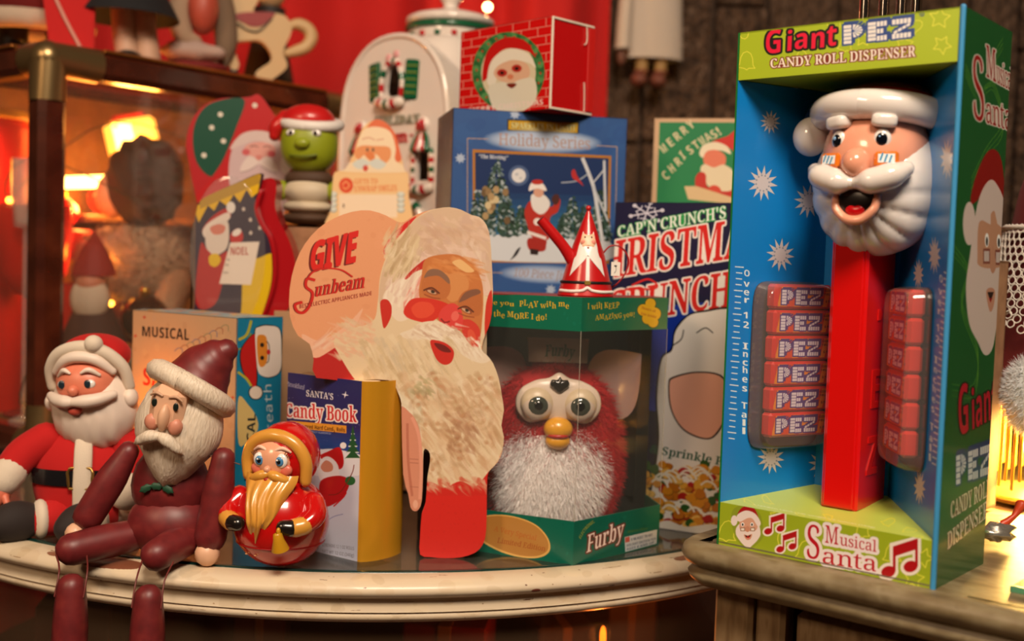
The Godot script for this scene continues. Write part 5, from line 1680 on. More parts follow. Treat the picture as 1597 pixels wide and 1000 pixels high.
# ================================================================ cardboard Santa standee
func standee():
	var o := thing("santa_standee", "large die-cut cardboard Santa face advertising standee with a peach lettered disc", "standee", Vector3(-0.0440, 0.0008, -0.9290), 2.0, "", Vector3(0, 0, 1.9))
	var raw := pts2([652, 868, 668, 872, 690, 874, 715, 873, 738, 866, 751, 852, 756, 830, 757, 790, 758, 745, 764, 733, 774, 722, 781, 706, 784, 682, 780, 664, 784, 640, 781, 618, 776, 590, 767, 566, 757, 553, 750, 546, 752, 530, 760, 510, 765, 488, 767, 450, 765, 405, 763, 372, 757, 350, 746, 338, 734, 335, 718, 327, 700, 323, 680, 325, 660, 330, 641, 338, 629, 346, 618, 345, 602, 336, 577, 328, 550, 330, 522, 340, 497, 356, 476, 380, 461, 410, 452, 450, 452, 492, 464, 522, 482, 535, 488, 560, 492, 588, 560, 592, 604, 592, 622, 620, 624, 645, 626, 740, 634, 772, 637, 792, 643, 799, 650, 796, 655, 782, 657, 740, 658, 704, 663, 701, 668, 708, 668, 722, 664, 745, 661, 785, 655, 802, 652, 840])
	var s := 0.000522
	var pts := []
	for q in loop2(raw, 2):
		pts.append(Vector2((q.x - 700.0) * s, (873.0 - q.y) * s))
	var bx := Rect2(Vector2((445 - 700) * s, (873 - 880) * s), Vector2(345 * s, 562 * s))
	var e := extr(pts, -0.0014, 0.0, bx)
	var p := Pic.new(690, 1124, hx("dd9a70"), self)
	p.box(445, 318, 790, 880)
	p.speck(260, 3, 14, [Color(0.90, 0.64, 0.48, 0.2), Color(0.80, 0.52, 0.36, 0.16)], 2)
	var rg := RandomNumberGenerator.new()
	rg.seed = 17
	var stroke := func(n: int, x0: float, y0: float, x1: float, y1: float, dx: float, dy: float, w: float, cols: Array, soft: float):
		for k in n:
			var x := rg.randf_range(x0, x1)
			var y := rg.randf_range(y0, y1)
			var c: Color = hx(cols[rg.randi() % cols.size()])
			c.a = soft
			var ex := dx + rg.randf_range(-6, 6)
			var ey := dy + rg.randf_range(-6, 6)
			p.ln([x, y, x + ex * 0.5 + rg.randf_range(-3, 3), y + ey * 0.5, x + ex, y + ey], w * rg.randf_range(0.6, 1.3), c, true, true)
	# lower left coat and collar
	p.cv([484, 545, 510, 538, 540, 520, 560, 560, 556, 600, 480, 600], hx("b3201c"))
	p.cv([470, 520, 500, 530, 540, 505, 565, 480, 545, 520, 515, 545, 487, 556], hx("e2ae90"))
	stroke.call(30, 484, 530, 540, 545, 26, -20, 6, ["e6c4ac", "d99a80"], 0.25)
	# head and beard base
	p.cv([560, 600, 532, 560, 520, 530, 545, 512, 580, 500, 588, 470, 592, 430, 604, 395, 628, 360, 660, 332, 700, 322, 745, 336, 764, 370, 768, 450, 765, 490, 752, 530, 750, 546, 770, 570, 784, 630, 786, 690, 760, 745, 758, 760, 650, 775, 620, 690, 600, 620], hx("dcc5a2"))
	stroke.call(90, 528, 500, 590, 560, -16, -8, 8, ["dcc5a2", "e2ae90", "d8b898"], 0.25)
	# hat: a thin red edge, broad fur band
	p.cv([597, 392, 606, 372, 628, 350, 648, 337, 640, 348, 618, 372, 604, 396], hx("cc1e18"))
	p.cv([590, 470, 594, 428, 606, 396, 628, 366, 652, 338, 690, 324, 730, 332, 757, 352, 765, 400, 766, 455, 752, 458, 744, 428, 726, 405, 700, 396, 668, 402, 645, 418, 632, 432, 622, 450, 604, 470], hx("cfb296"))
	p.cv([634, 425, 650, 400, 672, 385, 705, 380, 735, 392, 756, 425, 764, 455, 752, 458, 744, 428, 726, 405, 700, 396, 668, 402], hx("dcbfae"))
	stroke.call(95, 598, 370, 650, 440, 12, -26, 8, ["d9c49e", "c4a884", "e6d4b6", "b59a72"], 0.28)
	stroke.call(114, 650, 335, 755, 395, 16, 10, 12, ["d2b096", "c6a288", "dfc3ac", "cbab98"], 0.20)
	stroke.call(38, 720, 370, 756, 440, 6, 22, 9, ["dabfae", "d2b09c", "e2cbb8"], 0.20)
	# hair and pink temple
	p.cv([596, 462, 612, 440, 640, 428, 662, 410, 664, 430, 652, 450, 648, 470, 640, 492, 620, 500, 604, 482], hx("e4d2bc"))
	p.cv([630, 432, 648, 414, 664, 403, 664, 415, 645, 424, 634, 434], hx("bb2a1e"))
	p.cv([628, 470, 640, 446, 662, 424, 660, 450, 652, 470, 646, 490, 632, 494], hx("e0998a"))
	stroke.call(49, 600, 440, 650, 480, 8, -22, 6, ["efe2d0", "e0c8b4", "d8b8a8"], 0.30)
	# face
	p.cv([662, 404, 690, 396, 716, 398, 738, 415, 750, 440, 752, 470, 750, 500, 745, 525, 720, 525, 690, 505, 660, 480, 652, 456, 656, 430], hx("c2743c"))
	stroke.call(57, 665, 402, 740, 430, 22, 6, 9, ["d48a4c", "c87a3e", "b66a34", "da9a5e"], 0.23)
	p.cv([704, 408, 716, 404, 728, 412, 738, 422, 726, 424, 712, 416], hx("e2b478"))
	p.cv([688, 440, 706, 425, 728, 435, 726, 455, 706, 470, 694, 462], hx("cf8a50"))
	# brows and sockets
	p.cv([656, 452, 660, 430, 672, 420, 690, 424, 700, 440, 700, 455, 690, 466, 668, 464], hx("ba6c38"))
	p.cv([660, 432, 668, 420, 684, 420, 698, 432, 699, 442, 684, 430, 670, 430], hx("86604a"))
	p.cv([712, 470, 722, 454, 742, 450, 750, 464, 748, 488, 736, 492, 718, 482], hx("b66836"))
	p.cv([714, 470, 724, 455, 742, 450, 748, 456, 734, 462, 722, 468], hx("80543e"))
	for q in [[672, 454, 0.35], [725, 483, 0.5]]:
		p.ell(q[0], q[1], 10, 3.8, hx("8a4626"), q[2])
		p.ell(q[0], q[1] + 0.5, 7.5, 2.3, hx("c9a080"), q[2])
		p.ell(q[0] + 1.5, q[1], 3.0, 2.5, hx("3a2c1e"), q[2])
		p.ln([q[0] - 12, q[1] + 4, q[0], q[1] + 9, q[0] + 13, q[1] + 11], 1.6, hx("9a4a28"), true)
		p.ln([q[0] - 13, q[1] - 2, q[0], q[1] - 6, q[0] + 12, q[1] + 3], 2.2, hx("5e2c18"), true)
	# cheeks and nose
	p.cv([628, 484, 640, 466, 664, 464, 690, 470, 700, 478, 684, 492, 668, 502, 650, 500, 634, 494], hx("cf3020"))
	p.cv([640, 480, 652, 470, 670, 472, 676, 484, 664, 494, 648, 494], hx("dc4a30"))
	p.cv([718, 500, 732, 498, 746, 512, 746, 536, 738, 545, 728, 536, 720, 520], hx("cc3a2a"))
	p.ell(734, 524, 6, 12, hx("d85238"), -0.3)
	p.cv([682, 492, 690, 478, 706, 472, 718, 484, 720, 504, 712, 516, 698, 508, 686, 502], hx("d6403a"))
	p.ell(708, 492, 6, 8, hx("e2665a"), 0.3)
	p.ln([686, 496, 692, 502, 700, 500], 2.4, hx("8a2420"), true)
	# moustache
	p.cv([640, 512, 655, 502, 682, 500, 700, 510, 716, 516, 735, 540, 758, 548, 764, 560, 748, 566, 724, 556, 704, 540, 680, 532, 660, 528, 640, 530, 622, 520], hx("e3d2ba"))
	stroke.call(76, 640, 504, 710, 524, 18, 10, 5, ["efe4d2", "d6bda2", "e6d6c0", "c9a890"], 0.30)
	stroke.call(26, 716, 524, 745, 548, 10, 14, 5, ["efe4d2", "d6bda2"], 0.30)
	# red patches beside the beard
	p.cv([592, 470, 602, 466, 609, 476, 608, 494, 598, 511, 594, 496], hx("c32a1c"))
	p.cv([757, 470, 765, 452, 766, 490, 762, 515, 756, 530, 754, 505], hx("c8321f"))
	# beard strokes
	stroke.call(285, 560, 520, 700, 620, 16, 30, 9, ["ddc6a0", "cfb68e", "e7d6b6", "c2a880", "e0c8a8", "cbb89a"], 0.23)
	stroke.call(380, 620, 580, 775, 735, 18, 26, 11, ["e0c4a0", "d2ae8a", "e8d4b4", "c99e78", "dcc09c", "b8946c", "ecdcc2"], 0.20)
	stroke.call(38, 690, 640, 740, 700, 12, 16, 9, ["a87a58", "b4886a"], 0.20)
	stroke.call(57, 600, 600, 650, 660, 10, 24, 11, ["dcd0b6", "c8bc9c", "e6dcc4"], 0.25)
	stroke.call(19, 640, 585, 665, 610, 10, 10, 8, ["b0a478", "a89a74"], 0.20)
	# curls of the beard
	for k in 34:
		var cx := rg.randf_range(640, 765)
		var cy := rg.randf_range(575, 735)
		var rr := rg.randf_range(12, 26)
		var a0 := rg.randf_range(0, TAU)
		for j in 3:
			var arc := []
			for t in 7:
				var aa := a0 + t * 0.42
				arc.append(cx + cos(aa) * (rr - j * 6.0)); arc.append(cy + sin(aa) * (rr - j * 6.0) * 0.8)
			p.ln(arc, 10.0, [Color(0.66, 0.46, 0.32, 0.035), Color(0.93, 0.85, 0.72, 0.05), Color(0.78, 0.58, 0.42, 0.04)][j], true, true)
	# red coat below
	p.cv([640, 770, 665, 752, 690, 762, 715, 752, 740, 760, 770, 740, 770, 890, 640, 890], hx("c9241a"))
	p.rect(640, 775, 130, 110, hx("cf231a"))
	stroke.call(57, 650, 745, 755, 762, 10, 12, 7, ["d69a7c", "d8b698", "c8573f"], 0.23)
	p.speck(140, 1, 5, [Color(0.85, 0.2, 0.14, 0.2), Color(0.7, 0.1, 0.08, 0.2)], 6, Rect2(0.6, 0.83, 0.35, 0.17))
	# finger
	p.cv([620, 640, 638, 644, 650, 664, 656, 700, 658, 760, 654, 790, 644, 802, 634, 790, 626, 740], hx("cf8a70"))
	p.ln([640, 650, 651, 680, 654, 730, 652, 780], 5, hx("dd9a82"), true)
	p.ln([633, 660, 634, 720, 640, 775], 4, hx("b86f58"), true)
	for yy in [716, 722, 760]:
		p.ln([636, yy, 650, yy + 1], 1.0, hx("a86450"))
	p.ell(645, 788, 4, 7, hx("e0a890"))
	# mouth
	p.cv([669, 532, 680, 530, 696, 536, 706, 548, 702, 564, 690, 568, 678, 558], hx("c62a1e"))
	p.cv([676, 534, 692, 538, 702, 548, 690, 548, 680, 542], hx("6e1a14"))
	p.soften(4)
	for q in [[672, 454, 0.35], [725, 483, 0.5]]:
		p.ell(q[0], q[1], 10, 3.8, hx("8a4626"), q[2])
		p.ell(q[0], q[1] + 0.5, 7.5, 2.3, hx("c9a080"), q[2])
		p.ell(q[0] + 1.5, q[1], 3.0, 2.5, hx("3a2c1e"), q[2])
		p.ln([q[0] - 12, q[1] + 4, q[0], q[1] + 9, q[0] + 13, q[1] + 11], 1.6, hx("9a4a28"), true)
		p.ln([q[0] - 13, q[1] - 2, q[0], q[1] - 6, q[0] + 12, q[1] + 3], 2.2, hx("5e2c18"), true)
	p.text("GIVE", 479, 425, 552, 409, 43, hx("6e1a12"), {"f": "bold", "shear": 0.22, "h2": 46, "ow": 1.2, "oc": hx("6e1a12")})
	p.text("GIVE", 482, 423, 555, 407, 43, hx("cf1a12"), {"f": "bold", "shear": 0.22, "h2": 46, "ow": 1.0, "oc": hx("cf1a12")})
	for k in 2:
		var c := hx("6e1a12") if k == 0 else hx("c41c14")
		var d := 0.0 if k == 0 else 1.6
		p.ln([476 + d, 438, 486 + d, 424, 505 + d, 418, 530 + d, 420, 548 + d, 431], 2.4, c, true)
		p.ln([490 + d, 436, 478 + d, 434, 476 + d, 446, 486 + d, 456, 482 + d, 474, 472 + d, 486, 462 + d, 484, 459 + d, 474, 470 + d, 470], 4.2, c, true)
		p.text("unbeam", 488 + d, 462, 566 + d, 448, 20, c, {"f": "serifb", "shear": 0.3, "h2": 22})
	p.text("BEST ELECTRIC APPLIANCES MADE", 466, 480, 579, 459, 6, hx("8a2018"), {"f": "bold"})
	p.speck(2600, 0.5, 1.1, [Color(0.45, 0.3, 0.2, 0.16), Color(1, 0.95, 0.85, 0.16)], 23)
	part("printed_board", e[0], mt("st_print", p.tex(), 0.5, {"coat": 0.1}), o, "printed Santa face with red lips and cream beard")
	part("cut_edge", e[1], mt("st_edge", "c8b090", 0.85), o)
	part("easel_strut", cbox(Vector3(0.03, 0.2, 0.0015), 0.0004, Vector3.ZERO), mt("st_edge", "c8b090", 0.85), o).transform = Transform3D(rot(9, 0, 0), Vector3(0.015, 0.1, -0.0175))

# ================================================================ round tumbling Santa
func round_santa():
	var o := thing("round_santa", "small round red plastic tumbler Santa with yellow beard and blue eyes", "figurine", Vector3(-0.1770, 0.0, -0.8930), -14.0)
	var red := mt("rs_red", "c01212", 0.2, {"coat": 0.7, "coat_rough": 0.08})
	var yel := mt("rs_yellow", "d89a3e", 0.3, {"coat": 0.4})
	var pink := mt("rs_pink", "e6a684", 0.25, {"coat": 0.4})
	var black := mt("rs_black", "1a1512", 0.25, {"coat": 0.5})
	part("body", sph(Vector3(0, 0.0355, 0), Vector3(0.0378, 0.0355, 0.0365), 40, 26, func(d: Vector3) -> float: return 1.0 + 0.03 * smoothstep(0.3, 0.9, d.y)), red, o, "red round body")
	part("waist_seam", ringtube(Vector3(0, 0.020, 0), 0.0343, 0.0332, 0.0006, Basis(), 40, 0.0, TAU, 6), mt("rs_seam", "8e0d10", 0.4), o)
	part("cap", sph(Vector3(0.002, 0.087, -0.004), Vector3(0.0262, 0.0268, 0.026), 32, 20), red, o, "red hood")
	part("hood_trim", tube(pts3([-0.0225, 0.072, 0.012, -0.0235, 0.086, 0.012, -0.0165, 0.0995, 0.014, 0.0, 0.1050, 0.015, 0.0165, 0.0995, 0.014, 0.0250, 0.086, 0.012, 0.0245, 0.070, 0.010]), [0.0046, 0.0052, 0.0056, 0.0052, 0.0046], 12, 6), yel, o, "yellow hood trim")
	var fc := part("face", sph(Vector3(0, 0.0862, 0.004), Vector3(0.0212, 0.0200, 0.0205), 30, 20), pink, o, "pink face with red cheeks")
	part("nose", sph(Vector3(-0.001, 0.0800, 0.0246), Vector3(0.0030, 0.0028, 0.0030), 12, 8), pink, fc)
	for s in [-1.0, 1.0]:
		part("cheek", sph(Vector3(s * 0.0118, 0.0795, 0.0188), Vector3(0.0055, 0.0046, 0.003), 14, 10), mt("rs_cheek", "d8705c", 0.35), fc)
		part("eye_white", sph(Vector3(s * 0.0090, 0.0868, 0.0212), Vector3(0.0052, 0.0058, 0.0026), 16, 10), mt("eye_white", "f0ece8", 0.1), fc)
		part("iris", sph(Vector3(s * 0.0084, 0.0864, 0.0230), Vector3(0.0035, 0.0038, 0.0016), 14, 10), mt("rs_iris", "4a86b8", 0.1), fc)
		part("pupil", sph(Vector3(s * 0.0082, 0.0864, 0.0242), Vector3(0.0018, 0.0020, 0.0010), 10, 8), mt("rs_pupil", "10141a", 0.1), fc)
		part("eye_glint", sph(Vector3(s * 0.0082 - 0.001, 0.0876, 0.0250), Vector3.ONE * 0.0008, 8, 6), mt("white_dot", "f4f4f4", 0.3), fc)
		part("eyebrow", tube(pts3([s * 0.004, 0.0945, 0.0212, s * 0.0095, 0.0965, 0.0205, s * 0.015, 0.0935, 0.0180]), [0.0012, 0.0016, 0.0010], 8, 4), mt("rs_brow", "f0c8b0", 0.4), fc)
		for k in 4:
			part("eyelash", tube(pts3([s * (0.011 + k * 0.0012), 0.0915 - k * 0.0008, 0.0212 - k * 0.0005, s * (0.0126 + k * 0.0016), 0.0936 - k * 0.0006, 0.0212 - k * 0.0006]), 0.00025, 5, 1), mt("rs_lash", "2a1a14", 0.5), fc)
		part("moustache", tube(pts3([0, 0.0768, 0.0235, s * 0.006, 0.0752, 0.0246, s * 0.013, 0.0722, 0.0222, s * 0.0175, 0.0700, 0.0170]), [0.0030, 0.0042, 0.0036, 0.0014], 10, 5), yel, o)
	part("mouth", sph(Vector3(-0.001, 0.0718, 0.0258), Vector3(0.0026, 0.0022, 0.0014), 12, 8), mt("rs_mouth", "a01c18", 0.3), o)
	# beard: wavy bib that hangs to the belly
	var zc := func(y: float) -> float:
		var t := [[0.024, 0.0358], [0.040, 0.0370], [0.055, 0.0325], [0.065, 0.0290], [0.078, 0.0235]]
		for k in 4:
			if y <= t[k + 1][0]:
				return lerpf(t[k][1], t[k + 1][1], clampf((y - t[k][0]) / (t[k + 1][0] - t[k][0]), 0.0, 1.0))
		return 0.0235
	part("beard", grid(56, 26, func(u, v):
		var s: float = u * 2.0 - 1.0
		var y: float = lerpf(0.0755, 0.0255 + 0.012 * absf(s) + 0.0030 * sin(u * 19.0), v)
		var hw: float = 0.0215 * (1.0 - 0.62 * pow(v, 1.6)) + 0.0015 * sin(v * 9.0)
		var x: float = s * hw - 0.0055 * v * v + 0.0012 * sin(v * 8.0 + u * 3.0)
		var rim: float = 1.0 - pow(absf(s), 4.0)
		var tip: float = 1.0 - pow(v, 6.0)
		var ridge: float = 0.0010 * sin(s * 17.0 + sin(v * 7.0) * 1.3)
		var z: float = zc.call(y) * sqrt(maxf(0.05, 1.0 - pow(x / 0.037, 2.0))) - 0.003 + (0.0085 + ridge) * rim * (0.35 + 0.65 * tip) * sin(PI * clampf(0.14 + v * 0.86, 0.0, 1.0) * 0.82)
		return Vector3(x, y, z)), yel, o, "long wavy yellow beard")
	# arms with yellow cuffs, black mittens and a bell
	for s in [-1.0, 1.0]:
		var arm := part("arm", tube(pts3([s * 0.031, 0.054, 0.008, s * 0.0365, 0.046, 0.018, s * 0.031, 0.0395, 0.0275]), [0.009, 0.0085, 0.007], 14, 5), red, o)
		part("cuff", tube(pts3([s * 0.0325, 0.0402, 0.0268, s * 0.0262, 0.0385, 0.0312]), 0.0072, 14, 3), yel, arm)
		part("mitten", tube(pts3([s * 0.0245, 0.0385, 0.0330, s * 0.0185, 0.0392, 0.0362]), [0.0066, 0.0058], 12, 3), black, arm)
	var bell := part("bell", mv(lathe(pts2([0.0012, 0.010, 0.0034, 0.009, 0.0042, 0.004, 0.0068, -0.004, 0.0060, -0.0045, 0.0, -0.003]), 20), Transform3D(rot(16, 0, 4), Vector3(0.018, 0.0270, 0.0402))), mt("rs_bell", "c8921e", 0.3, {"coat": 0.3}), o, "yellow hand bell")
	part("handle", sph(Vector3(0.0178, 0.0375, 0.0420), Vector3(0.0018, 0.003, 0.0018), 10, 8), mt("rs_bell", "c8921e", 0.3), bell)
	# flaked paint on the front
	for k in 6:
		part("paint_chip", sph(Vector3(-0.016 + k * 0.0028, 0.0135 + (k % 3) * 0.0016, 0.0262 + k * 0.0007), Vector3(0.0013, 0.0006, 0.0010), 6, 4), mt("rs_chip", "d8a070", 0.5), o)

# ================================================================ carved wooden Santa sitting on the rim
func wooden_santa():
	var o := thing("wooden_santa", "carved maroon wooden jointed Santa sitting on the counter edge, legs hanging on wires", "figurine", Vector3(-0.2690, 0.0, -0.9050))
	var mar := mt("ws_maroon", noise_tex(81, 0.03, [[0.0, "581a1c"], [0.5, "702023"], [1.0, "822e2a"]], 256), 0.46, {"tri": 9.0, "coat": 0.12, "coat_rough": 0.35})
	var white := mt("ws_white", noise_tex(82, 0.06, [[0.0, "b9a48c"], [0.35, "dccdb8"], [1.0, "e8dccb"]], 256), 0.5, {"tri": Vector3(30, 6, 30), "bump": noise_tex(83, 0.06, [], 256), "bump_cm": 0.08})
	var skin := mt("ws_skin", "e2b392", 0.4)
	var facet := func(d: Vector3) -> float: return 1.0 + 0.014 * sin(d.x * 9.0 + d.y * 4.0) * cos(d.z * 7.0 - d.y * 6.0)
	part("torso", sph(Vector3(0.0, 0.058, -0.002), Vector3(0.031, 0.034, 0.024), 14, 12, facet), mar, o)
	part("belly", sph(Vector3(0.001, 0.0270, 0.0), Vector3(0.0345, 0.0268, 0.027), 18, 12, facet), mar, o, "maroon rounded belly")
	for k in 3:
		part("holly_leaf", sph(Vector3(0.005 - k * 0.0085, 0.0595 + (0.002 if k == 1 else 0.0), 0.0225), Vector3(0.0062, 0.0036, 0.0018), 12, 8, func(d: Vector3) -> float: return 1.0 - 0.25 * absf(sin(atan2(d.y, d.x) * 3.0)), rot(0, 0, k * 30 - 30)), mt("ws_green", "1f4a34", 0.5), o)
	# head
	var hd := Node3D.new()
	hd.name = "head"
	o.add_child(hd)
	hd.position = Vector3(0.0115, 0.1115, 0.014)
	hd.basis = rot(4, -6, -10)
	part("beard", sph(Vector3(0, -0.006, 0), Vector3(0.0345, 0.0450, 0.027), 30, 22, func(d: Vector3) -> float:
		var low: float = smoothstep(0.0, -1.0, d.y)
		return 1.0 + 0.018 * sin(d.x * 26.0 + d.y * 5.0) * smoothstep(-0.2, 0.3, d.z) - 0.30 * low * absf(d.x) + 0.10 * low * (1.0 - absf(d.x))), white, hd, "white carved hair and pointed beard")
	part("face", cbox(Vector3(0.0275, 0.036, 0.022), 0.006, Vector3(-0.003, 0.0145, 0.0185)), skin, hd, "pale carved face")
	part("nose", sph(Vector3(-0.002, 0.0110, 0.0305), Vector3(0.0048, 0.0125, 0.0062), 10, 8, func(d: Vector3) -> float: return 1.0 - 0.3 * smoothstep(-0.2, 0.9, d.y)), skin, hd)
	for s in [-1.0, 1.0]:
		part("cheek", sph(Vector3(-0.003 + s * 0.0092, 0.0030, 0.0262), Vector3(0.0060, 0.0066, 0.0050), 10, 8), mt("ws_cheek", "cf8a72", 0.45), hd)
		part("eye", sph(Vector3(-0.003 + s * 0.0085, 0.0190, 0.0296), Vector3(0.0022, 0.0033, 0.0010), 12, 8), mt("ws_eye", "1c2420", 0.2), hd)
		part("eyebrow", tube(pts3([-0.003 + s * 0.003, 0.0255, 0.0300, -0.003 + s * 0.008, 0.0268, 0.0296, -0.003 + s * 0.0125, 0.0240, 0.0285]), [0.0010, 0.0014, 0.0008], 8, 3), mt("ws_brow", "c9a083", 0.5), hd)
		part("moustache", tube(pts3([-0.003, -0.0055, 0.0315, -0.003 + s * 0.007, -0.0070, 0.0325, -0.003 + s * 0.014, -0.0120, 0.0300, -0.003 + s * 0.0195, -0.0165, 0.0265]), [0.0036, 0.0050, 0.0042, 0.0012], 10, 4), white, hd)
	part("hat_brim", ringtube(Vector3(0.003, 0.0270, -0.004), 0.0305, 0.0270, 0.0085, rot(-24, 0, -15), 26, 0.0, TAU, 9), white, hd, "thick white hat brim")
	part("hat", tube(pts3([0.004, 0.030, -0.010, 0.009, 0.043, -0.013, 0.0165, 0.0545, -0.015, 0.0220, 0.0605, -0.016]), [0.0270, 0.0225, 0.0155, 0.0095], 12, 4), mar, hd, "maroon hat leaning aside")
	# arms
	var al := part("arm", tube(pts3([-0.0305, 0.086, 0.008, -0.0450, 0.060, 0.0105, -0.0600, 0.0335, 0.013]), [0.0085, 0.0125, 0.0122], 10, 5), mar, o)
	part("hand", sph(Vector3(-0.0680, 0.0210, 0.0175), Vector3(0.0085, 0.0085, 0.0085), 9, 7), skin, al)
	var ar := part("arm", tube(pts3([0.0470, 0.0850, 0.018, 0.0435, 0.055, 0.0195, 0.0385, 0.0215, 0.0205]), [0.0090, 0.0122, 0.0125], 10, 5), mar, o)
	part("hand", sph(Vector3(0.0372, 0.0102, 0.0235), Vector3(0.0100, 0.0100, 0.0100), 9, 7), skin, ar)
	part("eye_screw", ringtube(Vector3(0.0290, 0.0880, 0.020), 0.0024, 0.0034, 0.0006, rot(90, 0, 0), 14, 0.0, TAU, 6), mt("wire", "5a3a30", 0.4, {"metal": 0.6}), o)
	part("shoulder_wire", tube(pts3([0.0300, 0.0880, 0.020, 0.0420, 0.0850, 0.019, 0.0600, 0.0800, 0.018]), 0.0005, 6, 3), mt("wire", "5a3a30", 0.4, {"metal": 0.6}), o)
	# legs: thighs on the counter, shins hung below the knee by wire
	for q in [[Vector3(-0.026, 0.0185, 0.008), Vector3(-0.045, 0.0160, 0.022), Vector3(-0.0640, 0.0135, 0.0380), Vector3(-0.0530, -0.0080, 0.0645)], [Vector3(0.020, 0.0185, 0.012), Vector3(0.012, 0.0165, 0.030), Vector3(0.0045, 0.0135, 0.0465), Vector3(0.0070, -0.0120, 0.0720)]]:
		var th := part("thigh", tube([q[0], q[1], q[2]], [0.0125, 0.0135, 0.0125], 10, 4), mar, o)
		var k: Vector3 = q[3]
		var sh := part("shin", tube([k + Vector3(0, 0.001, 0), k + Vector3(0.0, -0.03, 0.001), k + Vector3(-0.001, -0.075, 0.002), k + Vector3(-0.001, -0.10, 0.003)], [0.0105, 0.0128, 0.0135, 0.0125], 10, 4), mar, o)
		part("boot", sph(k + Vector3(-0.001, -0.113, 0.010), Vector3(0.012, 0.010, 0.021), 12, 8), mt("ws_boot", "17100e", 0.4), sh)
		for s in [-1.0, 1.0]:
			part("wire", tube([q[2] + Vector3(s * 0.0118 + 0.003, -0.003, 0.006), k + Vector3(s * 0.0105, 0.012, -0.004), k + Vector3(s * 0.0108, -0.006, 0.004)], 0.0007, 6, 3), mt("wire2", "6a2a26", 0.4), th)

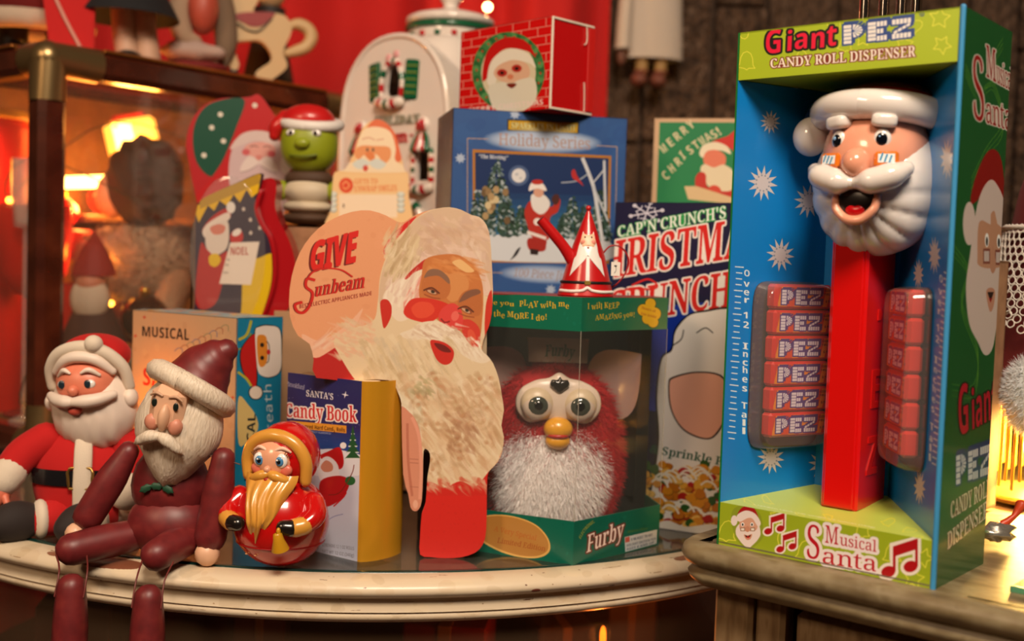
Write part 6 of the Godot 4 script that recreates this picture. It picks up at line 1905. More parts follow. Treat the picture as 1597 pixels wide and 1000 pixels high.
# ================================================================ cloth Santa doll with rubber face
func cloth_santa():
	var o := thing("cloth_santa", "stuffed felt Santa doll with a rubber face, black belt and dark boots", "doll", Vector3(-0.3660, 0.0, -0.9850), 8.0)
	var felt := mt("cs_felt", "b80f10", 0.9, {"sheen": 0.5, "bump": noise_tex(91, 0.3, [], 256), "tri": 14.0, "bump_cm": 0.02})
	var plush := mt("cs_plush", "d9cbb8", 0.9, {"sheen": 0.4, "bump": noise_tex(92, 0.3, [], 256), "tri": 16.0, "bump_cm": 0.05})
	var rub := mt("cs_rubber", "e6d6c8", 0.45)
	var skin := mt("cs_skin", "dd8064", 0.4)
	var dark := mt("cs_boot", "241a18", 0.8, {"sheen": 0.3})
	part("torso", sph(Vector3(0, 0.047, 0), Vector3(0.0440, 0.046, 0.0300), 32, 22, func(d: Vector3) -> float: return 1.0 + 0.05 * smoothstep(-0.1, -0.8, d.y)), felt, o, "red felt coat")
	part("coat_front", tube(pts3([0.002, 0.090, 0.0175, 0.004, 0.070, 0.0282, 0.004, 0.045, 0.0318, 0.003, 0.022, 0.0292]), [0.0065, 0.0075, 0.0075, 0.0070], 12, 5, Vector2(1, 0.4)), plush, o)
	part("coat_hem", ringtube(Vector3(0, 0.0170, 0), 0.0400, 0.0290, 0.0062, rot(4, 0, 0), 36, 0.0, TAU, 10), plush, o, "white plush hem")
	var blt := part("belt", grid(40, 4, func(u, v):
		var a: float = TAU * u
		var r := 1.02 + 0.006 * sin(PI * v)
		return Vector3(sin(a) * 0.0440 * r, 0.0440 + v * 0.0135, cos(a) * 0.0302 * r + 0.001), true), mt("cs_belt", "18171a", 0.25, {"coat": 0.4}), o, "shiny black belt")
	part("buckle", tube(pts3([-0.0062, 0.0425, 0.0328, 0.0112, 0.0425, 0.0328, 0.0122, 0.0510, 0.0325, 0.0112, 0.0595, 0.0315, -0.0062, 0.0595, 0.0315, -0.0072, 0.0510, 0.0325, -0.0062, 0.0425, 0.0328]), 0.0013, 8, 2), mt("cs_gold", "b89350", 0.3, {"metal": 0.9}), blt, "gold buckle")
	# head
	var hd := Node3D.new()
	hd.name = "head"
	o.add_child(hd)
	hd.position = Vector3(0.0065, 0.1200, 0.0080)
	hd.basis = rot(0, -14, 4)
	part("beard", sph(Vector3(0, -0.010, -0.003), Vector3(0.0358, 0.0400, 0.0290), 60, 34, func(d: Vector3) -> float:
		var low: float = smoothstep(0.25, -0.3, d.y)
		return 1.0 + 0.022 * sin(d.x * 22.0 + sin(d.y * 6.0) * 1.4) * low * smoothstep(-0.3, 0.3, d.z) + 0.05 * low * absf(d.x)), rub, hd, "moulded white beard and hair")
	part("side_curl", join([sph(Vector3(-0.0345, -0.006, 0.004), Vector3(0.0060, 0.0080, 0.008), 12, 10), sph(Vector3(0.0350, -0.004, 0.002), Vector3(0.0062, 0.0085, 0.008), 12, 10)]), rub, hd)
	part("face", sph(Vector3(-0.001, 0.0115, 0.0045), Vector3(0.0262, 0.0215, 0.0252), 32, 20, func(d: Vector3) -> float: return 1.0 + 0.05 * exp(-(pow(absf(d.x) - 0.5, 2) + pow(d.y + 0.35, 2)) * 10.0)), skin, hd, "flushed rubber face")
	part("nose", sph(Vector3(-0.002, 0.0060, 0.0300), Vector3(0.0046, 0.0044, 0.0050), 14, 10), skin, hd)
	part("forehead_hair", tube(pts3([-0.0245, 0.0210, 0.0140, -0.013, 0.0305, 0.0200, 0.0, 0.0335, 0.0220, 0.014, 0.0305, 0.0195, 0.0250, 0.0200, 0.0120]), [0.0034, 0.0048, 0.0052, 0.0048, 0.0034], 10, 5), rub, hd)
	for s in [-1.0, 1.0]:
		part("eye_white", sph(Vector3(s * 0.0112 - 0.001, 0.0110, 0.0255), Vector3(0.0054, 0.0040, 0.0030), 14, 10), mt("eye_white", "f0ece8", 0.1), hd)
		part("iris", sph(Vector3(s * 0.0112 - 0.0016, 0.0110, 0.0278), Vector3(0.0032, 0.0036, 0.0014), 12, 8), mt("cs_iris", "23303a", 0.1), hd)
		part("eyebrow", tube(pts3([s * 0.0050, 0.0205, 0.0284, s * 0.0110, 0.0228, 0.0266, s * 0.0180, 0.0180, 0.0222]), [0.0012, 0.0024, 0.0014], 9, 4), rub, hd)
		part("moustache", tube(pts3([-0.002, -0.0035, 0.0320, s * 0.009, -0.0030, 0.0310, s * 0.018, -0.0020, 0.0265, s * 0.0275, 0.0010, 0.0185]), [0.0040, 0.0056, 0.0054, 0.0040], 12, 5), rub, hd)
	part("lips", sph(Vector3(-0.0025, -0.0108, 0.0278), Vector3(0.0062, 0.0042, 0.0036), 16, 10), mt("cs_lip", "c05040", 0.4), hd)
	part("hat", sph(Vector3(0.001, 0.0330, -0.006), Vector3(0.0305, 0.0190, 0.0265), 28, 16), felt, hd, "red felt hat")
	part("hat_trim", tube(pts3([-0.0335, 0.0080, 0.004, -0.0310, 0.0240, 0.0100, -0.019, 0.0370, 0.0160, 0.0, 0.0415, 0.0180, 0.019, 0.0370, 0.0150, 0.0320, 0.0230, 0.0080, 0.0345, 0.0060, 0.002]), [0.0046, 0.0054, 0.0058, 0.0054, 0.0046], 12, 5), plush, hd, "white hat trim")
	part("pompom", sph(Vector3(0.0125, 0.0440, 0.0190), Vector3(0.0078, 0.0075, 0.0075), 16, 12), plush, hd)
	# arms and legs
	var al := part("arm", tube(pts3([-0.031, 0.0800, 0.004, -0.0480, 0.0680, 0.010, -0.0580, 0.0540, 0.018]), [0.0150, 0.0150, 0.0135], 14, 5), felt, o)
	part("cuff", tube(pts3([-0.0570, 0.0545, 0.019, -0.0620, 0.0470, 0.0230]), [0.0145, 0.0140], 14, 3), plush, al)
	part("hand", join([sph(Vector3(-0.0640, 0.0370, 0.0270), Vector3(0.0095, 0.0110, 0.0080), 14, 10), tube(pts3([-0.0690, 0.0360, 0.029, -0.0740, 0.0290, 0.032]), [0.0036, 0.0026], 8, 3), tube(pts3([-0.0640, 0.0310, 0.031, -0.0660, 0.0230, 0.034]), [0.0036, 0.0026], 8, 3), tube(pts3([-0.0580, 0.0350, 0.031, -0.0550, 0.0290, 0.034]), [0.0034, 0.0026], 8, 3)]), mt("cs_hand", "d9755a", 0.45), al, "pink moulded hand")
	var ar := part("arm", tube(pts3([0.033, 0.0780, 0.004, 0.0450, 0.0620, 0.012, 0.0430, 0.0450, 0.022]), [0.0150, 0.0150, 0.0135], 14, 5), felt, o)
	part("cuff", tube(pts3([0.0425, 0.0450, 0.023, 0.0390, 0.0360, 0.0280]), [0.0145, 0.0140], 14, 3), plush, ar)
	for q in [[-0.020, -0.030, 0.028, -0.048, 0.036], [0.018, 0.016, 0.034, 0.006, 0.044]]:
		var lg := part("leg", tube(pts3([q[0] * 0.8, 0.0165, 0.012, q[0], 0.0160, 0.022, q[1], 0.0155, q[2]]), [0.0150, 0.0152, 0.0140], 14, 5), felt, o)
		part("leg_cuff", sph(Vector3(q[1], 0.0160, q[2]), Vector3(0.0165, 0.0165, 0.0080), 18, 12, null, rot(0, rad_to_deg(atan2(q[3] - q[1], q[4] - q[2])), 0)), plush, lg)
		part("boot", sph(Vector3(q[3], 0.0155, q[4]), Vector3(0.0155, 0.0170, 0.0250), 20, 14, func(d: Vector3) -> float: return 1.0 - 0.10 * smoothstep(0.0, 1.0, d.z) * smoothstep(-0.2, 0.6, d.y), rot(0, rad_to_deg(atan2(q[3] - q[1], q[4] - q[2] + 0.004)), 0)), dark, lg, "dark felt boot")

# ================================================================ cone-shaped Santa watering can
func cone_santa():
	var o := thing("cone_santa_can", "tiny red cone-shaped Santa watering can with spout arm and wire handle", "figurine", Vector3(0.0610, 0.2187, -0.9600))
	var red := mt("co_red", "bf1418", 0.32, {"coat": 0.3})
	var white := mt("co_white", "eeeae6", 0.35)
	var cone := lathe(pts2([0.0, 0.0, 0.0235, 0.0, 0.0238, 0.001, 0.0205, 0.012, 0.0150, 0.034, 0.0085, 0.053, 0.0016, 0.071, 0.0, 0.0725]), 36)
	part("cone", cone, red, o, "red cone body")
	part("tip_bead", sph(Vector3(0, 0.0735, 0), Vector3.ONE * 0.0024, 12, 8), red, o)
	var at_cone := func(a: float, y: float, lift: float) -> Vector3:
		var prof := [[0.0, 0.0238], [0.012, 0.0205], [0.034, 0.0150], [0.053, 0.0085], [0.071, 0.0016]]
		var r := 0.0
		for k in 4:
			if y >= prof[k][0] and y <= prof[k + 1][0]:
				r = lerpf(prof[k][1], prof[k + 1][1], (y - prof[k][0]) / (prof[k + 1][0] - prof[k][0]))
		return Vector3(sin(a) * (r + lift), y, cos(a) * (r + lift))
	# beard, face and trim as thin painted relief wrapped on the cone
	var wrap_ := func(poly: Array, lift: float) -> Shp:
		var mid := Vector2.ZERO
		for q in poly:
			mid += q
		mid /= poly.size()
		var m := poly.size()
		return grid(m, 5, func(u, v):
			var q: Vector2 = mid.lerp(poly[int(round(u * m)) % m], v)
			return at_cone.call(q.x, q.y, lift * (1.0 if v < 0.99 else 0.2)), true)
	part("beard", wrap_.call(pts2([-0.55, 0.054, 0.55, 0.054, 0.62, 0.045, 0.80, 0.030, 0.85, 0.0165, 0.72, 0.020, 0.35, 0.0335, 0.12, 0.0365, -0.12, 0.0365, -0.35, 0.0335, -0.72, 0.020, -0.85, 0.0165, -0.80, 0.030, -0.62, 0.045]), 0.0004), white, o, "white painted beard")
	part("front_stripe", wrap_.call(pts2([-0.10, 0.038, 0.10, 0.038, 0.08, 0.012, -0.08, 0.012]), 0.0004), white, o)
	var fc := part("face", wrap_.call(pts2([-0.52, 0.0525, 0.52, 0.0525, 0.62, 0.0445, 0.40, 0.0405, 0.0, 0.0415, -0.40, 0.0405, -0.62, 0.0445]), 0.0008), mt("co_skin", "eabf9c", 0.4), o, "small painted face")
	for s in [-1.0, 1.0]:
		part("eye", sph(at_cone.call(s * 0.26, 0.0490, 0.0008), Vector3(0.0007, 0.0009, 0.0005), 8, 6), mt("co_eye", "2a1c18", 0.3), fc)
		part("cheek", sph(at_cone.call(s * 0.36, 0.0445, 0.0003), Vector3(0.0022, 0.0022, 0.0010), 10, 8), mt("co_cheek", "e08a78", 0.5), fc)
	part("lips", sph(at_cone.call(0.0, 0.0405, 0.0010), Vector3(0.0010, 0.0006, 0.0006), 8, 6), mt("co_lip", "c04848", 0.4), fc)
	part("belt", ringtube(Vector3(0, 0.0115, 0), 0.0206, 0.0206, 0.0014, Basis(), 40, 0.0, TAU, 6), mt("co_belt", "1a1414", 0.4), o, "black belt")
	part("buckle", cbox(Vector3(0.005, 0.0032, 0.001), 0.0004, Vector3(0, 0.0115, 0.0222)), mt("co_gold", "c0a050", 0.3, {"metal": 0.6}), o)
	part("hem", tube(pts3([-0.0215, 0.0042, 0.009, -0.013, 0.0040, 0.0190, -0.004, 0.0050, 0.0225, 0.0, 0.0072, 0.0226, 0.004, 0.0050, 0.0225, 0.013, 0.0040, 0.0190, 0.0215, 0.0042, 0.009]), 0.0014, 8, 4), white, o, "white painted hem")
	part("spout", tube(pts3([-0.0120, 0.0290, 0.004, -0.0220, 0.0430, 0.006, -0.0400, 0.0625, 0.008]), [0.0052, 0.0046, 0.0044], 14, 4, Vector2.ONE, false), red, o, "red spout like a raised arm")
	part("spout_mouth", sph(Vector3(-0.0400, 0.0625, 0.008), Vector3(0.0042, 0.0008, 0.0042), 14, 6, null, rot(0, 0, 43)), mt("co_dark", "5a0c0e", 0.6), o)
	part("wire_handle", tube(pts3([0.0140, 0.0370, 0, 0.0195, 0.0425, 0, 0.0280, 0.0420, 0, 0.0345, 0.0335, 0, 0.0335, 0.0220, 0, 0.0270, 0.0120, 0, 0.0215, 0.0080, 0]), 0.0007, 8, 5), mt("co_wire", "a01c20", 0.35), o)
	var tag := part("price_tag", cbox(Vector3(0.0075, 0.0115, 0.0004), 0.0001, Vector3(0.0232, 0.0235, 0.0145)), mt("co_tag", "e8e2da", 0.7), o, "white price tag")
	part("tag_mark", join([sph(Vector3(0.0230, 0.0260, 0.0148), Vector3(0.0012, 0.0008, 0.0002), 8, 4), tube(pts3([0.0232, 0.0255, 0.0148, 0.0236, 0.0225, 0.0148, 0.0222, 0.0200, 0.0148]), 0.0002, 5, 2)]), mt("co_ink", "3a3230", 0.7), tag)

# ================================================================ hat-shaped Santa tin and bell-shaped box
func flatbox(o: Node3D, outline: Array, s: float, ox: float, oy: float, depth: float, pic: Texture2D, key: String, edge: Material, bx: Rect2):
	var pts := []
	for q in loop2(outline, 3):
		pts.append(Vector2((q.x - ox) * s, (oy - q.y) * s))
	var r := Rect2(Vector2((bx.position.x - ox) * s, (oy - bx.end.y) * s), bx.size * s)
	var e := extr(pts, -depth, 0.0, r)
	part("printed_face", e[0], mt(key, pic, 0.35, {"coat": 0.3}), o)
	part("rim", e[1], edge, o)
func hat_tin():
	var o := thing("hat_tin", "rounded red and green tin with a Santa face, behind the bell-shaped box", "tin", Vector3(-0.2990, 0.2768, -1.262), 12.0, "", Vector3(0, 0, 1.9))
	var p := Pic.new(400, 512, hx("b01a20"), self)
	p.box(285, 145, 450, 356)
	p.cv([306, 250, 303, 205, 318, 172, 345, 158, 378, 156, 372, 185, 360, 215, 345, 250, 328, 274], hx("0f4a36"))
	p.cv([330, 290, 350, 245, 362, 210, 374, 180, 388, 158, 400, 150, 415, 168, 432, 195, 444, 230, 430, 220, 400, 212, 370, 215, 355, 245, 356, 290], hx("b81418"))
	p.cv([300, 310, 328, 276, 356, 240, 356, 290, 350, 330, 300, 330], hx("b81418"))
	for q in [[343, 180], [347, 220], [318, 242], [394, 165], [419, 198], [330, 200]]:
		p.ell(q[0], q[1], 4, 4, hx("d8cfc0"))
	p.cv([355, 285, 356, 245, 366, 222, 388, 204, 410, 206, 430, 220, 444, 240, 446, 300, 440, 345, 400, 352, 370, 340], hx("c9aeb0"))
	p.cv([356, 232, 372, 210, 395, 203, 420, 208, 438, 232, 425, 228, 398, 218, 372, 226], hx("d2bcb8"))
	p.ell(401, 232, 24, 12, hx("d89c92"))
	p.ell(380, 236, 6, 5, hx("c85a5e")); p.ell(418, 238, 6, 5, hx("c85a5e"))
	p.ln([386, 228, 392, 226, 398, 228], 1.2, hx("5a3a3a"), true); p.ln([406, 228, 412, 226, 417, 229], 1.2, hx("5a3a3a"), true)
	p.ell(399, 244, 5, 4, hx("d08078"))
	for s in [-1.0, 1.0]:
		p.cv([399, 250, 399 + s * 14, 242, 399 + s * 26, 256, 399 + s * 27, 266, 399 + s * 14, 262, 399 + s * 4, 256], hx("dccac4"))
		p.ln([399 + s * 3, 256, 399 + s * 14, 263, 399 + s * 27, 267], 1.0, hx("8a7070"), true)
	p.ell(439, 254, 8, 14, hx("d6cac4"))
	flatbox(o, pts2([330, 346, 310, 320, 302, 290, 296, 255, 292, 225, 300, 192, 318, 168, 345, 156, 372, 154, 388, 152, 400, 148, 415, 166, 432, 195, 442, 225, 449, 245, 448, 270, 444, 300, 436, 330, 424, 346]), 0.00072, 375, 346, 0.045, p.tex(), "ht_face", mt("ht_rim", "a8323c", 0.35, {"coat": 0.4}), Rect2(285, 145, 165, 211))
func bell_box():
	var o := thing("bell_box", "bell-shaped clear-wrapped candy box with a Noel tag, yellow scallops and red rim", "box", Vector3(-0.2862, 0.1584, -1.163), -4.0, "", Vector3(0, 0, 0))
	var p := Pic.new(420, 680, hx("2c2236"), self)
	p.box(290, 262, 440, 530)
	p.pg([300, 318, 398, 268, 394, 296, 384, 304, 376, 292, 366, 312, 356, 300, 346, 318, 334, 310, 326, 326, 316, 318, 302, 345, 297, 332], hx("dcaf14"))
	p.pg([303, 308, 396, 266, 396, 282, 303, 324], hx("b08a2a"))
	p.cv([372, 470, 375, 410, 400, 395, 420, 390, 430, 420, 425, 470, 410, 520, 370, 530], hx("d9b40e"))
	for q in [[372, 322], [383, 338], [384, 358], [402, 320], [398, 350]]:
		p.ell(q[0], q[1], 2.6, 3.2, hx("c9bcb0"))
	p.cv([308, 356, 322, 336, 344, 322, 352, 335, 330, 352, 314, 366], hx("b01c1c"))
	p.cv([308, 358, 318, 344, 346, 328, 350, 338, 326, 354, 314, 368], hx("ded0c4"))
	p.ell(352, 320, 7, 9, hx("e2dad2"))
	p.cv([314, 362, 326, 348, 346, 340, 350, 362, 346, 384, 328, 394, 315, 384], hx("d8cabe"))
	p.cv([320, 352, 334, 346, 344, 350, 340, 360, 326, 362], hx("cc7a68"))
	p.cv([305, 380, 316, 386, 330, 396, 350, 388, 345, 420, 330, 470, 300, 470], hx("ad1f1e"))
	p.cv([352, 362, 362, 352, 370, 356, 372, 368, 364, 376, 354, 374], hx("b81c1c"))
	p.ell(362, 358, 8, 5, hx("e4dcd4"), -0.6)
	p.cv([320, 395, 332, 392, 338, 402, 330, 412, 320, 408], hx("d9b40e"))
	p.pg([352, 374, 398, 371, 386, 438, 336, 438], hx("e4d6c8"))
	p.text("NOEL", 352, 393, 381, 392, 12, hx("a83028"), {"f": "bold"})
	p.text("TO", 347, 402, 352, 402, 3, hx("6a5a54"), {"f": "bold"}); p.text("FR", 345, 410, 350, 410, 3, hx("6a5a54"), {"f": "bold"}); p.text("DATE", 342, 422, 350, 422, 3, hx("6a5a54"), {"f": "bold"})
	flatbox(o, pts2([300, 520, 298, 470, 297, 400, 297, 335, 303, 312, 330, 296, 360, 282, 396, 266, 399, 276, 392, 302, 390, 322, 398, 340, 410, 362, 417, 390, 418, 430, 408, 472, 395, 505, 385, 522]), 0.00066, 356, 521, 0.006, p.tex(), "be_face", mt("be_edge", "5a2a30", 0.4), Rect2(290, 262, 150, 268))
	# red rim shell behind the printed front, showing as a broad curved band on the right
	var rim := mt("be_rim", "a8141c", 0.22, {"coat": 0.7, "coat_rough": 0.08})
	var ol := []
	for q in loop2(pts2([330, 520, 330, 470, 330, 420, 350, 350, 380, 290, 410, 272, 420, 285, 418, 310, 424, 335, 438, 360, 450, 392, 454, 430, 448, 462, 432, 488, 410, 515]), 3):
		ol.append(Vector2((q.x - 356) * 0.00066, (521 - q.y) * 0.00066))
	var e := extr(ol, -0.030, -0.0065)
	part("shell", join([e[0], e[1]]), rim, o, "glossy red shell")
	var band := tube(pts3([0.0275, 0.150, 0.001, 0.0235, 0.133, 0.002, 0.029, 0.117, 0.002, 0.040, 0.098, 0.001, 0.043, 0.066, 0.0, 0.036, 0.035, 0.0, 0.022, 0.004, 0.0]), 0.003, 8, 5)
	part("rim_bead", mv(band, at(0.0, 0.0, -0.004)), rim, o)
	part("wrap", sph(Vector3(-0.005, 0.085, -0.0005), Vector3(0.040, 0.080, 0.0035), 24, 16), mt("cello", Color(0.85, 0.82, 0.8), 0.06, {"alpha": 0.08}), o, "clear cellophane wrap")

# ================================================================ green-faced dispenser (plain stand-in face) and gift tag
func green_dispenser():
	var o := thing("green_dispenser", "stubby candy dispenser with a plain green head, red Santa hat and brown vest", "candy dispenser", Vector3(-0.2215, 0.2764, -1.225), -6.0)
	var green := mt("gd_green", "8e9a1c", 0.4)
	var cream := mt("gd_cream", "c9baa0", 0.55)
	var brown := mt("gd_brown", "4a3220", 0.7)
	part("foot", sph(Vector3(0, 0.008, 0), Vector3(0.028, 0.008, 0.022), 24, 12), brown, o)
	part("shirt_hem", sph(Vector3(0, 0.020, 0.001), Vector3(0.0275, 0.0085, 0.021), 24, 12), cream, o)
	part("shirt", sph(Vector3(0, 0.036, 0.002), Vector3(0.026, 0.0165, 0.020), 24, 16), cream, o, "cream shirt")
	part("vest", sph(Vector3(0, 0.0500, -0.001), Vector3(0.0265, 0.0120, 0.0190), 24, 12), brown, o, "brown vest")
	for s in [-1.0, 1.0]:
		part("sleeve", sph(Vector3(s * 0.029, 0.037, 0.003), Vector3(0.009, 0.0105, 0.0095), 20, 12, func(d: Vector3) -> float: return 1.0 + 0.05 * sin(atan2(d.y, d.z) * 9.0)), green, o, "ribbed green sleeve")
	var hd := part("head", sph(Vector3(0, 0.0880, 0.001), Vector3(0.0308, 0.0335, 0.0270), 34, 26, func(d: Vector3) -> float: return 1.0 + 0.05 * smoothstep(0.0, -0.6, d.y) - 0.04 * smoothstep(0.4, 0.9, d.y)), green, o, "plain green head")
	part("nose", sph(Vector3(0, 0.0850, 0.0280), Vector3(0.0085, 0.0060, 0.0060), 16, 10), green, hd)
	for s in [-1.0, 1.0]:
		part("eye", sph(Vector3(s * 0.0130, 0.0960, 0.0238), Vector3(0.0058, 0.0036, 0.0026), 14, 10), mt("eye_white", "f0ece8", 0.1), hd)
		part("pupil", sph(Vector3(s * 0.0132, 0.0960, 0.0262), Vector3(0.0022, 0.0024, 0.0010), 10, 8), mt("gd_pupil", "2a1a10", 0.2), hd)
	part("mouth_line", tube(pts3([-0.014, 0.0730, 0.0258, -0.005, 0.0718, 0.0290, 0.006, 0.0718, 0.0290, 0.015, 0.0735, 0.0258]), 0.0012, 8, 4), mt("gd_mouth", "626e10", 0.5), hd)
	part("hat", sph(Vector3(-0.003, 0.1120, -0.003), Vector3(0.0290, 0.0175, 0.0255), 28, 14, func(d: Vector3) -> float: return 1.0 + 0.12 * smoothstep(0.2, -0.9, d.x) * smoothstep(0.2, -0.6, d.y)), mt("gd_hat", "c01c1c", 0.35, {"coat": 0.3}), o, "red hat")
	part("hat_tail", tube(pts3([-0.024, 0.112, 0.0, -0.034, 0.104, 0.004, -0.0370, 0.094, 0.006]), [0.012, 0.0095, 0.006], 12, 4), mt("gd_hat", "c01c1c", 0.35), o)
	part("hat_trim", ringtube(Vector3(0.002, 0.1085, -0.001), 0.0285, 0.0248, 0.0060, rot(12, 0, -3), 40, 0.0, TAU, 12), mt("gd_trim", "e2dcd6", 0.5), o, "white hat trim")
func gift_tag():
	var o := thing("gift_tag", "cardboard Santa gift card reading gifts to unwrap smiles, in front of the white jar", "card", Vector3(-0.1530, 0.2764, -1.205), 4.0, "", Vector3(-4, 0, 1.9))
	var p := Pic.new(400, 520, hx("e6bd86"), self)
	p.box(508, 178, 640, 350)
	p.cv([560, 230, 566, 200, 582, 180, 600, 186, 615, 205, 624, 240, 612, 246, 600, 215, 585, 200, 570, 205], hx("d8622e"))
	p.cv([553, 244, 556, 215, 566, 196, 586, 192, 606, 200, 614, 225, 614, 245, 635, 262, 530, 262, 540, 250], hx("ebd2ae"))
	p.cv([549, 232, 560, 222, 580, 222, 604, 224, 606, 240, 595, 250, 585, 236, 566, 236, 556, 244], hx("df9056"))
	p.ln([562, 212, 572, 209, 582, 213], 2.4, hx("d8a888"), true); p.ln([584, 213, 596, 211], 2.4, hx("d8a888"), true)
	p.ell(570, 228, 2, 3, hx("6a4a30")); p.ell(579, 228, 2, 3, hx("6a4a30"))
	p.cv([566, 236, 574, 230, 582, 238, 576, 246], hx("d97a3c"))
	for s in [-1.0, 1.0]:
		p.cv([573, 248, 573 + s * 12, 242, 573 + s * 26, 250, 573 + s * 18, 258, 573 + s * 6, 256], hx("cdd0c8"))
	p.ell(567, 257, 4, 5, hx("c8402a"))
	p.rect(514, 266, 126, 86, hx("e9c18a"))
	p.rect(526, 298, 90, 36, hx("eed6b8"))
	p.ell(537, 284, 11, 12, hx("d8461e")); 
	p.ln([531, 284, 536, 278, 542, 284, 536, 290, 532, 286], 1.4, hx("f0b070"), true)
	p.text("GIFTS TO", 549, 282, 586, 281, 8, hx("dc6a2a"), {"f": "serifb"})
	p.text("UNWRAP SMILES", 549, 294, 616, 292, 9, hx("dc6a2a"), {"f": "serifb"})
	p.rect(532, 313, 2, 6, hx("5a4030"))
	for s in [514, 619]:
		for k in 4:
			p.ell(s + 3, 298 + k * 8, 6, 4.6, hx("9aa4a0")); p.ell(s + 3, 297 + k * 8, 5, 3.6, hx("d4d6cc"))
	flatbox(o, pts2([512, 350, 514, 320, 517, 270, 524, 262, 536, 258, 548, 236, 555, 212, 566, 190, 584, 180, 600, 186, 614, 204, 622, 235, 628, 260, 634, 266, 634, 300, 632, 350]), 0.000673, 573, 350, 0.0016, p.tex(), "gt_face", mt("gt_edge", "c8a888", 0.8), Rect2(508, 178, 132, 172))

# ================================================================ white house-shaped cookie jar
func house_jar():
	var o := thing("house_jar", "white ceramic gingerbread-house cookie jar with candy trim and round lid", "jar", Vector3(-0.0960, 0.2224, -1.470), -36.0)
	var cer := mt("hj_white", "e6dad0", 0.12, {"coat": 0.7, "coat_rough": 0.05})
	var green := mt("hj_green", "0e5a38", 0.2, {"coat": 0.5})
	var red := mt("hj_red", "b8161e", 0.2, {"coat": 0.5})
	# body: round-cornered block with domed shoulders
	var shell := grid(120, 60, func(u, v):
		var a: float = TAU * u
		var e := Vector2(signf(sin(a)) * pow(absf(sin(a)), 0.62), signf(cos(a)) * pow(absf(cos(a)), 0.62))
		var t: float = v
		var y: float = 0.20 * t / 0.7 if t < 0.7 else 0.20 + 0.096 * sin((t - 0.7) / 0.3 * PI / 2)
		var k: float = 1.0 if t < 0.7 else lerpf(1.0, 0.66, 1.0 - cos((t - 0.7) / 0.3 * PI / 2))
		if t > 0.999:
			k = 0.2
		return Vector3(e.x * 0.084 * k, y, e.y * 0.088 * k), true)
	# front gable: flat arched slab proud of the body
	var gb := loop2(pts2([-0.082, 0.0, 0.082, 0.0, 0.0865, 0.08, 0.086, 0.19, 0.074, 0.245, 0.042, 0.280, 0.0, 0.290, -0.042, 0.280, -0.074, 0.245, -0.086, 0.19, -0.0865, 0.08]), 4)
	# the gable has real window openings into the hollow jar
	var arch := loop2(pts2([-0.012, 0.220, 0.012, 0.220, 0.0125, 0.241, 0.009, 0.252, 0.0, 0.256, -0.009, 0.252, -0.0125, 0.241]), 4)
	var inner := []
	for q in gb:
		inner.append(Vector2(q.x * 0.90, maxf(q.y * 0.965, 0.004)))
	var kept := PackedInt32Array()
	for k in range(0, shell.i.size(), 3):
		var c := (shell.v[shell.i[k]] + shell.v[shell.i[k + 1]] + shell.v[shell.i[k + 2]]) / 3.0
		var hole: bool = c.z > 0.0 and Geometry2D.is_point_in_polygon(Vector2(c.x, c.y), PackedVector2Array(inner))
		if not hole:
			kept.append_array([shell.i[k], shell.i[k + 1], shell.i[k + 2]])
	shell.i = kept
	part("body", shell, cer, o, "glossy white body")
	var csg := CSGCombiner3D.new()
	csg.name = "gable"
	o.add_child(csg)
	csg.set_meta("label", "rounded front gable with window openings")
	csg.material_override = cer
	for q in [[gb, -0.01, 0.106, 0], [inner, -0.03, 0.119, 2], [arch, 0.0, 0.12, 1], [pts2([-0.0605, 0.116, -0.0395, 0.116, -0.0395, 0.152, -0.0605, 0.152]), 0.0, 0.12, 1], [pts2([0.0395, 0.116, 0.0605, 0.116, 0.0605, 0.152, 0.0395, 0.152]), 0.0, 0.12, 1]]:
		var cp := CSGPolygon3D.new()
		cp.polygon = PackedVector2Array(q[0])
		cp.depth = q[2]
		cp.position = Vector3(0, 0, q[1] + q[2])
		cp.name = ["slab", "opening", "hollow"][q[3]]
		if q[3] > 0:
			cp.operation = CSGShape3D.OPERATION_SUBTRACTION
		csg.add_child(cp, true)
	var bead := []
	for q in gb:
		bead.append(Vector3(q.x * 0.985, q.y, 0.0945))
	bead.append(bead[0])
	part("gable_bead", tube(bead, 0.0040, 10, 1), cer, o)
	var lz := -0.008
	part("neck", mv(lathe(pts2([0.0, 0.0, 0.0535, 0.0, 0.0535, 0.028, 0.048, 0.030]), 40), at(0.0, 0.286, lz)), cer, o)
	part("neck_band", ringtube(Vector3(0.0, 0.3145, lz), 0.0540, 0.0540, 0.004, Basis(), 44, 0.0, TAU, 8), green, o, "green band under the lid")
	for k in 16:
		var a := TAU * k / 16
		part("sweet", sph(Vector3(sin(a) * 0.0535, 0.303, lz + cos(a) * 0.0535), Vector3(0.0042, 0.0036, 0.0042), 10, 8), red if k % 2 == 0 else green, o)
	part("lid", mv(lathe(pts2([0.0, 0.0, 0.050, 0.0, 0.0565, 0.004, 0.0565, 0.010, 0.050, 0.014, 0.034, 0.019, 0.016, 0.023, 0.009, 0.025, 0.010, 0.031, 0.0145, 0.037, 0.0145, 0.043, 0.009, 0.048, 0.0, 0.049]), 40), at(0.0, 0.3175, lz)), cer, o, "white domed lid with a knob")
	# upper window with green shutters
	var zf := 0.0972
	var stick := func(path: Array, r: float, n: int):
		var pp := path3(path, 12)
		var per := pp.size() / n
		for k in n:
			var seg := pp.slice(k * per, mini((k + 1) * per + 1, pp.size()))
			if seg.size() > 1:
				part("candy_trim", tube(seg, r, 8, 1), [cer, red, cer, green][k % 4], o)
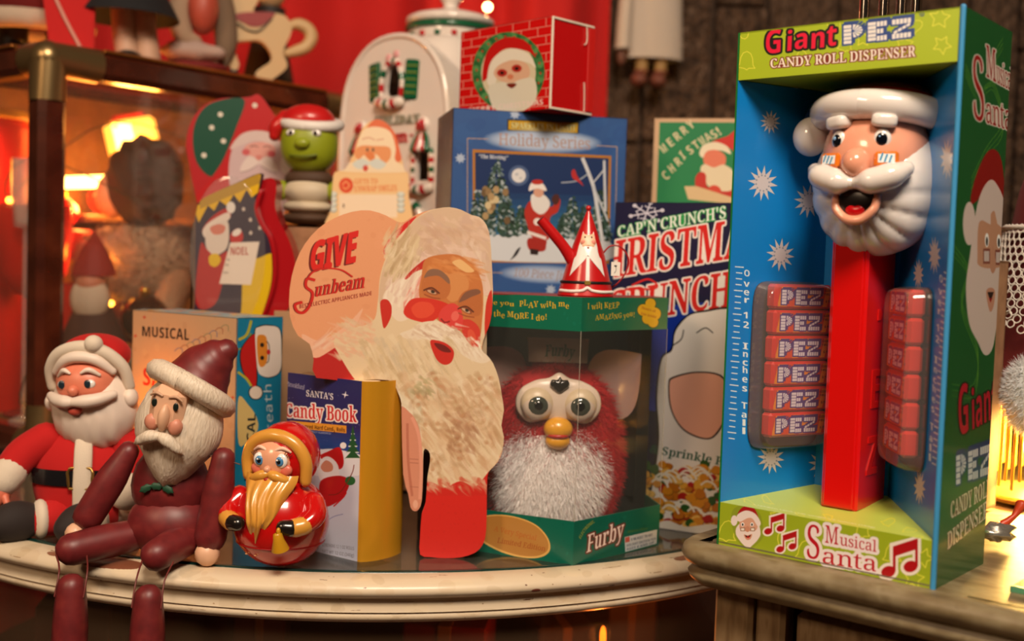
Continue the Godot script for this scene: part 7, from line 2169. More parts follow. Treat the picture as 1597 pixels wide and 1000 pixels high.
	stick.call(pts3([-0.0155, 0.216, zf + 0.002, -0.0165, 0.236, zf + 0.002, -0.010, 0.254, zf + 0.001, 0.0, 0.261, zf, 0.010, 0.254, zf + 0.001, 0.0165, 0.236, zf + 0.002, 0.0155, 0.216, zf + 0.002]), 0.0034, 14)
	stick.call(pts3([-0.019, 0.211, zf + 0.004, 0.0, 0.207, zf + 0.006, 0.019, 0.211, zf + 0.004]), 0.0068, 7)
	for s in [[-0.030, -1.0], [0.030, 1.0]]:
		var tf := Transform3D(rot(0, s[1] * 14, s[1] * -4), Vector3(s[0], 0.236, zf - 0.001))
		var sh := part("shutter", mv(cbox(Vector3(0.021, 0.048, 0.006), 0.002), tf), green, o, "green shutter")
		for k in 5:
			part("slat", mv(cbox(Vector3(0.015, 0.0022, 0.0015), 0.0005, Vector3(0, -0.016 + k * 0.008, 0.0035)), tf), mt("hj_gold", "6f8a3a", 0.3), sh)
	for q in [[0.003, 0.268], [-0.009, 0.264]]:
		part("swirl_sweet", sph(Vector3(q[0], q[1], zf - 0.003), Vector3(0.006, 0.006, 0.004), 14, 8), mt("hj_pink", "dca0a0", 0.3), o)
	# relief lettering
	for w in [["HOLIDAY", 0.184, 0.0150, mt("hj_letter", "8c8a78", 0.4), -0.029], ["Home", 0.162, 0.020, red, -0.022]]:
		var x := 0.0
		var lettering := Node3D.new()
		lettering.name = "lettering"
		o.add_child(lettering, true)
		for ch in w[0]:
			var gl = glyph("serifb", ch)
			var gp := []
			for q in gl.cs[0]:
				gp.append(Vector2(w[4] + (x + q.x) * w[2], w[1] + q.y * w[2]))
			var e := extr(gp, zf - 0.004, zf + 0.0006)
			part("letter", join([e[0], e[1]]), w[3], lettering)
			x += gl.adv
	# side windows with striped awnings
	for s in [0.050, -0.050]:
		var x0: float = s
		for k in 5:
			part("awning_stripe", tube(pts3([x0 - 0.011 + k * 0.0055, 0.152, zf + 0.006, x0 - 0.008 + k * 0.004, 0.165, zf + 0.003, x0, 0.176, zf]), [0.0036, 0.003, 0.0012], 8, 4), [green, red, cer, red, green][k], o)
		part("awning_ball", sph(Vector3(x0, 0.182, zf), Vector3(0.009, 0.009, 0.006), 14, 10), cer, o)
		for k in 4:
			part("ball_stripe", tube(pts3([x0 - 0.006 + k * 0.004, 0.175, zf + 0.005, x0 - 0.003 + k * 0.003, 0.182, zf + 0.007, x0, 0.190, zf + 0.001]), 0.0012, 6, 3), red, o)
		stick.call(pts3([x0 - 0.014, 0.110, zf, x0 - 0.014, 0.131, zf + 0.001, x0 - 0.013, 0.151, zf + 0.001]), 0.0024, 8)
		stick.call(pts3([x0 + 0.015, 0.110, zf, x0 + 0.015, 0.131, zf + 0.001, x0 + 0.014, 0.151, zf + 0.001]), 0.0034, 8)
		stick.call(pts3([x0 - 0.017, 0.108, zf + 0.002, x0, 0.104, zf + 0.005, x0 + 0.017, 0.108, zf + 0.002]), 0.0064, 7)
	stick.call(pts3([0.016, 0.060, zf, 0.018, 0.078, zf + 0.002, 0.030, 0.088, zf + 0.003, 0.044, 0.086, zf + 0.003, 0.054, 0.070, zf + 0.002]), 0.0055, 9)

# ================================================================ brass-cornered glass case behind the toys
const CC := Vector3(-0.5322, 0.0, -1.3)
const CT := 50.83
func glass_case():
	var o := thing("display_case", "glass display case with dark wooden bars and brass corner fittings", "display case", CC, CT)
	var bar := mt("case_bar", noise_tex(101, 0.02, [[0.0, "35140c"], [0.6, "4a1f12"], [1.0, "5c2a18"]], 256), 0.25, {"tri": Vector3(3, 3, 3), "coat": 0.6, "coat_rough": 0.1})
	var brass := mt("brass", "9c8258", 0.32, {"metal": 0.85})
	var yt := 0.457
	var r := 0.0168
	var W := 0.46
	var D := 0.30
	var sq := func(a: Vector3, b: Vector3) -> Shp:
		return cbox(Vector3(maxf(absf(b.x - a.x), r * 2), maxf(absf(b.y - a.y), r * 2), maxf(absf(b.z - a.z), r * 2)), 0.007, (a + b) * 0.5)
	for q in [Vector3(0, 0, 0), Vector3(W, 0, 0), Vector3(0, 0, -D), Vector3(W, 0, -D)]:
		part("post", sq.call(q + Vector3.UP * 0.03, q + Vector3.UP * (yt - 0.018)), bar, o)
	for y in [yt, 0.0175]:
		part("rail", sq.call(Vector3(0.02, y, 0), Vector3(W - 0.02, y, 0)), bar, o)
		part("rail", sq.call(Vector3(0, y, -0.02), Vector3(0, y, -D + 0.02)), bar, o)
		part("rail", sq.call(Vector3(0.02, y, -D), Vector3(W - 0.02, y, -D)), bar, o)
		part("rail", sq.call(Vector3(W, y, -0.02), Vector3(W, y, -D + 0.02)), bar, o)
		for q in [Vector3(0, y, 0), Vector3(W, y, 0), Vector3(0, y, -D), Vector3(W, y, -D)]:
			var sx := 1.0 if q.x < 0.1 else -1.0
			var sz := -1.0 if q.z > -0.1 else 1.0
			var sy := -1.0 if y > 0.2 else 1.0
			part("corner_fitting", join([sph(q, Vector3.ONE * 0.0205, 18, 12), tube([q, q + Vector3(sx * 0.060, 0, 0)], 0.0200, 16, 1, Vector2.ONE, false), tube([q, q + Vector3(0, 0, sz * 0.035)], 0.0200, 16, 1, Vector2.ONE, false), tube([q, q + Vector3(0, sy * 0.048, 0)], 0.0200, 16, 1, Vector2.ONE, false)]), brass, o, "worn brass corner fitting")
	part("highlight_strip", cbox(Vector3(W - 0.12, 0.004, 0.014), 0.001, Vector3(W / 2, yt + 0.0165, 0.010)), mt("strip", "b4763a", 0.3, {"metal": 0.8}), o, "brass strip added for the warm highlight along the rail")  # orange metal strips stand in for the warm highlight on the rail tops
	part("highlight_strip", cbox(Vector3(0.014, 0.004, D - 0.10), 0.001, Vector3(-0.010, yt + 0.0165, -D / 2)), mt("strip", "b4763a", 0.3, {"metal": 0.8}), o, "brass strip added for the warm highlight along the rail")
	var gl := mt("case_pane", Color(0.7, 0.6, 0.5), 0.03, {"alpha": 0.05})
	part("glass_pane", cbox(Vector3(W - 0.03, yt - 0.04, 0.003), 0.0004, Vector3(W / 2, yt / 2 + 0.005, 0)), gl, o, "clear glass")
	part("glass_pane", cbox(Vector3(0.003, yt - 0.04, D - 0.03), 0.0004, Vector3(0, yt / 2 + 0.005, -D / 2)), gl, o, "clear glass")
	part("glass_top", cbox(Vector3(W, 0.005, D), 0.0008, Vector3(W / 2, yt + 0.0175, -D / 2)), gl, o, "clear glass top")
	var amber := mt("case_amber", noise_tex(102, 0.02, [[0.0, "5e3c14"], [1.0, "80561e"]], 256), 0.6, {"tri": 3.0})
	part("back_panel", cbox(Vector3(W, yt, 0.008), 0.001, Vector3(W / 2, yt / 2, -D + 0.02)), amber, o, "amber wooden back")
	part("side_panel", cbox(Vector3(0.008, yt, D - 0.04), 0.001, Vector3(W - 0.02, yt / 2, -D / 2)), amber, o)
	part("floor_panel", cbox(Vector3(W - 0.03, 0.006, D - 0.03), 0.001, Vector3(W / 2, 0.03, -D / 2)), amber, o)
	part("shelf", cbox(Vector3(0.28, 0.010, 0.08), 0.002, Vector3(0.30, 0.286, -0.235)), amber, o, "amber wooden shelf")
	# tube lamp under the top of the case and a lantern
	var t := thing("tube_lamp", "bright warm tube lamp glowing inside the glass case", "lamp", CC, CT)
	part("tube", tube([Vector3(0.15, 0.333, -0.24), Vector3(0.265, 0.345, -0.16)], 0.0085, 12, 1), mt("tube_glow", Color(1, 0.9, 0.7), 0.4, {"emit": Color(1.0, 0.72, 0.34), "power": 9.0}), t, "glowing tube")
	part("bracket", cbox(Vector3(0.012, 0.02, 0.012), 0.002, Vector3(0.145, 0.345, -0.246)), brass, t)
	for q in [Vector3(0.18, 0.322, -0.21), Vector3(0.24, 0.330, -0.17)]:
		var l := OmniLight3D.new()
		l.name = "tube_light"
		l.light_color = Color(1.0, 0.62, 0.28)
		l.light_energy = 0.018
		l.light_size = 0.02
		l.omni_range = 4.0
		l.omni_attenuation = 2.0
		l.shadow_enabled = true
		t.add_child(l, true)
		l.position = q + Vector3(0, -0.012, 0.01)
	var la := thing("paper_lantern", "small square paper lantern glowing yellow in the glass case", "lamp", CC + Basis(Vector3.UP, deg_to_rad(CT)) * Vector3(0.225, 0.432, -0.20), 30.0, "", Vector3(0, 0, 14))
	part("shade", cbox(Vector3(0.064, 0.05, 0.05), 0.006, Vector3(0, -0.032, 0)), mt("lantern", Color(1.0, 0.85, 0.5), 0.7, {"emit": Color(1.0, 0.62, 0.22), "power": 1.4}), la, "glowing paper shade")
	part("bright_pane", cbox(Vector3(0.026, 0.045, 0.002), 0.0006, Vector3(-0.016, -0.034, 0.026)), mt("lantern_hot", Color(1.0, 0.9, 0.6), 0.7, {"emit": Color(1.0, 0.8, 0.4), "power": 5.0}), la)
	part("cap", cbox(Vector3(0.04, 0.008, 0.03), 0.002, Vector3(0, -0.003, 0)), mt("lan_red", "a01414", 0.5), la)
	var ll := OmniLight3D.new()
	ll.name = "lantern_light"
	ll.light_color = Color(1.0, 0.6, 0.24)
	ll.light_energy = 0.013
	ll.light_size = 0.03
	ll.omni_range = 4.0
	ll.omni_attenuation = 2.0
	ll.shadow_enabled = true
	la.add_child(ll)
	ll.position = Vector3(0, -0.032, 0.04)

func incase(x: float, y: float, z: float) -> Vector3:
	return CC + Basis(Vector3.UP, deg_to_rad(CT)) * Vector3(x, y, z)
func case_inside():
	# doll in a fluffy coat
	var d := thing("fur_coat_doll", "doll in a fluffy pale coat and dark red dress standing inside the glass case", "doll", incase(0.190, 0.0335, -0.112), 0.0)
	var fur := mt("fc_fur", "b89878", 0.9, {"sheen": 0.5, "bump": noise_tex(111, 0.12, [], 256), "tri": 10.0, "bump_cm": 0.6})
	part("dress", mv(lathe(pts2([0.0, 0.0, 0.068, 0.0, 0.064, 0.02, 0.045, 0.12, 0.030, 0.20, 0.0, 0.21]), 28), at(0, 0, 0)), mt("fc_dress", "4a0c0c", 0.8), d, "dark red dress")
	var coat := sph(Vector3(0, 0.185, 0), Vector3(0.082, 0.062, 0.055), 28, 18, func(q: Vector3) -> float: return 1.0 + 0.07 * sin(q.x * 14.0) * cos(q.y * 11.0))
	var cf := part("coat", coat, fur, d, "fluffy pale coat")
	fuzz(cf, "coat_pile", coat, fur, 2600, 0.012, 0.0016, 5)
	part("skirt_trim", ringtube(Vector3(0, 0.075, 0), 0.068, 0.060, 0.018, Basis(), 30, 0.0, TAU, 10), fur, d)
	part("arm", tube(pts3([0.060, 0.17, 0.03, 0.055, 0.12, 0.055, 0.075, 0.06, 0.06]), [0.022, 0.018, 0.015], 12, 4), fur, d)
	part("hair", sph(Vector3(0.008, 0.300, 0.0), Vector3(0.050, 0.062, 0.050), 24, 16, func(q: Vector3) -> float: return 1.0 + 0.05 * sin(q.x * 12.0 + q.y * 9.0)), mt("fc_hair", "2a120c", 0.7), d, "dark brown hair")
	part("face", sph(Vector3(-0.030, 0.282, 0.012), Vector3(0.022, 0.030, 0.022), 20, 14), mt("fc_face", "c99878", 0.6), d)
	# red goods and ornaments
	var list := [
		["red_bauble", "dark brown glass ball on the case floor before the doll", "bauble", Vector3(0.150, 0.160, -0.032), 0.030, "1c0c0a"],
		["red_bauble", "deep red glass bauble on a stand before the fur-coat doll", "bauble", Vector3(0.235, 0.105, -0.034), 0.028, "8a120e"],
		["red_bauble", "bright red glass bauble on the amber shelf", "bauble", Vector3(0.215, 0.3155, -0.235), 0.024, "c8160e"],
		["red_bauble", "scarlet glass bauble on top of the banded red canister", "bauble", Vector3(0.140, 0.2915, -0.215), 0.022, "b8140e"],
		["red_bauble", "small crimson glass bauble right of the doll", "bauble", Vector3(0.35, 0.165, -0.055), 0.022, "9c1218"]]
	for q in list:
		var b := thing(q[0], q[1], q[2], incase(q[3].x, q[3].y, q[3].z))
		part("ball", sph(Vector3.ZERO, Vector3.ONE * q[4], 24, 16), mt("bauble" + q[5], q[5], 0.12, {"coat": 0.8}), b)
		part("cap", mv(lathe(pts2([0.0, 0.008, 0.006, 0.008, 0.007, 0.0, 0.0, 0.0]), 14), at(0, q[4] * 0.97, 0)), mt("cap_gold", "b08a3a", 0.3, {"metal": 0.9}), b)
		if q[3].y < 0.28:
			# each ball hangs on a stand
			part("stand", tube([Vector3(0, -q[4] * 0.95, 0), Vector3(0, -q[3].y + 0.0335, 0)], 0.004, 8, 1), mt("stand_dark", "2a1810", 0.5), b)
	var g := thing("red_canister", "round red and yellow canister on the case floor", "canister", incase(0.140, 0.0335, -0.215))
	part("body", lathe(pts2([0.0, 0.0, 0.042, 0.0, 0.042, 0.23, 0.036, 0.236, 0.0, 0.236]), 28), mt("can_red", "c01a10", 0.35), g)
	part("band", mv(lathe(pts2([0.0425, 0.0, 0.043, 0.001, 0.043, 0.03, 0.0425, 0.031]), 28), at(0, 0.165, 0)), mt("can_yel", "d8a020", 0.4), g)
	var g2 := thing("red_canister", "taller scarlet canister at the left end of the case", "canister", incase(0.050, 0.0335, -0.225))
	part("body", lathe(pts2([0.0, 0.0, 0.045, 0.0, 0.045, 0.36, 0.040, 0.372, 0.0, 0.372]), 28), mt("can_red2", "d81c10", 0.4), g2)
	part("lid", mv(lathe(pts2([0.0, 0.014, 0.04, 0.012, 0.047, 0.004, 0.047, 0.0, 0.0, 0.0]), 28), at(0, 0.372, 0)), mt("can_yel", "d8a020", 0.4), g2)
	var rc := thing("red_goblet", "red glass goblet with a clear rim near the left pane of the case", "goblet", incase(0.055, 0.0335, -0.130))
	part("bowl", lathe(pts2([0.0, 0.15, 0.022, 0.152, 0.040, 0.18, 0.046, 0.23, 0.044, 0.262, 0.042, 0.262, 0.042, 0.23, 0.034, 0.19, 0.0, 0.165]), 28), mt("gob_red", "d01c12", 0.1, {"coat": 0.8}), rc)
	part("stem", lathe(pts2([0.0, 0.0, 0.034, 0.0, 0.034, 0.004, 0.006, 0.012, 0.005, 0.14, 0.012, 0.151, 0.0, 0.151]), 20), mt("gob_stem", "7a120c", 0.15), rc)
	for k in 2:
		var gg := thing("drinking_glass", ["clear stemmed glass against the left pane of the case", "clear stemmed glass behind its twin, next to the red goblet"][k], "glass", incase(0.024 - k * 0.005, 0.0335, -0.042 - k * 0.038), 0.0, "clear glasses in the case")
		part("bowl", lathe(pts2([0.0, 0.23, 0.014, 0.235, 0.018, 0.28, 0.0175, 0.315, 0.0165, 0.315, 0.0165, 0.28, 0.012, 0.24, 0.0, 0.236]), 24), mt("clear_gl", Color(0.85, 0.85, 0.85), 0.05, {"alpha": 0.25}), gg)
		part("stem", lathe(pts2([0.0, 0.0, 0.018, 0.0, 0.018, 0.003, 0.004, 0.01, 0.004, 0.232, 0.0, 0.232]), 16), mt("clear_gl", Color(0.85, 0.85, 0.85), 0.05, {"alpha": 0.25}), gg)
	var sm := thing("small_santa", "small Santa figure with red cap beside the post inside the case", "figurine", incase(0.090, 0.0335, -0.050))
	part("robe", lathe(pts2([0.0, 0.0, 0.045, 0.0, 0.046, 0.03, 0.038, 0.10, 0.022, 0.14, 0.0, 0.15]), 24), mt("sm_robe", "3a2018", 0.8), sm)
	part("beard", sph(Vector3(0, 0.150, 0.012), Vector3(0.024, 0.028, 0.018), 18, 12), mt("sm_beard", "c8b8a0", 0.8), sm)
	part("face", sph(Vector3(0, 0.168, 0.010), Vector3(0.018, 0.017, 0.018), 18, 12), mt("sm_face", "c07a5c", 0.6), sm)
	part("cap", lathe(pts2([0.026, 0.178, 0.024, 0.19, 0.015, 0.21, 0.0, 0.235]), 20), mt("sm_cap", "8a1410", 0.7), sm)
	# string of little warm lights along the case
	var st := thing("fairy_lights", "string of tiny warm fairy lights looped through the glass case", "fairy lights", Vector3.ZERO)
	var pts := []
	var spots := [incase(0.02, 0.075, -0.031), incase(0.01, 0.115, -0.037), incase(0.015, 0.055, -0.062), incase(0.20, 0.215, -0.062), incase(0.14, 0.175, -0.093), incase(0.16, 0.245, -0.087), incase(0.33, 0.215, -0.043), incase(0.045, 0.345, -0.074), incase(0.02, 0.30, -0.124), incase(0.13, 0.40, -0.074), incase(0.36, 0.37, -0.124)]
	for q in spots:
		bulb(st, q, 0.0038, Color(1.0, 0.62, 0.2), 0.0, 9.0)
		pts.append(q + Vector3(0, 0.005, 0))
	part("cord", tube(pts, 0.0009, 6, 5), mt("cord_green", "1c2a16", 0.6), st)
	for q in [[incase(0.125, 0.232, -0.095), 0.009], [incase(0.014, 0.335, -0.175), 0.013]]:
		var cb := thing("candle_bulb", "glowing amber candle bulb inside the case" if q[1] < 0.01 else "round amber bulb glowing at the left end of the case", "bulb", q[0])
		part("glass_flame", sph(Vector3.ZERO, Vector3(q[1], q[1] * 1.6, q[1]), 14, 10), mt("candle_glow", Color(1, 0.8, 0.4), 0.4, {"emit": Color(1.0, 0.66, 0.18), "power": 4.0}), cb)
		part("holder", tube([Vector3(0, -q[1] * 1.5, 0), Vector3(0, -q[0].y + 0.034, 0)], q[1] * 0.6, 10, 1), mt("candle_stick", "b02a18", 0.4), cb)
		var l := OmniLight3D.new()
		l.name = "candle_light"
		l.light_color = Color(1.0, 0.55, 0.18); l.light_energy = 0.006; l.light_size = q[1]; l.omni_range = 3.0; l.omni_attenuation = 2.0; l.shadow_enabled = true
		cb.add_child(l)

# ================================================================ things standing on the case
func case_top():
	var yt := 0.4770
	# rocking horse, a flat wooden cut-out
	var o := thing("wooden_horse", "cream painted wooden toy horse with a red saddle on top of the glass case", "toy horse", Vector3(-0.365, yt, -1.560), 18.0)
	var cream := mt("wh_cream", "c9a878", 0.5)
	var s := 0.000184
	var body := []
	for q in loop2(pts2([735, 250, 730, 180, 742, 140, 760, 60, 790, -60, 840, -150, 930, -150, 1000, -60, 990, 20, 960, 90, 1030, 100, 1110, 92, 1190, 105, 1235, 165, 1232, 240, 1195, 320, 1180, 380, 1205, 430, 1210, 480, 1150, 540, 1085, 590, 1040, 592, 988, 556, 1005, 515, 1085, 455, 1100, 405, 1062, 335, 1010, 300, 930, 306, 850, 325, 832, 370, 850, 440, 868, 490, 845, 532, 812, 520, 775, 420]), 3):
		body.append(Vector2((q.x - 950) * s, (600 - q.y) * s))
	var e := extr(body, -0.007, 0.007)
	part("body", join([e[0], e[1]]), cream, o, "cream wooden body")
	var leg := []
	for q in loop2(pts2([745, 330, 700, 365, 680, 420, 700, 500, 722, 575, 765, 580, 745, 500, 738, 440, 770, 380]), 3):
		leg.append(Vector2((q.x - 950) * s, (600 - q.y) * s))
	e = extr(leg, -0.016, -0.008)
	part("leg", join([e[0], e[1]]), cream, o)
	part("tail", tube(pts3([0.050, 0.078, 0, 0.062, 0.083, 0, 0.076, 0.078, 0, 0.081, 0.066, 0, 0.074, 0.053, 0, 0.060, 0.046, 0, 0.048, 0.042, 0]), [0.006, 0.0085, 0.009, 0.0085, 0.006], 10, 5), cream, o)
	var sad := []
	for q in loop2(pts2([730, 150, 800, 135, 920, 105, 1110, 92, 1080, 140, 1020, 195, 940, 205, 880, 180, 820, 165, 740, 180]), 3):
		sad.append(Vector2((q.x - 950) * s, (600 - q.y) * s))
	e = extr(sad, -0.0085, 0.0085)
	part("saddle", join([e[0], e[1]]), mt("wh_saddle", "8c1612", 0.5), o, "red saddle")
	part("saddle_cloth", tube(pts3([-0.030, 0.072, 0.0085, -0.018, 0.074, 0.0085, -0.004, 0.067, 0.0085, 0.010, 0.068, 0.0085, 0.026, 0.085, 0.0085]), [0.005, 0.0035, 0.003, 0.003, 0.002], 8, 4, Vector2(1, 0.3)), mt("wh_cloth", "30404a", 0.6), o)
	part("bridle_patch", cbox(Vector3(0.014, 0.007, 0.001), 0.0003, Vector3(-0.026, 0.071, 0.0076)), mt("wh_patch", "2f5a50", 0.6), o)
	part("hoof", join([cbox(Vector3(0.014, 0.006, 0.0145), 0.002, Vector3(0.018, 0.003, 0)), cbox(Vector3(0.012, 0.006, 0.0145), 0.002, Vector3(-0.022, 0.012, 0.0)), cbox(Vector3(0.010, 0.005, 0.009), 0.002, Vector3(-0.039, 0.003, -0.012))]), mt("wh_hoof", "241c18", 0.5), o)
	part("stand", cbox(Vector3(0.10, 0.004, 0.036), 0.001, Vector3(-0.006, -0.0008, -0.002)), mt("wh_stand", "5a4438", 0.6), o)
	# doll in a black skirt on one wooden leg
	o = thing("skirted_doll", "doll in a wide black skirt on pale wooden legs on top of the case", "doll", Vector3(-0.492, yt, -1.440), 0.0)
	part("skirt", lathe(pts2([0.0, 0.150, 0.018, 0.150, 0.030, 0.120, 0.054, 0.075, 0.064, 0.056, 0.063, 0.055, 0.050, 0.074, 0.0, 0.12]), 30), mt("sd_black", "0f0e12", 0.85), o, "wide black skirt")
	for k in 2:
		part("leg", tube(pts3([-0.006 + k * 0.022, 0.10, -k * 0.012, -0.004 + k * 0.022, 0.05, -k * 0.012, 0.003 + k * 0.022, 0.004, -k * 0.012]), [0.015, 0.0145, 0.015], 14, 3), mt("sd_leg", "c49c82" if k == 0 else "5a4030", 0.55), o)
	part("torso", sph(Vector3(0, 0.19, 0), Vector3(0.03, 0.05, 0.024), 18, 12), mt("sd_red", "7a1210", 0.8), o)
	part("shoe", sph(Vector3(0.006, 0.007, 0.006), Vector3(0.0145, 0.008, 0.022), 14, 10), mt("sd_shoe", "1c1614", 0.5), o)
	# Santa doll legs at the far left: red trousers, white cuff, black boot
	o = thing("booted_santa_doll", "Santa doll in dark red with white cuffs and black boots at the case corner", "doll", Vector3(-0.620, yt, -1.475), 20.0)
	part("coat", lathe(pts2([0.0, 0.20, 0.04, 0.19, 0.062, 0.10, 0.066, 0.052, 0.0, 0.05]), 26), mt("bs_coat", "6e0e0c", 0.85), o, "dark red coat")
	part("coat_hem", ringtube(Vector3(0, 0.050, 0), 0.060, 0.056, 0.0135, Basis(), 30, 0.0, TAU, 10), mt("bs_fur", "b8a490", 0.9), o, "white fur hem")
	for k in 2:
		part("boot", tube(pts3([-0.026 + k * 0.056, 0.05, 0, -0.026 + k * 0.056, 0.02, 0, -0.024 + k * 0.056, 0.010, 0.016]), [0.018, 0.018, 0.011], 12, 4), mt("bs_boot", "100c0b", 0.5), o)
	# red and white wrapped ornament
	o = thing("red_pennant", "bright red felt pennant with pale edging leaning on the brass corner", "pennant", Vector3(-0.552, yt, -1.375), 10.0, "", Vector3(-8, 0, 0))
	e = extr(pts2([-0.024, 0.10, 0.040, 0.10, 0.042, 0.004, -0.008, 0.0]), -0.002, 0.002)
	part("felt", join([e[0], e[1]]), mt("rp_red", "b80d0c", 0.85), o)
	part("edging", tube(pts3([-0.010, 0.078, 0.003, 0.008, 0.040, 0.003, 0.028, 0.004, 0.003]), 0.0042, 8, 3, Vector2(1, 0.5)), mt("rp_edge", "d8a090", 0.8), o)
	part("edging", tube(pts3([0.022, 0.098, 0.003, -0.010, 0.078, 0.003]), 0.0036, 8, 2, Vector2(1, 0.5)), mt("rp_edge", "d8a090", 0.8), o)
	# reclining bearded Santa
	o = thing("bearded_santa_doll", "grey-bearded Santa doll with a rosy face lying behind the toy horse", "doll", Vector3(-0.430, yt, -1.52), 10.0)
	part("body", sph(Vector3(0.0, 0.010, 0), Vector3(0.045, 0.0105, 0.03), 20, 12), mt("br_red", "6a0d0c", 0.8), o)
	part("fur_collar", sph(Vector3(-0.002, 0.028, 0.012), Vector3(0.042, 0.014, 0.024), 22, 14, func(q: Vector3) -> float: return 1.0 + 0.08 * sin(q.x * 9.0)), mt("br_fur", "b89c90", 0.9), o, "pale fur collar")
	part("face", sph(Vector3(0.012, 0.085, 0.014), Vector3(0.020, 0.034, 0.022), 20, 14), mt("br_face", "b04a38", 0.5), o, "rosy face")
	part("beard", tube(pts3([-0.012, 0.115, 0.006, -0.018, 0.08, 0.010, -0.012, 0.05, 0.012, 0.004, 0.042, 0.014]), [0.012, 0.015, 0.014, 0.008], 12, 5), mt("br_beard", "a88a70", 0.85), o)
	part("long_hair", tube(pts3([0.024, 0.13, 0.004, 0.034, 0.09, -0.01, 0.040, 0.05, -0.012, 0.036, 0.018, -0.012]), [0.014, 0.017, 0.015, 0.008], 12, 5), mt("br_hair", "7a6450", 0.9), o, "long grey hair")
	part("hood", sph(Vector3(-0.002, 0.135, 0.0), Vector3(0.035, 0.03, 0.03), 18, 12), mt("br_hood", "b8a08c", 0.8), o)
	# dark figure behind the horse
	o = thing("dark_figurine", "dark brown carved figurine with cream head behind the toy horse", "figurine", Vector3(-0.362, yt, -1.66), 0.0)
	part("body", lathe(pts2([0.0, 0.0, 0.035, 0.0, 0.036, 0.02, 0.026, 0.07, 0.022, 0.12, 0.0, 0.125]), 20), mt("df_body", "241a16", 0.6), o)
	part("head", sph(Vector3(0, 0.142, 0), Vector3(0.022, 0.024, 0.021), 18, 12), mt("df_head", "b8966c", 0.6), o)

# ================================================================ doll hanging on the plank wall
func hanging_doll():
	var o := thing("hanging_doll", "wooden doll in a plain white smock hanging on the plank wall", "doll", Vector3(0.213, 0.530, -1.972), 8.0)
	var cloth := mt("hd_cloth", "cbbcae", 0.9, {"bump": noise_tex(121, 0.2, [], 256), "tri": 8.0, "bump_cm": 0.05})
	var wood := mt("hd_wood", "a07c48", 0.6)
	part("smock", grid(24, 6, func(u, v):
		var a: float = TAU * u
		var w: float = lerpf(0.044, 0.052, 1.0 - v)
		return Vector3(0.012 + sin(a) * w * (1.0 + 0.03 * sin(a * 5.0)), 0.068 + v * 0.17, cos(a) * 0.026), true), cloth, o, "white smock")
	part("sleeve", tube(pts3([-0.038, 0.20, 0.012, -0.044, 0.13, 0.02, -0.046, 0.078, 0.022]), [0.016, 0.0175, 0.018], 14, 4, Vector2(1, 0.7), false), cloth, o)
	part("hand", sph(Vector3(-0.047, 0.066, 0.022), Vector3(0.008, 0.014, 0.007), 12, 8), mt("hd_hand", "6a4030", 0.6), o)
	for k in 2:
		var x := -0.007 + k * 0.033
		var lg := part("leg", tube(pts3([x, 0.11, 0.004, x, 0.07, 0.004, x, 0.042, 0.004]), 0.0115, 12, 2, Vector2.ONE, false), wood, o, "pale wooden leg")
		part("shoe", sph(Vector3(x - 0.006, 0.032, 0.012), Vector3(0.0145, 0.0125, 0.0195), 16, 10, func(q: Vector3) -> float: return 1.0 - 0.2 * smoothstep(0.0, 1.0, q.z) * smoothstep(-0.3, 0.7, q.y)), mt("hd_shoe", "7a4638", 0.55), lg)
		part("sock", ringtube(Vector3(x, 0.046, 0.004), 0.011, 0.011, 0.0028, Basis(), 18, 0.0, TAU, 6), mt("hd_sock", "7a3a2c", 0.7), lg)
	part("torso", sph(Vector3(0.012, 0.25, 0), Vector3(0.04, 0.05, 0.024), 18, 12), cloth, o)
	part("head", sph(Vector3(0.012, 0.33, 0.004), Vector3(0.032, 0.04, 0.032), 18, 12), mt("hd_face", "b8885c", 0.6), o)
	part("hanging_cord", tube(pts3([0.012, 0.36, 0, 0.012, 0.46, -0.02, 0.012, 0.52, -0.045]), 0.0015, 6, 2), mt("hd_cord", "3a2a1c", 0.8), o)

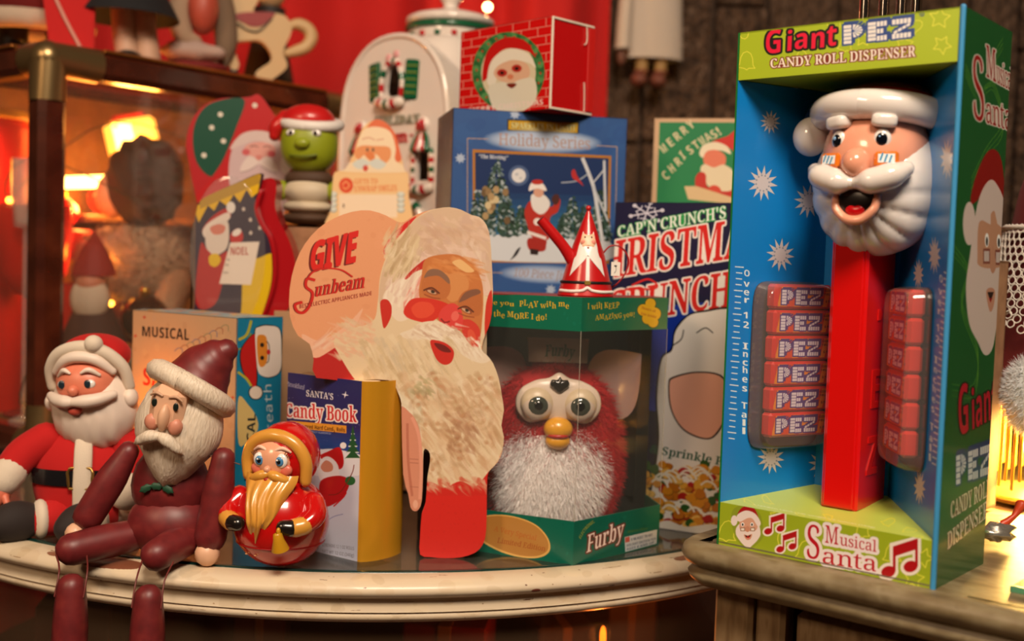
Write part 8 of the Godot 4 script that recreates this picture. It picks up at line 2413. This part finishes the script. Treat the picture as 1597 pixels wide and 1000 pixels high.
# ================================================================ lamp doll, chrome rack and greenery at the right
func right_edge():
	var o := thing("doll_lamp", "lamp doll in a red velvet robe with lace cape, fur muff and glowing gold fringe", "lamp", Vector3(0.4550, 0.0590, -0.965), -25.0)
	var velvet := mt("dl_velvet", "5a0808", 0.9, {"sheen": 0.6})
	part("robe", mv(lathe(pts2([0.018, 0.30, 0.030, 0.26, 0.040, 0.20, 0.050, 0.12, 0.057, 0.085, 0.050, 0.085, 0.042, 0.12, 0.012, 0.29]), 32), Transform3D()), velvet, o, "dark red velvet robe")
	# lace cape: little rings joined into a net
	var ringm := to_mesh(tube(pts3([0.0, 0.0034, 0, 0.0026, 0.0018, 0, 0.0030, -0.0014, 0, 0.0, -0.0034, 0, -0.0030, -0.0014, 0, -0.0026, 0.0018, 0, 0.0, 0.0034, 0]), 0.0006, 5, 2))
	var list := []
	for r in 14:
		for k in 44:
			var a := TAU * (k + 0.5 * (r % 2)) / 44
			var y := 0.228 - r * 0.0062
			var rad := 0.040 + r * 0.0016 + (0.0015 * sin(a * 11.0) if r > 10 else 0.0)
			list.append(Transform3D(Basis(Vector3.UP, a) * Basis(Vector3.RIGHT, -0.2), Vector3(sin(a) * rad, y + (0.003 * cos(a * 11.0) if r > 11 else 0.0), cos(a) * rad)))
	var mm := MultiMesh.new()
	mm.transform_format = MultiMesh.TRANSFORM_3D
	mm.mesh = ringm
	mm.instance_count = list.size()
	for k in list.size():
		mm.set_instance_transform(k, list[k])
	var lace := MultiMeshInstance3D.new()
	lace.multimesh = mm
	lace.material_override = mt("dl_lace", "d8d0c6", 0.8)
	lace.name = "lace_cape"
	lace.set_meta("kind", "stuff")
	lace.set_meta("label", "white crochet lace cape")
	o.add_child(lace)
	part("lace_edge", ringtube(Vector3(0, 0.229, 0), 0.0402, 0.0402, 0.002, Basis(), 40, 0.0, TAU, 8), mt("dl_lace", "d8d0c6", 0.8), o)
	var muff := sph(Vector3(-0.012, 0.093, 0.060), Vector3(0.020, 0.030, 0.018), 24, 16)
	var mu := part("fur_muff", muff, mt("dl_fur", "d4d6d8", 0.9, {"sheen": 0.5}), o, "white fur muff")
	fuzz(mu, "muff_pile", muff, mt("dl_fur", "d4d6d8", 0.9), 2500, 0.007, 0.0007, 8)
	part("fringe_braid", ringtube(Vector3(0, 0.085, 0), 0.0565, 0.0565, 0.004, Basis(), 44, 0.0, TAU, 8), mt("dl_braid", "c0a878", 0.5, {"metal": 0.4}), o, "pale braid")
	for k in 64:
		var a := TAU * k / 64
		var j := 0.0015 * sin(k * 5.3)
		part("fringe_strand", tube([Vector3(sin(a) * 0.0565, 0.083, cos(a) * 0.0565), Vector3(sin(a) * (0.0575 + j), 0.052, cos(a) * (0.0575 + j)), Vector3(sin(a + j * 6.0) * 0.0575, 0.018 + 0.004 * sin(k * 2.7), cos(a + j * 6.0) * 0.0575)], 0.0015, 6, 2), mt("dl_gold", "c9a548", 0.35, {"metal": 0.75}), o)
	part("collar", sph(Vector3(0, 0.30, 0), Vector3(0.022, 0.012, 0.022), 18, 10), mt("dl_lace", "d8d0c6", 0.8), o)
	part("head", sph(Vector3(0, 0.335, 0), Vector3(0.026, 0.032, 0.026), 18, 12), mt("dl_face", "c89a80", 0.5), o)
	part("hood", sph(Vector3(0, 0.348, -0.008), Vector3(0.031, 0.030, 0.029), 18, 12), velvet, o)
	part("base", lathe(pts2([0.0, 0.0, 0.050, 0.0, 0.050, 0.006, 0.012, 0.010, 0.010, 0.028, 0.0, 0.028]), 28), mt("dl_base", "c8a860", 0.3, {"metal": 0.8}), o)
	bulb(o, Vector3(0, 0.044, 0), 0.016, Color(1.0, 0.80, 0.42), 0.11, 6.0, "lamp_bulb")
	# unseen carton added to block the lamp from reflecting in the window box
	o = thing("carton", "tall brown carton added unseen behind the lime dispenser carton to block the lamp", "carton", Vector3(0.3150, 0.0590, -0.935), -40.4, "brown risers under the toys")
	carton(o, 0.07, 0.20, 0.05, {"rest": mt("cardboard", "9b7050", 0.85)}, 0.002)
	# crumpled silver and orange wrapper on the counter
	o = thing("sweet_wrapper", "crumpled silver sweet wrapper with an orange tip beside the lamp", "wrapper", Vector3(0.3480, 0.0590, -0.800), 20.0)
	part("foil", sph(Vector3(0, 0.007, 0), Vector3(0.013, 0.007, 0.009), 12, 8, func(q: Vector3) -> float: return 1.0 + 0.25 * sin(q.x * 9.0 + q.z * 7.0) * cos(q.y * 8.0)), mt("foil", "c8c2b8", 0.25, {"metal": 0.8}), o)
	part("twist", tube(pts3([0.004, 0.012, 0, 0.012, 0.018, 0.002, 0.018, 0.026, 0.002]), [0.003, 0.002, 0.004], 6, 2), mt("foil_or", "c8401c", 0.4), o)
	# chrome display rack behind the carton
	o = thing("chrome_rack", "chrome rack of upright rods showing above the lime carton", "rack", Vector3(0.2960, 0.0550, -0.905), -40.4)
	for x in [-0.030, -0.014, 0.000, 0.012]:
		part("rod", tube([Vector3(x, 0.008, 0), Vector3(x, 0.56, 0)], 0.0042, 12, 1), mt("chrome", "c8c0b8", 0.12, {"metal": 1.0}), o)
	part("foot", cbox(Vector3(0.07, 0.008, 0.05), 0.002, Vector3(-0.008, 0.004, 0)), mt("chrome", "c8c0b8", 0.12, {"metal": 1.0}), o)
	# dark small fir behind the lamp
	o = thing("small_fir", "dark green artificial fir standing at the back of the taller counter", "tree", Vector3(0.640, 0.0590, -1.16))
	part("trunk", tube([Vector3(0, 0.01, 0), Vector3(0, 0.5, 0)], [0.012, 0.006], 10, 2), mt("fir_trunk", "2a1c12", 0.9), o)
	part("pot", lathe(pts2([0.0, 0.0, 0.045, 0.0, 0.055, 0.06, 0.0, 0.06]), 20), mt("fir_pot", "4a2018", 0.6), o)
	var cone := lathe(pts2([0.02, 0.09, 0.125, 0.10, 0.115, 0.16, 0.085, 0.26, 0.055, 0.38, 0.01, 0.52]), 24)
	fuzz(o, "needles", cone, mt("fir_needle", "143a1e", 0.6), 5200, 0.035, 0.003, 77)
	# small amber bulb on the curtain
	o = thing("curtain_bulb", "tiny white-hot fairy bulb glowing beside the jar lid", "bulb", Vector3(-0.054, 0.640, -1.80))
	bulb(o, Vector3.ZERO, 0.0065, Color(1.0, 0.78, 0.5), 0.006, 12.0)
	part("cord", tube(pts3([0, 0.005, 0, 0.02, 0.08, -0.04, 0.03, 0.25, -0.09]), 0.001, 6, 4), mt("cord_green", "1c2a16", 0.6), o)

func shoulder_bulb():
	var o := thing("fairy_bulb", "single lit amber fairy bulb on a cord between the two seated Santas", "bulb", Vector3(-0.3430, 0.0, -1.0300))
	bulb(o, Vector3(0, 0.0945, 0), 0.0042, Color(1.0, 0.55, 0.12), 0.003, 5.0)
	part("cord", tube(pts3([0.0, 0.090, 0.0, 0.004, 0.05, -0.004, 0.0, 0.002, -0.008, 0.03, 0.0012, -0.02]), 0.001, 6, 4), mt("cord_green", "1c2a16", 0.6), o)

# ================================================================ goods under the glass counter
func below():
	var g := "gift boxes on the shelf under the bow counter"
	var k := 0
	for q in [[-0.42, -1.12, 0.07, 0.15, "4a1410", 10], [-0.33, -1.02, 0.06, 0.10, "5a1a10", -14], [-0.24, -1.13, 0.05, 0.17, "6e2a14", 4], [-0.15, -1.05, 0.07, 0.11, "7a1210", 20], [-0.05, -1.10, 0.08, 0.15, "8a1612", -6], [0.06, -1.16, 0.06, 0.13, "5a3a24", 12], [0.14, -1.20, 0.05, 0.16, "6a4a34", -10]]:
		var o := thing("gift_box", "%s gift box with gold ribbon on the shelf under the glass counter" % ["dark maroon", "low brownish red", "tall russet", "crimson", "bright red", "brown", "tall tan"][k], "box", Vector3(q[0], -0.2498, q[1]), q[5], g)
		part("body", cbox(Vector3(q[2], q[3], q[2]), 0.002, Vector3(0, q[3] / 2, 0)), mt("gift" + q[4], q[4], 0.5), o)
		part("ribbon", cbox(Vector3(q[2] * 0.16, q[3] + 0.001, q[2] + 0.002), 0.0005, Vector3(0, q[3] / 2, 0)), mt("ribbon", "a8742a", 0.35), o)
		k += 1
	var o2 := thing("candle_bulb", "pair of small amber glows added for an orange reflection in the curved counter glass", "bulb", Vector3(0.090, -0.2498, -1.00))
	part("holder", tube([Vector3(0, 0.0, 0), Vector3(0, 0.155, 0)], 0.004, 10, 1), mt("candle_stick", "b02a18", 0.4), o2)
	for q in [[0.0, 0.165, 0.0030], [-0.006, 0.152, 0.0025]]:
		part("flame", sph(Vector3(q[0], q[1], 0), Vector3(q[2], q[2] * 3.4, q[2]), 10, 8), mt("reflection_glow", Color(1, 0.6, 0.2), 0.4, {"emit": Color(1.0, 0.42, 0.08), "power": 2.5}), o2)  # glowing shapes added in place of an orange reflection in the glass
	var l := OmniLight3D.new()
	l.name = "reflection_light"
	l.light_color = Color(1.0, 0.5, 0.2); l.light_energy = 0.004; l.light_size = 0.006; l.omni_range = 3.0; l.omni_attenuation = 2.0; l.shadow_enabled = true
	o2.add_child(l)
	l.position = Vector3(0, 0.165, 0)
